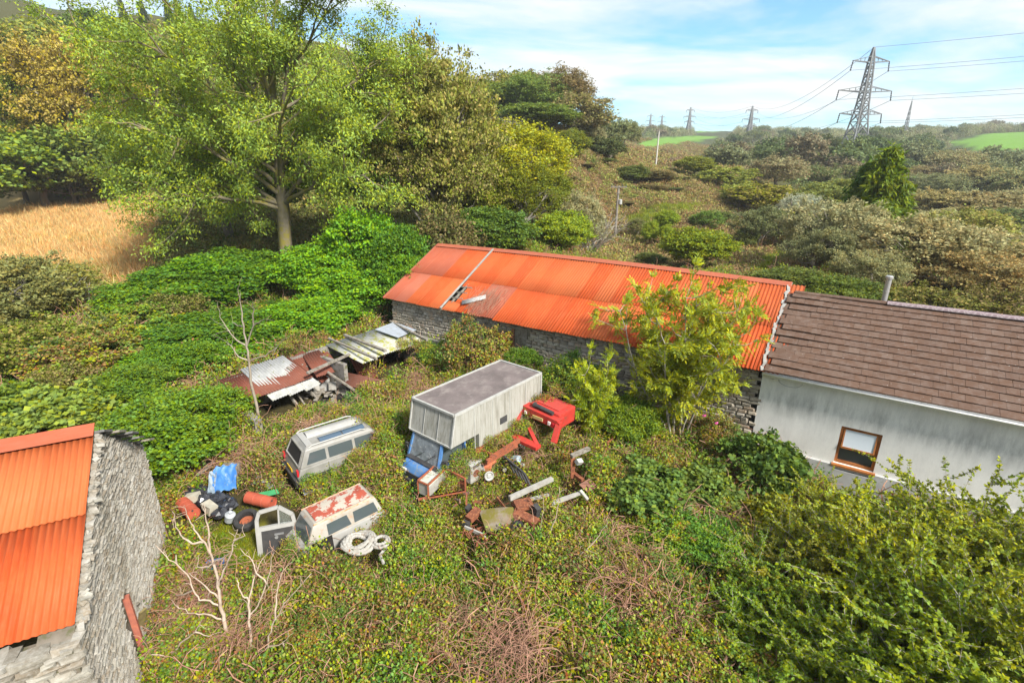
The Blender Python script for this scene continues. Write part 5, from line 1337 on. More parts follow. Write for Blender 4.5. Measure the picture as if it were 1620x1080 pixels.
dead_tree('dead_sapling', 'tall bleached leafless sapling in front of the mossy grass', [
    [(440, 745), (400, 560), (385, 490), (378, 450), (372, 370), (345, 250), (325, 190), (290, 130), (235, 60), (205, 0), (185, -60)],
    [(385, 490), (345, 470), (270, 450), (235, 400), (195, 310), (140, 250), (85, 210), (25, 150)], [(400, 560), (290, 535), (210, 520), (130, 480)],
    [(372, 370), (400, 290), (440, 200), (460, 120), (480, 60)], [(460, 120), (520, 95)], [(325, 190), (315, 120), (318, 60), (300, 0), (290, -80)], [(378, 450), (330, 400), (270, 350), (210, 305)],
    [(345, 250), (300, 265), (240, 275)], [(290, 130), (220, 140), (160, 90), (130, 20), (115, -40)], [(345, 250), (400, 215), (440, 185)], [(235, 400), (180, 425), (135, 425)], [(140, 250), (135, 200)]], z5, 9.25, M_DEADWOOD, .048)
dead_tree('dead_sapling', 'bleached forked sapling right of the tall leafless one', [
    [(560, 745), (545, 640), (545, 540), (540, 450), (510, 430), (480, 370), (475, 330)], [(545, 540), (580, 500), (610, 440), (640, 360), (660, 290), (680, 190)], [(540, 450), (570, 340), (600, 260), (620, 220)],
    [(560, 745), (600, 740), (650, 715), (730, 690), (790, 635)], [(650, 715), (650, 650), (690, 560), (740, 470), (800, 400), (890, 305)], [(690, 560), (695, 430), (715, 330), (740, 280)], [(730, 690), (760, 790), (830, 880)],
    [(640, 360), (590, 300), (560, 240), (500, 175)]], z5, 9.2, M_DEADWOOD, .040)
dead_tree('dead_branch', 'bleached fallen branch at the foot of the near barn gable', [
    [(290, 930), (230, 840), (160, 790), (120, 745), (60, 735), (0, 740), (-60, 735)], [(160, 790), (60, 760), (0, 755)], [(120, 745), (190, 670), (240, 630), (280, 560)], [(240, 630), (320, 655)], [(160, 790), (100, 820), (75, 880)], [(230, 840), (320, 800), (400, 785)]], z5, 8.6, M_DEADWOOD, .042)
dead_tree('bare_tree', 'thin leafless tree standing behind the collapsed shed wall', [
    [(385, 830), (345, 660), (325, 560), (318, 430), (300, 330), (280, 200), (260, 60), (250, 0), (240, -60)], [(318, 430), (245, 400), (190, 330), (160, 300)], [(318, 430), (430, 390), (500, 340), (540, 290)], [(300, 330), (230, 290), (180, 230), (120, 130), (100, 30)],
    [(300, 330), (345, 190), (400, 160), (430, 140)], [(345, 190), (340, 80), (335, 30)], [(280, 200), (240, 190), (205, 170)]], z3, 18.2, mat_mottled('pale_bark', (.36, .31, .25), (.24, .20, .15), 4, .9), .06, dj=.9)
M_REDTWIG = mat_mottled('red_brown_dead_needles', (.36, .13, .05), (.25, .10, .05), 7, .9, (.45, .38, .33), 5, (.55, .7))
dead_tree('dead_conifer_branch', 'arched red-brown dead conifer branch in the lower right brambles', [
    [(1140, 680), (1200, 640), (1250, 590), (1290, 560), (1360, 535), (1465, 540)], [(1250, 590), (1290, 595), (1310, 600)], [(1200, 640), (1240, 650), (1300, 625), (1350, 610)], [(1250, 590), (1230, 640), (1235, 680)]], z6, 9.9, M_REDTWIG, .040, 'dead branch')
dead_tree('dead_conifer_branch', 'fallen red-brown dead branch pointing to the bottom edge', [
    [(1215, 680), (1270, 710), (1300, 740), (1360, 770), (1400, 820), (1430, 860)], [(1190, 690), (1185, 730), (1175, 780)], [(1270, 710), (1290, 760)], [(1300, 740), (1345, 735)]], z6, 9.4, M_REDTWIG, .040, 'dead branch')
dead_tree('dead_stick', 'single pale forked stick rising from the brambles below the rusty wreck', [[(600, 415), (650, 340), (690, 280), (760, 210), (805, 150)], [(690, 280), (720, 285), (750, 288)], [(690, 280), (692, 240)]], z6, 11.3, M_DEADWOOD, .024, 'dead branch')
dead_tree('dead_stick', 'thin pale stick crossing in front of the wrecked car wheel', [[(520, 250), (545, 200), (575, 120), (590, 40), (592, -30)], [(500, 240), (515, 100), (520, 20)]], z6, 12.0, M_DEADWOOD, .018, 'dead branch')

# ---------------------------------------------------------------- vehicles and scrap in the yard
def bars(mb, pts, w, h=None, closed=False, up=(0, 0, 1)):
    for a, b in zip(pts, pts[1:] + (pts[:1] if closed else [])): mb.bar(a, b, w, h, up)
    return mb
def sheet(mb, quad, th=.012):
    q = [Vector(p) for p in quad]; n = (q[1] - q[0]).cross(q[2] - q[0]).normalized() * th
    return mb.prism(q, n)
def wheel(parent, c, axis, R, w, hub_mat, label=None, name='wheel'):
    t_ = MB(); ax = Vector(axis).normalized(); c = Vector(c)
    t_.lathe(c - ax * w / 2, ax, [(0, R * .62), (0, R * .9), (w * .12, R), (w * .88, R), (w, R * .9), (w, R * .62), (w * .7, R * .58), (w * .3, R * .58), (0, R * .62)], 22)
    ty = t_.build(name, M_TYRE, parent, smooth=False)
    h = MB(); h.lathe(c - ax * w * .42, ax, [(0, R * .61), (.0, R * .5), (w * .3, R * .42), (w * .3, R * .16), (w * .12, R * .14), (w * .12, 0)], 18)
    for k in range(5):
        x = ax.orthogonal().normalized(); y = ax.cross(x); d = x * math.cos(k * 1.2566) + y * math.sin(k * 1.2566)
        h.cyl(c - ax * w * .40 + d * R * .28, c - ax * w * .05 + d * R * .28, R * .05, 6)
    h.build('rim', hub_mat, ty)
    return ty
def mat_box(name, base, streak, dark):
    t = NT(name); o = t.coord()
    s1 = t.noise(t.mapv(o, (5, 5, .35)), 1.6, 7, .75)
    c = t.mix(t.ramp(s1, [(.46, 0), (.72, .95)]), base, streak)
    c = t.mix(t.ramp(t.noise(o, 1.2, 6, .7), [(.5, 0), (.8, .7)]), c, dark)
    return t.fin(c, .6, .35)
M_GRP = mat_box('weathered_white_panel', (.34, .335, .305), (.14, .13, .10), (.20, .195, .155))
M_ROOFG = mat_mottled('grimy_box_roof', (.17, .14, .135), (.115, .095, .092), 1.4, .8, (.23, .20, .185), 2.6, (.5, .68))
M_ALU = mat_mottled('dull_aluminium', (.42, .42, .40), (.32, .32, .30), 5, .5, (.25, .23, .2), 8, (.6, .75))
M_BLUE = mat_mottled('faded_blue_paint', (.05, .15, .38), (.09, .21, .42), 2, .5, (.22, .24, .24), 6, (.50, .66))
M_SILVER = mat_mottled('dirty_silver_paint', (.27, .262, .245), (.20, .193, .175), 2.5, .42, (.20, .19, .14), 7, (.56, .72), spec=.5)
M_DARKPL = mat_mottled('dark_plastic', (.035, .035, .037), (.055, .052, .05), 4, .6)
M_CHALK = mat_mottled('chalky_white_paint', (.35, .345, .33), (.28, .275, .26), 2, .5, (.36, .30, .22), 8, (.62, .76))
M_RUSTROOF = mat_mottled('flaking_roof_paint', (.36, .075, .040), (.27, .06, .04), 3, .75, (.40, .36, .30), 3.4, (.50, .54))
M_RED = mat_mottled('red_paint', (.46, .040, .028), (.36, .034, .028), 3, .5, (.20, .055, .035), 5, (.52, .70))
M_GLASSB = mat_mottled('grubby_windscreen', (.22, .25, .28), (.10, .115, .13), 3.5, .22, (.42, .43, .42), 6, (.56, .7), spec=.8)
M_LENS = NT('red_lens').fin((.42, .02, .03), .25, .5)
M_LENSA = NT('clear_lens').fin((.72, .70, .66), .25, .5)
M_PLATE = NT('yellow_plate').fin((.72, .46, .03), .5, .4)
M_RUSTORANGE = mat_mottled('orange_rusty_frame', (.34, .095, .042), (.22, .07, .036), 5, .8, (.12, .055, .035), 9)

# the box truck: local +x points to its cab
trk = tag(empty('box_truck', (-1.14, 16.9, 0), 0, rot=(0, 0, R50 + math.pi)), 'abandoned box truck with grey streaked body and blue cab nosing into brambles', 'truck')
L2, W2 = 2.25, 1.01
b = MB(); b.loft([[Vector(p) for p in ((x0, s * W2, z0), (x1, s * W2, z1), (x2, s * W2, 2.955), (-L2, s * W2, 2.955), (-L2, s * W2, .75), (1.15, s * W2, .75), (1.15, s * W2, 1.9))] for s in (-1, 1) for x0, z0, x1, z1, x2 in ((2.42, 1.9, 2.42, 1.93, 2.2),)])
body = b.build('box_body', M_GRP, trk)
b = MB(); b.box((0, 0, 2.975), (4.44, 1.96, .03)); b.build('box_roof', M_ROOFG, body)
b = MB()
for s in (-1, 1):
    b.bar((-L2 - .02, s * (W2 + .005), 2.985), (2.24, s * (W2 + .005), 2.985), .07, .075); b.bar((2.215, s * (W2 + .008), 2.95), (2.435, s * (W2 + .008), 1.93), .05, .05); b.bar((-L2, s * (W2 + .006), .72), (1.15, s * (W2 + .006), .72), .06, .09)
    b.bar((-L2 - .01, s * (W2 + .004), .75), (-L2 - .01, s * (W2 + .004), 2.95), .06, .06)
b.bar((2.235, -W2, 2.985), (2.235, W2, 2.985), .07, .075); b.bar((-L2 - .02, -W2, 2.985), (-L2 - .02, W2, 2.985), .07, .075); b.bar((2.43, -W2, 1.915), (2.43, W2, 1.915), .05, .05)
b.build('edge_trim', M_ALU, body)
b = MB(); b.box((-.1, W2 + .012, 1.92), (.36, .02, .24)); 
for k in range(4): b.box((-.1, W2 + .026, 1.84 + k * .053), (.32, .012, .028), rot=(.5, 0, 0))
b.build('side_vent', M_DARKPL, body)
b = MB(); b.box((-L2 - .03, 0, 1.85), (.03, 1.8, 2.0)); b.build('rear_shutter', M_ALU, body)
b = MB()
for s in (-1, 1):
    for xv in (-1.35, -.45, .45, 1.35): b.box((xv, s * (W2 + .006), 1.85), (.03, .012, 2.1))
for yv in (-.34, .34): b.bar((2.225, yv, 2.93), (2.436, yv, 1.95), .025, .012, (1, 0, 0))
b.build('panel_seams', M_ALU, body)
CW, CY = .78, -.14
b = MB()
b.loft([[Vector(p) for p in ((1.15, s * CW, .35), (2.98, s * CW * .93, .35), (3.02, s * CW * .92, .70), (2.90, s * CW * .94, .92), (2.64, s * CW, 1.08), (1.15, s * CW, 1.12))] for s in (-1, 1)])
cab = b.build('cab', M_BLUE, trk, (0, CY, 0), bevel=.05)
b = MB()
for s in (-1, 1):
    b.bar((2.64, s * (CW - .03), 1.08), (2.36, s * (CW - .10), 1.90), .09, .08); b.bar((1.45, s * (CW - .03), 1.1), (1.45, s * (CW - .10), 1.90), .14, .06); b.bar((1.4, s * (CW - .10), 1.88), (2.38, s * (CW - .10), 1.88), .07, .06)
b.build('pillars', M_BLUE, cab)
b = MB(); sheet(b, [(2.62, -CW + .08, 1.11), (2.62, CW - .08, 1.11), (2.37, CW - .15, 1.88), (2.37, -CW + .15, 1.88)], .012); b.build('windscreen', M_GLASSB, cab)
for s in (-1, 1):
    b = MB(); sheet(b, [(1.53, s * (CW - .035), 1.12), (2.54, s * (CW - .035), 1.12), (2.36, s * (CW - .105), 1.85), (1.53, s * (CW - .105), 1.85)], .01); b.build('side_window', M_GLASS, cab)
    b = MB(); b.box((2.52, s * (CW + .16), 1.28), (.08, .16, .24)); b.bar((2.6, s * CW, 1.25), (2.58, s * (CW + .12), 1.34), .03); b.build('mirror', M_DARKPL, cab)
    b = MB(); b.box((3.005, s * .62, .70), (.05, .28, .17)); b.build('headlight', M_LENSA, cab)
    wheel(trk, (2.1, s * (CW - .02) + CY, .2), (0, s, 0), .34, .2, M_DARKPL); wheel(trk, (-1.3, s * (CW - .02), .28), (0, s, 0), .34, .22, M_DARKPL)
b = MB(); b.box((2.68, 0, 1.09), (.18, 1.5, .03), rot=(0, .3, 0)); b.bar((2.66, .1, 1.13), (2.56, .55, 1.50), .02, .015); b.bar((2.66, -.4, 1.13), (2.60, .02, 1.43), .02, .015); b.build('cowl_and_wipers', M_DARKPL, cab)
b = MB(); b.box((3.025, 0, .66), (.03, .9, .14)); b.build('grille', M_DARKPL, cab)
b = MB(); b.box((3.06, 0, .44), (.12, 1.62, .16)); b.build('bumper', M_DARKPL, cab)

# the silver van: local +x points to its hidden front
sv = tag(empty('silver_van', (-5.9, 16.6, -.05), 0, rot=(math.radians(1.5), 0, R39)), 'silver high-roof van with its tailgate window gone, sunk in brambles', 'van')
b = MB(); b.loft([[Vector(p) for p in ((-2.08, s * .80, .34), (-2.12, s * .80, .66), (-2.02, s * .80, .98), (1.25, s * .80, 1.0), (2.0, s * .76, .82), (2.06, s * .76, .36))] for s in (-1, 1)])
sb = b.build('body', M_SILVER, sv, bevel=.05)
b = MB(); ring = lambda z, x0, x1, w: [Vector((x0, -w, z)), Vector((x1, -w, z)), Vector((x1, w, z)), Vector((x0, w, z))]
b.loft([ring(.985, -2.00, 1.20, .77), ring(1.52, -1.76, .62, .64), ring(1.60, -1.66, .52, .55)])
up_ = b.build('upper_body', M_SILVER, sv, bevel=.03)
b = MB(); sheet(b, [(-1.985, -.62, 1.04), (-1.795, -.54, 1.47), (-1.795, .54, 1.47), (-1.985, .62, 1.04)], .012); b.build('tailgate_opening', M_BLACK, up_)
b = MB(); bars(b, [Vector(p) for p in ((-2.005, -.65, 1.01), (-1.80, -.57, 1.49), (-1.80, .57, 1.49), (-2.005, .65, 1.01))], .07, .06, True); b.build('tailgate_frame', M_SILVER, up_)
for s in (-1, 1):
    for x0, x1, f0, f1 in ((-1.78, -1.12, .16, 0), (-1.02, -.18, 0, 0), (-.08, .62, 0, .0)):
        b = MB(); sheet(b, [(x0, s * .752, 1.07), (x1 + (.18 if x1 > .5 else 0), s * .752, 1.07), (x1, s * .667, 1.43), (x0 + f0, s * .667, 1.43)], .014 * -s); b.build('side_window', M_GLASS, up_)
    b = MB(); b.tube([(-1.62, s * .60, 1.58), (-1.5, s * .60, 1.645), (.2, s * .60, 1.655), (.35, s * .60, 1.60)], .022, 6); b.build('roof_rail', M_ALU, up_)
    b = MB(); b.box((-2.10, s * .72, .86), (.06, .12, .22)); b.build('tail_light', M_LENS, sb)
    for x in (-1.08, -.14, .68): 
        q_ = MB(); q_.bar((x, s * .802, .45), (x, s * .802, .96), .014, .012); q_.build('door_seam', M_DARKPL, sb)
    for x in (-.05, .58): q_ = MB(); q_.bar((x - .18, s * .812, .90), (x - .02, s * .812, .90), .03, .02); q_.build('door_handle', M_DARKPL, sb)
    q_ = MB(); q_.bar((-2.06, s * .805, .62), (1.9, s * .805, .62), .025, .05); q_.build('side_moulding', M_DARKPL, sb)
    for x in (-1.3, 1.3): wheel(sv, (x, s * .74, .30), (0, s, 0), .32, .19, M_ALU)
M_ROOFGL = NT('dark_blue_roof_glass').fin((.05, .085, .13), .12, .9)
for k, (x0, x1) in enumerate(((-1.18, -.42), (-.38, .40))):
    b = MB(); b.loft([[Vector((x, -.16 - .34 * u, 1.618 + .055 * math.sin(math.pi * u))) for u in np.linspace(0, 1, 7)] + [Vector((x, -.50, 1.60)), Vector((x, -.16, 1.60))] for x in (x0, x1)]); b.build('roof_window', M_ROOFGL, up_)
b = MB(); b.loft([[Vector((x, -.02 + .52 * u, 1.603 + .10 * math.sin(math.pi * min(u * 1.1, 1)))) for u in np.linspace(0, 1, 7)] for x in (-1.45, .4)], closed=False, caps=False); b.box((-1.56, 0, 1.62), (.2, 1.0, .035)); b.build('raised_roof_panel', M_CHALK, up_)
b = MB(); b.box((-2.14, 0, .47), (.16, 1.62, .26)); b.build('rear_bumper', M_DARKPL, sb, bevel=.03)
b = MB(); b.box((-2.135, .05, .70), (.02, .5, .115), rot=(0, .05, 0)); b.build('number_plate', M_PLATE, sb)
b = MB(); sheet(b, [(1.19, -.66, 1.02), (1.19, .66, 1.02), (.64, .56, 1.50), (.64, -.56, 1.50)], .012); b.build('windscreen', M_GLASSB, up_)

# the white van with the rusted roof: local +x points to its front, left of picture
wv = tag(empty('rusty_roof_van', (-5.17, 13.05, -.78), 0, rot=(0, math.radians(2), R41 + math.pi)), 'old white van with a flaking red rusted roof and its front door flung open', 'van')
b = MB(); b.loft([[Vector(p) for p in ((-1.22, s * .62, .3), (-1.24, s * .62, .95), (-1.16, s * .60, 1.12), (1.15, s * .60, 1.12), (1.45, s * .58, .95), (1.50, s * .58, .3))] for s in (-1, 1)])
wb_ = b.build('body', M_CHALK, wv, bevel=.04)
b = MB(); b.loft([ring(1.11, -1.14, 1.20, .585), ring(1.58, -1.00, .94, .475), ring(1.66, -.92, .86, .43)]); wu = b.build('upper_body', mat_mottled('rust_streaked_white', (.35, .33, .295), (.29, .25, .20), 3, .55, (.40, .19, .08), 6, (.57, .72)), wv, bevel=.02)
b = MB(); b.loft([[Vector((x, .40 * u, 1.668 + .035 * math.cos(u * 1.5))) for u in np.linspace(-1, 1, 7)] for x in (-.86, -.3, .3, .80)], closed=False, caps=False); b.build('roof_skin', M_RUSTROOF, wu, smooth=True)
b = MB()
for s in (-1, 1): b.bar((-.95, s * .455, 1.645), (.9, s * .455, 1.645), .035, .03)
b.build('drip_rail', mat_mottled('rust_edge', (.44, .22, .10), (.60, .50, .38), 6, .7), wu)
for s in (-1, 1):
    for x0, x1 in ((-.98, -.22), (-.12, .58)):
        b = MB(); sheet(b, [(x0, s * .57, 1.185), (x1, s * .57, 1.185), (x1 - .02, s * .495, 1.51), (x0 + .08, s * .495, 1.51)], -.014 * s); w_ = b.build('side_window', M_GLASS, wu)
    for x in (-.85, 1.0): wheel(wv, (x, s * .56, .28), (0, s, 0), .28, .17, M_RUST)
    b = MB(); b.box((-1.20, s * .52, .92), (.06, .12, .3)); b.build('tail_light', M_LENS, wb_)
b = MB(); sheet(b, [(1.18, -.5, 1.15), (1.18, .5, 1.15), (.955, .41, 1.55), (.955, -.41, 1.55)], .012); b.build('windscreen', M_GLASS, wu)
b = MB(); sheet(b, [(-1.13, -.45, 1.18), (-1.02, -.38, 1.52), (-1.02, .38, 1.52), (-1.13, .45, 1.18)], .012); b.build('rear_window', M_GLASS, wu)
b = MB(); b.box((.80, .59, .85), (.62, .02, .62)); b.build('door_opening', M_BLACK, wb_)
# its open door, in a frame of its own: x from the hinge to the latch edge, z up
hp = at(466, 858, -.15)
dloc = wv.matrix_basis.inverted() @ Vector((hp.x, hp.y, -.55))
dd_ = Vector((-1, -.33, 0)).normalized()
door = empty('front_door', (0, 0, 0), parent=wv)
Mw = frame(Vector((hp.x, hp.y, -.52)), dd_, Vector((dd_.y, -dd_.x, 0))) ; 
door.matrix_local = wv.matrix_basis.inverted() @ (Matrix.Translation(Vector((hp.x, hp.y, -.50))) @ Matrix.Rotation(math.atan2(dd_.y, dd_.x), 4, 'Z') @ Matrix.Rotation(math.radians(-4), 4, 'Y') @ Matrix.Rotation(math.radians(10), 4, 'X'))
b = MB()
U = lambda u, v, y=0: Vector((u, y, v))
bars(b, [U(.02, .05), U(0, .98), U(.05, 1.22), U(.42, 1.50), U(.93, 1.40), U(1.0, 1.18), U(1.0, .95), U(.97, 0)], .10, .075, False, (0, 1, 0))
b.bar(U(0, .94), U(1.0, .88), .12, .10, (0, 1, 0)); b.bar(U(.42, .95), U(.42, 1.48), .045, .05, (0, 1, 0)); b.bar(U(.97, .03), U(.05, .06), .08, .06, (0, 1, 0)); b.bar(U(.94, .0), U(.96, .92), .12, .09, (0, 1, 0))
b.build('frame', M_CHALK, door)
b = MB(); b.prism([U(.07, .08, .03), U(.93, .04, .03), U(.92, .86, .03), U(.06, .90, .03)], (0, -.05, 0)); b.build('inner_panel', M_DARKPL, door)
b = MB(); b.bar(U(.30, .70, .06), U(.55, .69, .06), .06, .04); b.cyl(U(.5, .60, .03), U(.5, .60, .08), .05, 10); b.build('door_handle', mat_mottled('grey_plastic', (.2, .2, .2), (.13, .13, .13)), door)
b = MB(); b.prism([U(.09, 1.00, -.004), U(.40, .985, -.004), U(.40, 1.45, -.004), U(.11, 1.21, -.004)], (0, .006, 0)); 
qg = NT('clear_glass'); qg.b.inputs['Transmission Weight'].default_value = .92; b.build('quarter_light', qg.fin((.75, .82, .80), .06, .6), door)

# the red truck wreck: chassis rails, tilted light beam, red cab shell
rk = tag(empty('red_truck_wreck', (.2, 16.9, 0)), 'stripped bright red truck wreck with bare chassis rails and tail light beam', 'truck')
ro = -Vector((.2, 16.9, 0))
def wmb(root, mb, name, m, **k): return mb.build(name, m, root, -Vector(root.location), **k)
P = lambda px, py, z: at(px, py, z + .32)          # the scrap lies on top of the brambles
ba, bb = P(824, 645, 1.55), P(884, 673, 1.45); bd = (bb - ba).normalized(); bn = Vector((bd.y, -bd.x, 0)).normalized()
b = MB(); b.bar(ba - bd * .08, bb + bd * .08, .16, .30); b.bar(ba + Vector((0, 0, .17)) - bn * .12, bb + Vector((0, 0, .17)) - bn * .12, .40, .05)
beam = wmb(rk, b, 'light_beam', M_RED, bevel=.02)
for f, m_, nm in ((.09, M_LENS, 'tail_light'), (.18, M_LENSA, 'tail_light'), (.90, M_LENS, 'tail_light'), (.80, M_LENSA, 'tail_light')):
    b = MB(); b.box(ba.lerp(bb, f) + bn * .10 + Vector((0, 0, -.02)), (.10, .05, .13), rot=(0, 0, math.atan2(bd.y, bd.x))); place(nm, b.mesh(nm, m_), beam)
b = MB(); b.box(ba.lerp(bb, .50) + bn * .095 + Vector((0, 0, -.03)), (.46, .03, .12), rot=(0, 0, math.atan2(bd.y, bd.x))); place('number_plate', b.mesh('number_plate', mat_mottled('faded_plate', (.55, .40, .10), (.42, .36, .2), 9)), beam)
b = MB(); b.bar(P(812, 684, .95), ba + Vector((0, 0, .1)), .22, .16); b.bar(P(876, 700, .95), bb + Vector((0, 0, .05)), .20, .16); wmb(rk, b, 'post', M_RED, bevel=.015)
b = MB(); b.cyl(ba.lerp(bb, .32) + Vector((0, 0, .30)) - bn * .12, ba.lerp(bb, .80) + Vector((0, 0, .28)) - bn * .12, .075, 12); b.cyl(ba.lerp(bb, .30) + Vector((0, 0, .30)) - bn * .12, ba.lerp(bb, .34) + Vector((0, 0, .30)) - bn * .12, .10, 12); wmb(rk, b, 'ram_cylinder', M_DARKPL)
b = MB(); c_ = P(873, 646, 1.72)
an = math.atan2(bd.y, bd.x)
b.box(c_ + Vector((.05, .25, -.25)), (1.35, 1.0, .62), rot=(0, .05, an)); cabr = wmb(rk, b, 'cab_shell', M_RED, bevel=.06)
b = MB(); b.box(c_ + Vector((.05, .25, .075)), (1.0, .6, .03), rot=(0, .05, an)); place('roof_hatch', b.mesh('roof_hatch', mat_mottled('dull_red', (.42, .05, .035), (.36, .05, .04))), cabr)
b = MB()
for s in (-1, 1): b.box(c_ + Vector((.05, .25, -.2)) + bn * .52 + bd * s * .35, (.42, .04, .28), rot=(0, .05, an))
place('rear_window', b.mesh('rear_window', M_BLACK), cabr)
for k, (p0, p1, z) in enumerate((((806, 682), (752, 716), 1.05), ((822, 697), (776, 726), 1.0), ((818, 704), (770, 732), .96))):
    b = MB(); a0, a1 = P(*p0, z), P(*p1, z - .10); b.bar(a0, a1, .06, .13); b.bar(a0 + Vector((0, 0, .09)), a1 + Vector((0, 0, .09)), .12, .02); wmb(rk, b, 'chassis_rail', M_RUSTORANGE)
b = MB()
for f in (.1, .45, .85): b.bar(P(806, 682, 1.03).lerp(P(752, 716, .93), f), P(822, 697, .98).lerp(P(776, 726, .88), f), .07, .08)
wmb(rk, b, 'cross_member', M_RUSTORANGE)
b = MB(); b.bar(P(812, 690, .95), P(852, 708, .92), .30, .12); b.bar(P(836, 676, 1.1), P(850, 705, .92), .14, .12); wmb(rk, b, 'rear_axle_beam', M_RED, bevel=.01)

# scrap between the truck and the wreck
def item(name, label, cat, p): return tag(empty(name, p), label, cat)
g = item('generator', 'cream square generator box with vents beside the box truck', 'generator', P(748, 765, .05))
ga = R50; gc = P(745, 740, .55)
b = MB(); b.box(gc + Vector((0, 0, -.08)), (.50, .46, .66), rot=(0, .04, ga)); gb = wmb(g, b, 'casing', M_OLDWHITE, bevel=.02)
b = MB(); b.box(gc + Vector((0, 0, .27)), (.54, .50, .05), rot=(0, .04, ga)); b.box(gc + Vector((-.02, 0, .31)), (.30, .20, .05), rot=(0, .04, ga)); place('lid', b.mesh('lid', M_ALU), gb)
b = MB(); fd = Vector((math.sin(ga), -math.cos(ga), 0)); b.lathe(gc + fd * .225 + Vector((0, 0, -.1)), fd, [(0, 0), (0, .13), (.02, .13), (.02, .10), (.005, .10), (.005, 0)], 14); place('fan_grille', b.mesh('fan_grille', M_RUST), gb)
b = MB()
for k in range(4): b.box(gc + fd * .235 + Vector((0, 0, .12 + k * .03)), (.30, .012, .014), rot=(0, 0, ga))
place('louvre', b.mesh('louvre', M_DARKPL), gb)
g = item('small_engine', 'small orange engine with pulley lying in front of the chassis rails', 'engine', P(770, 745, .2))
ec = P(768, 738, .45)
b = MB(); b.box(ec, (.34, .26, .30), rot=(.2, .1, .5)); b.cyl(ec + Vector((.1, .0, .1)), ec + Vector((.34, .1, .22)), .10, 12); eb = wmb(g, b, 'block', mat_mottled('orange_engine', (.55, .17, .08), (.42, .13, .07), 6, .6), bevel=.02)
b = MB(); b.cyl(ec + Vector((-.22, -.1, .02)), ec + Vector((-.02, -.14, .06)), .11, 14); place('fuel_tank', b.mesh('fuel_tank', M_OLDWHITE), eb)
b = MB(); b.lathe(ec + Vector((.12, -.22, -.2)), (.3, -1, .2), [(0, 0), (0, .16), (.05, .17), (.07, .15), (.03, .09), (.06, .05), (.06, 0)], 16); place('pulley', b.mesh('pulley', M_ALU), eb)
b = MB()
for k in range(5):
    q = P(782 + k * 6, 716 + k * 5, .62 - k * .04); b.tube([q, q + Vector((.2, -.25, .16)), q + Vector((.5, -.5, .02)), q + Vector((.7, -.85, -.25))], .035, 6)
tag(b.build('hose_bundle', M_DARKPL), 'bundle of black hoses drooping over the small engine', 'hose')
g = item('gas_bottle', 'pale grey gas bottle standing beside the chassis rails', 'gas bottle', P(823, 722, .1))
gq = P(823, 715, .2)
b = MB(); b.lathe(gq + Vector((0, 0, -.1)), (.08, 0, 1), [(0, .12), (.02, .145), (.38, .145), (.46, .09), (.48, .04), (.55, .04), (.55, 0)], 16); gbt = wmb(g, b, 'bottle', mat_mottled('pale_grey_enamel', (.50, .52, .52), (.40, .40, .38), 6, .5))
b = MB(); b.lathe(gq + Vector((.035, 0, .34)), (.08, 0, 1), [(0, .09), (.1, .09), (.1, .075), (0, .075)], 12); place('collar', b.mesh('collar', M_ALU), gbt)
g = item('paint_drum', 'small light blue drum lying beside the grey gas bottle', 'drum', P(810, 730, .15)); dq = P(811, 726, .3)
b = MB(); b.lathe(dq, (.6, -.5, .35), [(0, 0), (0, .12), (.02, .125), (.30, .125), (.32, .12), (.32, .10), (.30, .09), (.30, 0)], 16); wmb(g, b, 'drum', mat_mottled('light_blue_paint', (.28, .48, .60), (.40, .50, .55), 6, .5))
for k, (px, py, lab) in enumerate(((800, 742, 'small white tin lying below the light blue drum'), (828, 735, 'white tin lying right of the light blue drum'))):
    q = P(px, py, .25); b = MB(); b.lathe(q, (rnd(-1, 1), rnd(-1, 1), .4), [(0, 0), (0, .06), (.16, .06), (.16, .05), (.14, .05), (.14, 0)], 12); tag(b.build('paint_tin', M_OLDWHITE), lab, 'tin')
# rusty box trailer
g = item('box_trailer', 'small rusty trailer with pale dented sides and an empty frame', 'trailer', P(690, 785, 0))
c0, c1, c2, c3 = P(661, 760, .72), P(677, 767, .72), P(705, 741, .78), P(690, 735, .78)
dn = Vector((0, 0, -.45))
b = MB(); sheet(b, [c1, c2, c2 + dn, c1 + dn], .03); sheet(b, [c0, c1, c1 + dn, c0 + dn], .03); sheet(b, [c3, c2, c2 + dn, c3 + dn], .03); sheet(b, [c0, c3, c3 + dn, c0 + dn], .03); wmb(g, b, 'side_panels', M_OLDWHITE)
b = MB(); sheet(b, [c0 + dn * .12, c1 + dn * .12, c2 + dn * .12, c3 + dn * .12], -.05); wmb(g, b, 'load_cover', mat_mottled('leaf_littered_lid', (.50, .52, .48), (.36, .38, .30), 5, .8, (.14, .15, .05), 9, (.56, .68)))
b = MB(); bars(b, [c0, c1, c2, c3], .05, .05, True); b.bar(c1, c1 + dn, .05); b.bar(c2, c2 + dn, .05); b.bar(c0, c0 + dn, .05)
e1, e2 = P(736, 757, .72), P(722, 747, .6)
b.bar(c2, e1, .05); b.bar(e1, e1 + dn, .05); b.bar(c1 + dn, e1 + dn, .06); b.bar(c2 + dn, e1 + dn * .4, .05); b.bar(c1 + dn + Vector((-.3, -.1, 0)), e1 + dn, .06)
wmb(g, b, 'frame', M_RUSTORANGE)
b = MB(); sheet(b, [e1 + dn * .3, P(728, 752, .72) + dn * .3, P(728, 752, .72) + dn, e1 + dn], .03); wmb(g, b, 'end_board', M_RUST)
wheel(g, tuple(P(716, 745, .42) + Vector((0, .1, 0)) - Vector(g.location)), (.35, -.5, .85), .24, .13, M_RUSTORANGE)

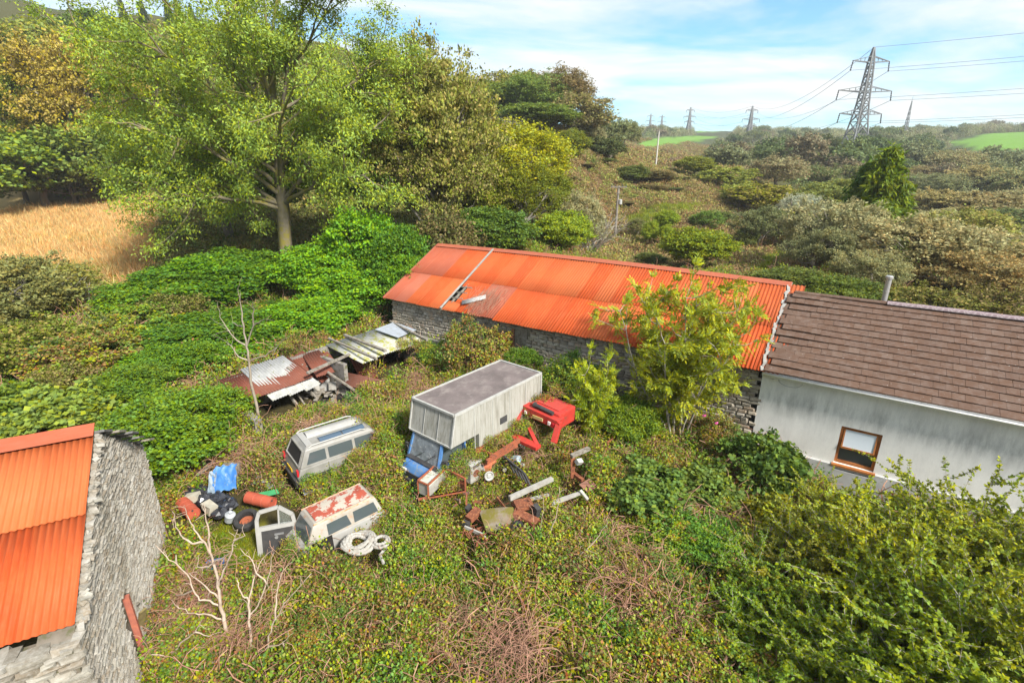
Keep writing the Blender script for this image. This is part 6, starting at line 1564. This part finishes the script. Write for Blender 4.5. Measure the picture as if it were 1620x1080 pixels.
# wrecked rusty car with mossy bonnet
g = item('rusted_car', 'rusted wrecked car with mossy bonnet and a bare front wheel', 'wrecked car', P(790, 840, -.3))
m0, m1, m2, m3 = P(758, 808, .35), P(812, 802, .40), P(818, 832, .30), P(770, 842, .22)
b = MB(); nn_ = 7
b.loft([[m0.lerp(m1, u).lerp(m3.lerp(m2, u), v) + Vector((0, 0, .10 * math.sin(math.pi * u) * math.sin(math.pi * min(v + .2, 1)) + rnd(-.008, .008))) for u in np.linspace(0, 1, nn_)] for v in np.linspace(0, 1, 6)], closed=False, caps=False)
wmb(g, b, 'bonnet', mat_mottled('mossy_rust', (.21, .18, .14), (.15, .10, .06), 2.4, .9, (.14, .12, .022), 1.7, (.46, .58)), smooth=True)
b = MB(); b.bar(P(741, 822, .25), P(757, 806, .35), .22, .20); wmb(g, b, 'wing', M_RUST); b = MB(); b.bar(P(808, 838, .15), P(822, 806, .32), .20, .26); b.bar(P(815, 800, .42), P(842, 795, .42), .45, .10); b.bar(P(822, 812, .36), P(850, 826, .25), .30, .08); b.bar(P(800, 850, .05), P(812, 834, .1), .14, .3); wmb(g, b, 'wing', M_RUST)
for p0, p1, z0, z1, w_, h_ in (((845, 803), (852, 812), .45, .40, .16, .35), ((738, 808), (744, 800), .3, .35, .1, .2), ((733, 826), (742, 830), .15, .15, .14, .14)):
    b = MB(); b.bar(P(*p0, z0), P(*p1, z1), w_, h_); wmb(g, b, 'mudguard', M_DARKPL)
wheel(g, tuple(P(818, 838, .15) - Vector(g.location)), (.8, -.45, .15), .27, .17, mat_mottled('rusted_cream_rim', (.40, .33, .24), (.25, .14, .08), 8, .8))
b = MB(); b.bar(P(735, 833, .15), P(765, 846, .10), .05, .09); b.bar(P(765, 846, .1), P(768, 852, .05), .05, .09); wmb(g, b, 'bumper', M_OLDWHITE)
b = MB()
for k in range(16): q = P(735 + rnd(-6, 26), 850 + rnd(-10, 8), .05); b.tube([q, q + Vector((rnd(-.2, .2), rnd(-.2, .2), rnd(0, .14))), q + Vector((rnd(-.4, .4), rnd(-.3, .3), rnd(-.05, .1)))], .012, 4)
wmb(g, b, 'loose_pipes', M_RUST)
b = MB()
for k in range(46):
    q = P(rnd(735, 860), rnd(795, 862), rnd(.02, .28)); d = Vector((rnd(-1, 1), rnd(-1, 1), rnd(-.4, .5))).normalized() * rnd(.12, .42)
    if k % 3: b.bar(q, q + d, rnd(.025, .06), rnd(.02, .10))
    else: b.tube([q, q + d * .5 + Vector((0, 0, rnd(-.05, .08))), q + d], rnd(.012, .022), 5)
o_ = wmb(g, b, 'rust_debris', M_RUST); o_['kind'] = 'stuff'
b = MB()
for k in range(34):
    q = P(rnd(770, 850), rnd(700, 750), rnd(-.05, .2)) if k % 2 else P(rnd(655, 745), rnd(745, 800), rnd(-.05, .15)); d = Vector((rnd(-1, 1), rnd(-1, 1), rnd(-.3, .5))).normalized() * rnd(.10, .35)
    b.bar(q, q + d, rnd(.02, .06), rnd(.02, .08))
tag(b.build('scrap_pieces', mat_mottled('dirty_scrap', (.20, .075, .045), (.10, .09, .085), 7, .7, (.30, .29, .27), 5, (.55, .62))), 'small rusty and grey scrap strewn round the trailer and chassis', 'scrap', kind='stuff')
# boards and beams
def board(name, label, p0, p1, z0, z1, w, h, m, cat='board'):
    b = MB(); a, c = P(*p0, z0), P(*p1, z1)
    for k in range(4):
        b.bar(a.lerp(c, k / 4), a.lerp(c, (k + 1) / 4), w * rnd(.9, 1.1), h * rnd(.9, 1.1))
    return tag(b.build(name, m), label, cat)
board('timber_beam', 'long flaking white beam lying above the rusted car', (806, 788), (874, 757), .45, .6, .14, .12, M_OLDWHITE, 'beam')
board('timber_board', 'short white splintered board beside the rusted car', (836, 790), (868, 782), .4, .4, .10, .05, M_OLDWHITE)
board('timber_board', 'broken white board right of the rusted car', (872, 796), (922, 778), .35, .4, .12, .07, M_OLDWHITE)
board('timber_board', 'white board end sticking up right of the broken board', (918, 775), (930, 790), .5, .3, .10, .04, M_OLDWHITE)
board('timber_stick', 'grey stick leaning against the box truck side', (730, 672), (744, 715), 1.4, .4, .03, .03, M_TIMBER, 'stick')
g = item('rusty_post', 'rusty iron post with grey cap beam right of the wreck', 'post', P(912, 765, 0))
b = MB(); b.bar(P(906, 755, .2), P(906, 722, .95), .12, .14); b.bar(P(906, 748, .3), P(922, 760, .3), .12, .12); wmb(g, b, 'post', M_RUST)
b = MB(); b.bar(P(904, 721, 1.02), P(932, 709, 1.08), .14, .10); wmb(g, b, 'cap_beam', M_TIMBER)
q = P(916, 730, .85); b = MB(); b.box(q, (.22, .16, .16), rot=(.5, .2, .6)); wmb(g, b, 'junction_box', M_ALU, bevel=.01)
b = MB(); sheet(b, [P(916, 766, .35), P(933, 756, .45), P(945, 769, .3), P(930, 779, .2)], .02); tag(b.build('rusty_plate', mat_mottled('brown_rust', (.22, .10, .065), (.17, .085, .06), 5, .85)), 'brown rusty plate lying right of the rusty post', 'metal plate')
g = item('red_scrap', 'dark red rusty tank end half hidden under the ash sapling', 'scrap metal', P(985, 672, .2)); q = P(985, 668, .7)
b = MB(); b.lathe(q, (.3, -.8, .5), [(-.5, .42), (0, .44), (.06, .40), (.06, .3), (.0, .28), (.0, 0)], 18); wmb(g, b, 'tank', mat_mottled('dark_red_rust', (.30, .045, .025), (.20, .04, .025), 4, .7))
b = MB(); b.bar(P(960, 700, .5), P(975, 690, .55), .05); b.bar(P(970, 650, .9), P(1000, 652, .9), .04); wmb(g, b, 'bracket', M_RUST)
P = at
# coil of white hose
g = item('hose_coil', 'coil of flaking white corrugated hose lying in the brambles', 'hose', P(572, 880, -.35))
hc = P(568, 862, .12)
b = MB()
for k in range(4):
    r = .44 - .07 * k; pts = [hc + Vector((r * math.cos(a) * 1.05 + rnd(-.01, .01), r * math.sin(a) + rnd(-.01, .01), .10 + .04 * k + .05 * math.sin(a * 2 + k) - .10 * (k == 3))) for a in np.linspace(0, 2 * math.pi, 40)]
    b.tube(pts, [.050 + .010 * (i % 2) for i in range(40)], 7)
M_HOSE = mat_mottled('flaking_white_hose', (.38, .37, .34), (.27, .25, .22), 5, .8, (.20, .14, .09), 9, (.55, .65))
wmb(g, b, 'coil', M_HOSE)
hc2 = P(603, 862, .10); b = MB()
for k in range(2): b.tube([hc2 + Vector(((.24 - .07 * k) * math.cos(a), (.24 - .07 * k) * math.sin(a), .12 + .05 * k)) for a in np.linspace(0, 2 * math.pi, 26)], [.042 + .008 * (i % 2) for i in range(26)], 7)
b.tube([hc2 + Vector((.2, -.2, .1)), hc2 + Vector((.1, -.5, .1)), hc2 + Vector((.25, -.75, .04))], .045, 6); wmb(g, b, 'loose_loop', M_HOSE)
b = MB(); q = P(495, 773, .25); b.box(q, (.62, .40, .05), rot=(.06, -.05, .5)); lid_ = tag(b.build('plastic_tray', mat_mottled('grey_lid', (.22, .225, .24), (.17, .17, .18), 4, .5), bevel=.02), 'grey plastic tray lying between the two vans', 'tray')
b = MB(); b.box(q + Vector((0, 0, .035)), (.46, .26, .03), rot=(.06, -.05, .5)); b.build('raised_panel', mat_mottled('grey_lid_top', (.25, .26, .275), (.19, .19, .20)), lid_, bevel=.01)

# rubbish beside the van: tarpaulin, bags, drums, wheel
g = item('blue_tarpaulin', 'torn blue tarpaulin draped over a crate by the rubbish heap', 'tarpaulin', P(352, 785, 0))
tb = [[None] * 9 for _ in range(9)]
t0, t1, t2, t3 = P(340, 738, .95), P(374, 733, .95), P(376, 772, .25), P(334, 780, .2)
rings = [[t0.lerp(t1, u).lerp(t3.lerp(t2, u), v) + Vector((rnd(-.03, .03), rnd(-.03, .03), .12 * math.sin(v * 3.1) + .035 * math.sin(u * 19 + v * 4))) for u in np.linspace(0, 1, 14)] for v in np.linspace(0, 1, 10)]
b = MB(); b.loft(rings, closed=False, caps=False); wmb(g, b, 'sheet', mat_mottled('blue_tarp', (.03, .13, .40), (.06, .19, .44), 3, .5, (.20, .27, .30), 5, (.56, .66)), smooth=True)
b = MB(); b.loft([[p + Vector((-.10, -.05, -.03)) for p in r[:5]] for r in rings[2:]], closed=False, caps=False); wmb(g, b, 'faded_flap', mat_mottled('faded_tarp', (.17, .23, .30), (.25, .29, .31), 5, .6))
b = MB(); b.box(P(358, 757, .42) + Vector((0, .35, 0)), (.55, .4, .6), rot=(0, 0, .1)); wmb(g, b, 'crate', M_TIMBER)
b = MB()
for k in range(4): b.bar(P(311 + k * 1.5, 751 - k * 3 + 1, .45), P(335 + k * 1.5, 735 - k * 3 + 1, .55), .07, .03)
for f in (.1, .5, .9): b.bar(P(311, 752, .42).lerp(P(335, 736, .52), f), P(317, 742, .42).lerp(P(341, 726, .52), f), .06, .05)
tag(b.build('pallet', M_TIMBER), 'broken wooden pallet end left of the blue tarpaulin', 'pallet')
M_BAG = mat_mottled('black_plastic_bag', (.018, .018, .022), (.04, .042, .05), 6, .22, spec=.6)
for k, (px, py, r, lab) in enumerate(((300, 782, .30, 'black rubbish bag at the left end of the heap'), (325, 790, .32, 'black rubbish bag next to the leftmost bag'), (345, 790, .34, 'large black rubbish bag below the blue tarpaulin'), (362, 798, .28, 'black rubbish bag at the right end of the heap'), (348, 812, .24, 'small grey-black bag in front of the heap'), (318, 776, .24, 'small black bag behind the two left bags'))):
    q = P(px, py, .1); b = MB(); rr = np.random.RandomState(k)
    rg = []
    for i in range(7):
        th = math.pi * i / 6
        rg.append([q + Vector((r * math.sin(th) * math.cos(a) * rr.uniform(.75, 1.2), r * math.sin(th) * math.sin(a) * rr.uniform(.75, 1.2), r * .62 * -math.cos(th) + rr.uniform(-.03, .03))) for a in np.linspace(0, 6.283, 13)[:-1]])
    b.loft(rg); b.cyl(q + Vector((0, 0, r * .55)), q + Vector((.05, .03, r * .55 + .12)), .03, 6, .07)
    tag(b.build('rubbish_bag', M_BAG), lab, 'rubbish bag', 'black rubbish bags of the heap')
def drum(label, p, axis, L, R, m, name='drum'):
    g = item(name, label, 'drum', p - Vector((0, 0, R))); b = MB()
    pr = [(0, 0), (.03, R * .9), (0, R * .92), (0, R)] + [(L * f, R * (1.04 if k % 2 else 1)) for k, f in enumerate((.03, .30, .33, .36, .63, .66, .69, .97))] + [(L, R), (L, R * .92), (L - .03, R * .9), (L - .03, 0)]
    pr = [(0.03, 0), (.03, R * .9), (0, R * .93), (0, R * 1.02), (.02, R), (L * .31, R), (L * .33, R * 1.045), (L * .35, R), (L * .64, R), (L * .66, R * 1.045), (L * .68, R), (L - .02, R), (L, R * 1.02), (L, R * .93), (L - .03, R * .9), (L - .03, 0)]
    b.lathe(p, axis, pr, 20); wmb(g, b, 'shell', m); b = MB(); ax = Vector(axis).normalized()
    b.cyl(p + ax * (L - .035) + Vector((0, 0, R * .5)), p + ax * (L - .01) + Vector((0, 0, R * .5)), .03, 8); wmb(g, b, 'bung', M_DARKPL)
M_DRUM = mat_mottled('orange_red_drum', (.40, .085, .045), (.32, .07, .04), 4, .6, (.30, .10, .06), 6, (.58, .7))
drum('orange-red drum lying at the left end of the rubbish', P(289, 795, .2), (.75, -.62, .0), .85, .20, M_DRUM)
drum('orange-red drum lying behind the open van door', P(392, 786, .25), (.9, -.25, -.05), .95, .19, M_DRUM)
b = MB(); q = P(365, 818, .12); b.lathe(q + Vector((-.05, .0, -.1)), (.35, -.2, 1), [(0, 0), (0, .13), (.02, .15), (.26, .15), (.30, .09), (.33, .05), (.38, .05), (.38, 0)], 16); tag(b.build('plastic_canister', mat_mottled('grey_white_plastic', (.36, .38, .40), (.28, .30, .32), 5, .5)), 'grey-white plastic canister left of the loose tyre', 'canister')
for px, py, sx, lab in ((305, 788, .42, 'white crumpled box behind the left drum'), (332, 802, .48, 'cream cardboard box in front of the bags')):
    b = MB(); b.box(P(px, py, .2), (sx, .28, .24), rot=(rnd(-.2, .2), rnd(-.2, .2), rnd(-.6, .2)), jit=.03); tag(b.build('crushed_box', mat_mottled('cream_card', (.40, .37, .30), (.32, .29, .23), 5, .8)), lab, 'box')
g = item('discarded_tyre', 'loose tyre with rusty rim lying flat left of the open door', 'wheel', P(390, 826, 0)); wheel(g, tuple(P(390, 822, .12) - Vector(g.location)), (.1, -.3, 1), .36, .22, M_RUSTORANGE)
b = MB(); sheet(b, [P(400, 781, .35), P(438, 773, .4), P(442, 780, .3), P(405, 789, .25)], .03); tag(b.build('green_sheet', mat_mottled('green_plastic', (.035, .24, .085), (.03, .18, .07), 4, .5)), 'green plastic sheet lying above the right-hand drum', 'plastic sheet')
b = MB(); q0 = P(420, 760, .3)
for k in range(12): b.box(q0 + Vector((rnd(-.35, .35), rnd(-.25, .25), rnd(-.05, .15))), (rnd(.1, .25), rnd(.1, .2), .03), rot=(rnd(-.6, .6), rnd(-.6, .6), rnd(0, 3)), jit=.02)
q = tag(b.build('plastic_scraps', mat_mottled('lilac_scraps', (.42, .40, .46), (.26, .25, .30), 8, .5)), 'heap of crumpled grey and lilac plastic scraps above the green sheet', 'scraps', kind='stuff')
b = MB(); sheet(b, [P(245, 1003, -.1), P(258, 988, .1), P(272, 1000, .0), P(266, 1012, -.15)], .02); tag(b.build('green_sheet', mat_mottled('pale_green_plastic', (.10, .36, .17), (.16, .42, .24), 4, .5)), 'bent pale green plastic sheet near the near barn gable', 'plastic sheet')
g = item('blue_crate', 'blue plastic basket lying among weeds behind the dead sapling', 'basket', P(340, 905, -.3)); q = P(340, 897, -.2)
b = MB(); b.box(q + Vector((0, 0, -.05)), (.42, .30, .02), rot=(.2, .2, .5))
Rq = Euler((.2, .2, .5)).to_matrix()
for s in (-1, 1): b.box(q + Rq @ Vector((0, s * .15, .06)), (.42, .02, .2), rot=(.2, .2, .5)); b.box(q + Rq @ Vector((s * .21, 0, .06)), (.02, .28, .2), rot=(.2, .2, .5))
wmb(g, b, 'basket', NT('blue_plastic').fin((.02, .16, .50), .45, .4))
b = MB(); b.tube([q + Vector((-.25, .2, .1)), q + Vector((0, .1, .32)), q + Vector((.25, -.1, .1))], .012, 5); wmb(g, b, 'handle', M_DARKPL)
for k, (p0, p1) in enumerate((((205, 985), (216, 955)), ((222, 1000), (226, 965)))):
    board('plank', ('dark' if k else 'mossy') + ' plank leaning at the doorway in the near gable', p0, p1, .1, .9, .16, .04, M_TIMBER if not k else mat_mottled('mossy_plank', (.22, .17, .07), (.15, .12, .05), 5, .9), 'plank')

# ---------------------------------------------------------------- the collapsed shed
shed = tag(empty('collapsed_shed', SHED, R55), 'collapsed shed with rusty and pale corrugated roof sheets falling in', 'shed')
SM = Matrix.Translation(SHED) @ Matrix.Rotation(R55, 4, 'Z'); SI = SM.inverted()
S = lambda px, py, z: SI @ at(px, py, z)
M_BLOCK = mat_mottled('grey_blockwork', (.24, .22, .20), (.15, .135, .12), 2, .95, (.10, .10, .05), 4)
b = MB(); a, c = S(352, 628, 1.35), S(408, 668, 1.1)
b.bar(a + Vector((0, 0, -.85)), c + Vector((0, 0, -.75)), .28, 1.75); b.bar(Vector((.2, .1, .7)), Vector((9.6, .1, .7)), .22, 2.2); b.bar(Vector((9.6, 0, .7)), Vector((9.6, -3.6, .6)), .22, 2.0)
b.bar(Vector((4.6, .1, .8)), Vector((4.6, -2.3, .75)), .2, 1.8)
swall = b.build('wall', M_BLOCK, shed)
b = MB(); b.bar(S(352, 612, 1.5), S(400, 640, 1.3), .30, .07); b.build('brick_coping', mat_mottled('orange_brick', (.42, .18, .09), (.30, .14, .08), 8, .9), shed)
CR = corrugated('roof_sheet', .84, 1.9, .12, .018, M_RUSTSHEET); CL = corrugated('roof_sheet', .84, 2.4, .12, .022, M_ASBESTOS); CB = corrugated('roof_sheet', .84, 2.8, .12, .022, mat_mottled('mossy_cement_sheet', (.40, .40, .38), (.27, .27, .235), 2.5, .9, (.24, .24, .03), 2.2, (.48, .58)))
def lay(me, p, ex, ey, label=None):
    o = place('roof_sheet', me, shed); o.matrix_local = frame(p, ex, ey)
    if label: o['label'] = label
    return o
dn_ = (0, -.98, -.20)
for k in range(4): lay(CR, Vector((.1 + k * .80, .15, 1.86 - .02 * (k % 2))), (1, rnd(-.04, .04), rnd(-.05, .05)), (rnd(-.06, .06), -1, -.32 + rnd(-.06, .06)))
for k, (x_, t1, t2) in enumerate(((3.4, -.7, .25), (4.0, -.25, -.3), (4.5, -.85, .15))): lay(CR, Vector((x_, .1, 1.8)), (1, t2, rnd(-.3, .3)), (-t2, -1, t1), 'slipped rusty sheet')
for k in range(3):
    p = S(380 + k * 22, 584 - k * 6, 1.98); lay(CL, p, (1, .08 * k, .03), (.25, -1, -.40 - .04 * k), 'pale sheet slid into the yard')
lay(CR, S(548, 556, 1.5), (.9, -.25, .1), (.25, -.8, -.7), 'rusty sheet hanging into the gap')
lay(CR, S(540, 608, .75), (.8, .5, .35), (.6, -.8, -.25), 'mossy rusty sheet on the floor')
for k in range(5): lay(CB, Vector((5.35 + k * .82, .1, 1.88 + .015 * (k % 2))), (1, 0, rnd(-.03, .03)), (0, -1, -.13 + rnd(-.02, .02)))
b = MB(); b.box(Vector((9.0, -1.0, 1.92)), (1.5, 1.6, .02), rot=(.13, 0, .1)); b.build('flat_sheet', mat_mottled('blue_grey_sheet', (.33, .36, .41), (.26, .285, .32), 3, .6, (.22, .2, .12), 5, (.58, .7)), shed)
for p0, p1, z0, z1, w in (((486, 590), (553, 560), 1.75, 1.8, .12), ((425, 585), (470, 640), 1.7, .2, .10), ((440, 578), (482, 640), 1.7, .1, .07), ((455, 580), (500, 628), 1.75, .3, .08), ((520, 535), (596, 568), 2.0, 1.9, .10), ((617, 508), (676, 538), 2.0, 1.95, .12), ((518, 588), (568, 622), 1.4, .3, .09), ((545, 530), (610, 555), 2.03, 1.95, .14)):
    b = MB(); b.bar(S(*p0, z0), S(*p1, z1), w, w * .8); b.build('rafter', M_TIMBER, shed)
for px, zt in ((483, 1.7), (490, 1.6), (516, 1.6)):
    b = MB(); q = S(px, 622, 0); b.bar(q + Vector((0, 0, -.2)), q + Vector((.04, 0, zt - .2)), .12, .10); b.build('post', M_TIMBER if px != 516 else M_RUST, shed)
for k, (px, py, w, h) in enumerate(((513, 606, .5, .75), (526, 610, .35, .4), (500, 612, .3, .6))):
    b = MB(); q = S(px, py, .55); b.box(q, (w, .04, h), rot=(-.25, 0, -R55 + .1 + rnd(-.3, .3))); b.build('door_panel', M_CHALK if k == 0 else M_OLDWHITE, shed)
b = MB()
for k in range(46):
    b.box((rnd(3.1, 6.3), rnd(-3.4, -.4), rnd(.0, .35)), (rnd(.2, .9), rnd(.06, .2), rnd(.03, .1)), rot=(rnd(-.4, .4), rnd(-.4, .4), rnd(0, 3)))
q = b.build('rubble', M_TIMBER, shed); q['kind'] = 'stuff'
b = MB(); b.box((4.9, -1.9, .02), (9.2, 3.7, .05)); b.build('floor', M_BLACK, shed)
# dead creeper on the torn sheets of the barn roof
b = MB(); rs_ = np.random.RandomState(4)
for k in range(70):
    x0 = rs_.uniform(-14.6, -12.9); y0 = rs_.uniform(-.2, .8); pts = []
    d = rs_.uniform(-.5, .5)
    for j in range(6):
        y = y0 + j * rs_.uniform(.1, .3); x = x0 + d * j * .2 + rs_.uniform(-.06, .06); pts.append(BM @ (Vector((x, y, 3.05 + .525 * y + rs_.uniform(.03, .14)))))
    b.tube(pts, .008, 3)
tag(b.build('dead_creeper', M_STEM), 'dry dead creeper stems spread over the torn barn roof sheets', 'dead creeper', kind='stuff')

# ---------------------------------------------------------------- pylons, poles and wires
M_STEEL = mat_mottled('galvanised_lattice', (.20, .21, .215), (.15, .155, .16), .3, .7)
M_WIRE = NT('conductor').fin((.16, .165, .17), .6, .3)
M_POLE = mat_mottled('weathered_pole', (.26, .23, .20), (.19, .165, .14), 1, .9)
def lattice(mb, zs, ws, t, cx=0):
    for (z0, w0), (z1, w1) in zip(zip(zs, ws), zip(zs[1:], ws[1:])):
        c0 = [Vector((sx * w0, sy * w0, z0)) for sx, sy in ((-1, -1), (1, -1), (1, 1), (-1, 1))]; c1 = [Vector((sx * w1, sy * w1, z1)) for sx, sy in ((-1, -1), (1, -1), (1, 1), (-1, 1))]
        for i in range(4):
            j = (i + 1) % 4
            mb[0].bar(c0[i], c1[i], t * 1.5); mb[1].bar(c0[i], c1[j], t * .8); mb[1].bar(c0[j], c1[i], t * .8); mb[1].bar(c1[i], c1[j], t * .7)
def pylon(px, ptop, D, label, arms=True, H=None, yaw=0.3, t=.30, name='pylon'):
    p = atY(px, ptop, D); zb = zg1(p.x, D) - .5; h = p.z - zb if H is None else H
    r = tag(empty(name, (p.x, D, zb), yaw), label, 'pylon', None); legs, br = MB(), MB(); s = h / 46.0
    zs = [0, 7, 13, 18, 22, 25, 28, 31, 34, 37, 40, 43, 46]; ws = [4.6, 3.7, 2.9, 2.3, 1.85, 1.6, 1.45, 1.3, 1.15, 1.0, .85, .55, .12]
    lattice((legs, br), [z * s for z in zs], [w * s for w in ws], t)
    r_l = legs.build('legs', M_STEEL, r); br.build('bracing', M_STEEL, r)
    tips = []
    for z, w in ((20.7, 9.6), (29.5, 12.0), (40.5, 8.1)):
        a = MB()
        for sx in (-1, 1):
            e = Vector((sx * w * s, 0, (z + .5) * s)); b0 = float(np.interp(z, zs, ws)) * s
            for sy in (-1, 1):
                a.bar(Vector((sx * b0, sy * b0, z * s)), e, t); a.bar(Vector((sx * b0 * .8, sy * b0 * .8, (z + 2.2) * s)), e, t * .8)
            for f in (.3, .55, .78): a.bar(Vector((sx * b0, 0, z * s)).lerp(e, f) , Vector((sx * b0, 0, (z + 2.2) * s)).lerp(e, f), t * .6)
            tips.append((sx, z, e))
        a.build('cross_arm', M_STEEL, r)
        i_ = MB()
        for sx in (-1, 1):
            e = Vector((sx * w * s, 0, (z + .5) * s)); i_.lathe(e, (sx * .12, 0, -1), [(k * .42 * s, (.16 if k % 2 else .32) * max(s, .8)) for k in range(10)], 6)
        i_.build('insulator', M_DARKPL, r)
    Mr = Matrix.Translation((p.x, D, zb)) @ Matrix.Rotation(yaw, 4, 'Z')
    return r, [Mr @ (e + Vector((sx * .4 * s, 0, -3.6 * s))) for sx, z, e in tips], Mr @ Vector((0, 0, 46 * s))
big, tb_, top_b = pylon(1383, 75, 195, 'huge steel lattice pylon with six wire arms on the right', yaw=.12, t=.26)
p2, t2_, top2 = pylon(1191, 168, 470, 'second-largest lattice pylon, standing in trees left of the huge one', yaw=.12, t=.42)
p3, t3_, top3 = pylon(1093, 170, 640, 'lattice pylon on the skyline, third from the right', yaw=.12, t=.50)
p4, t4_, top4 = pylon(1048, 182, 900, 'small lattice pylon on the skyline just left of the third', yaw=.12, t=.52)
p5, t5_, top5 = pylon(1030, 180, 960, 'farthest lattice pylon, leftmost on the skyline', yaw=.12, t=.52)
# lattice mast
p = atY(1443, 160, 420); zb = zg1(p.x, 420) - .5
ms = tag(empty('radio_mast', (p.x, 420, zb)), 'slim tapering lattice mast on the skyline right of the huge pylon', 'mast'); lg, bc = MB(), MB(); hh = p.z - zb
lattice((lg, bc), [hh * f for f in np.linspace(0, 1, 9)], [1.25 * (1 - f) + .12 for f in np.linspace(0, 1, 9)], .17)
lg.build('legs', M_STEEL, ms); bc.build('bracing', M_STEEL, ms)
an_ = MB(); an_.cyl((0, 0, hh), (0, 0, hh + 3), .12, 6); an_.build('antenna', M_STEEL, ms)
def wires(name, pairs, sag, label, r=.05):
    b = MB()
    for a, c in pairs:
        n = 26; b.tube([a.lerp(c, k / n) - Vector((0, 0, sag * (a - c).length * 4 * (k / n) * (1 - k / n))) for k in range(n + 1)], r, 4, False)
    return tag(b.build(name, M_WIRE), label, 'power lines')
# onward span: to the next tower out of the picture on the right
nx = [Vector((215, 95, 0))]
def onward(t): return t + Vector((190, -105, 14))
wires('power_lines', [(t, onward(t)) for t in tb_] + [(top_b, onward(top_b))], .016, 'wires running from the huge pylon out past the right edge', .06)
wires('power_lines', [(a, c) for a, c in zip(tb_, t2_)] + [(top_b, top2)], .030, 'wires sagging from the huge pylon back to the second pylon', .07)
wires('power_lines', [(a, c) for a, c in zip(t2_, t3_)] + [(top2, top3)], .030, 'wires from the second pylon to the third on the skyline', .09)
def pole(px, ptop, D, H, r, name, label, arm, m, extras=False):
    p = atY(px, ptop, D); zb = zg1(p.x, D) - .6
    g = tag(empty(name, (p.x, D, zb)), label, 'utility pole'); h = p.z - zb
    b = MB(); b.tube([(-.02 * h * .6, 0, 0), (0, 0, h)], [r * 1.25, r], 8); b.build('pole', m, g)
    b = MB(); b.bar((-arm, 0, h - .15), (arm, -.25, h - .15), .14, .14); b.build('cross_arm', M_TIMBER, g)
    b = MB()
    for f in (-.9, -.45, .45, .9): b.lathe((arm * f, -.12 - .12 * f, h - .08), (0, 0, 1), [(0, .05), (.06, .09), (.12, .05), (.18, .08), (.24, .03)], 7)
    b.build('insulator', M_DARKPL, g)
    if extras:
        b = MB(); b.lathe((.32, -.1, h - 2.3), (0, 0, 1), [(0, 0), (0, .22), (.55, .22), (.6, .15), (.62, 0)], 12); b.bar((.3, 0, h - 2.0), (0, 0, h - 2.0), .08); b.build('transformer', M_ALU, g)
        b = MB(); b.bar((-.32, -.18, h - .95), (.32, -.18, h - .95), .10, .06); b.build('switch_bar', M_TIMBER, g)
    return g, p
pole(979, 294, 70, 7, .14, 'utility_pole', 'weathered wooden pole with transformer behind the barn', 1.0, M_POLE, True)
pole(1043, 206, 132, 9, .15, 'utility_pole', 'pale slender pole with cross arm on the knoll crest', 1.5, mat_mottled('pale_pole', (.55, .53, .48), (.45, .43, .39), 1, .9))
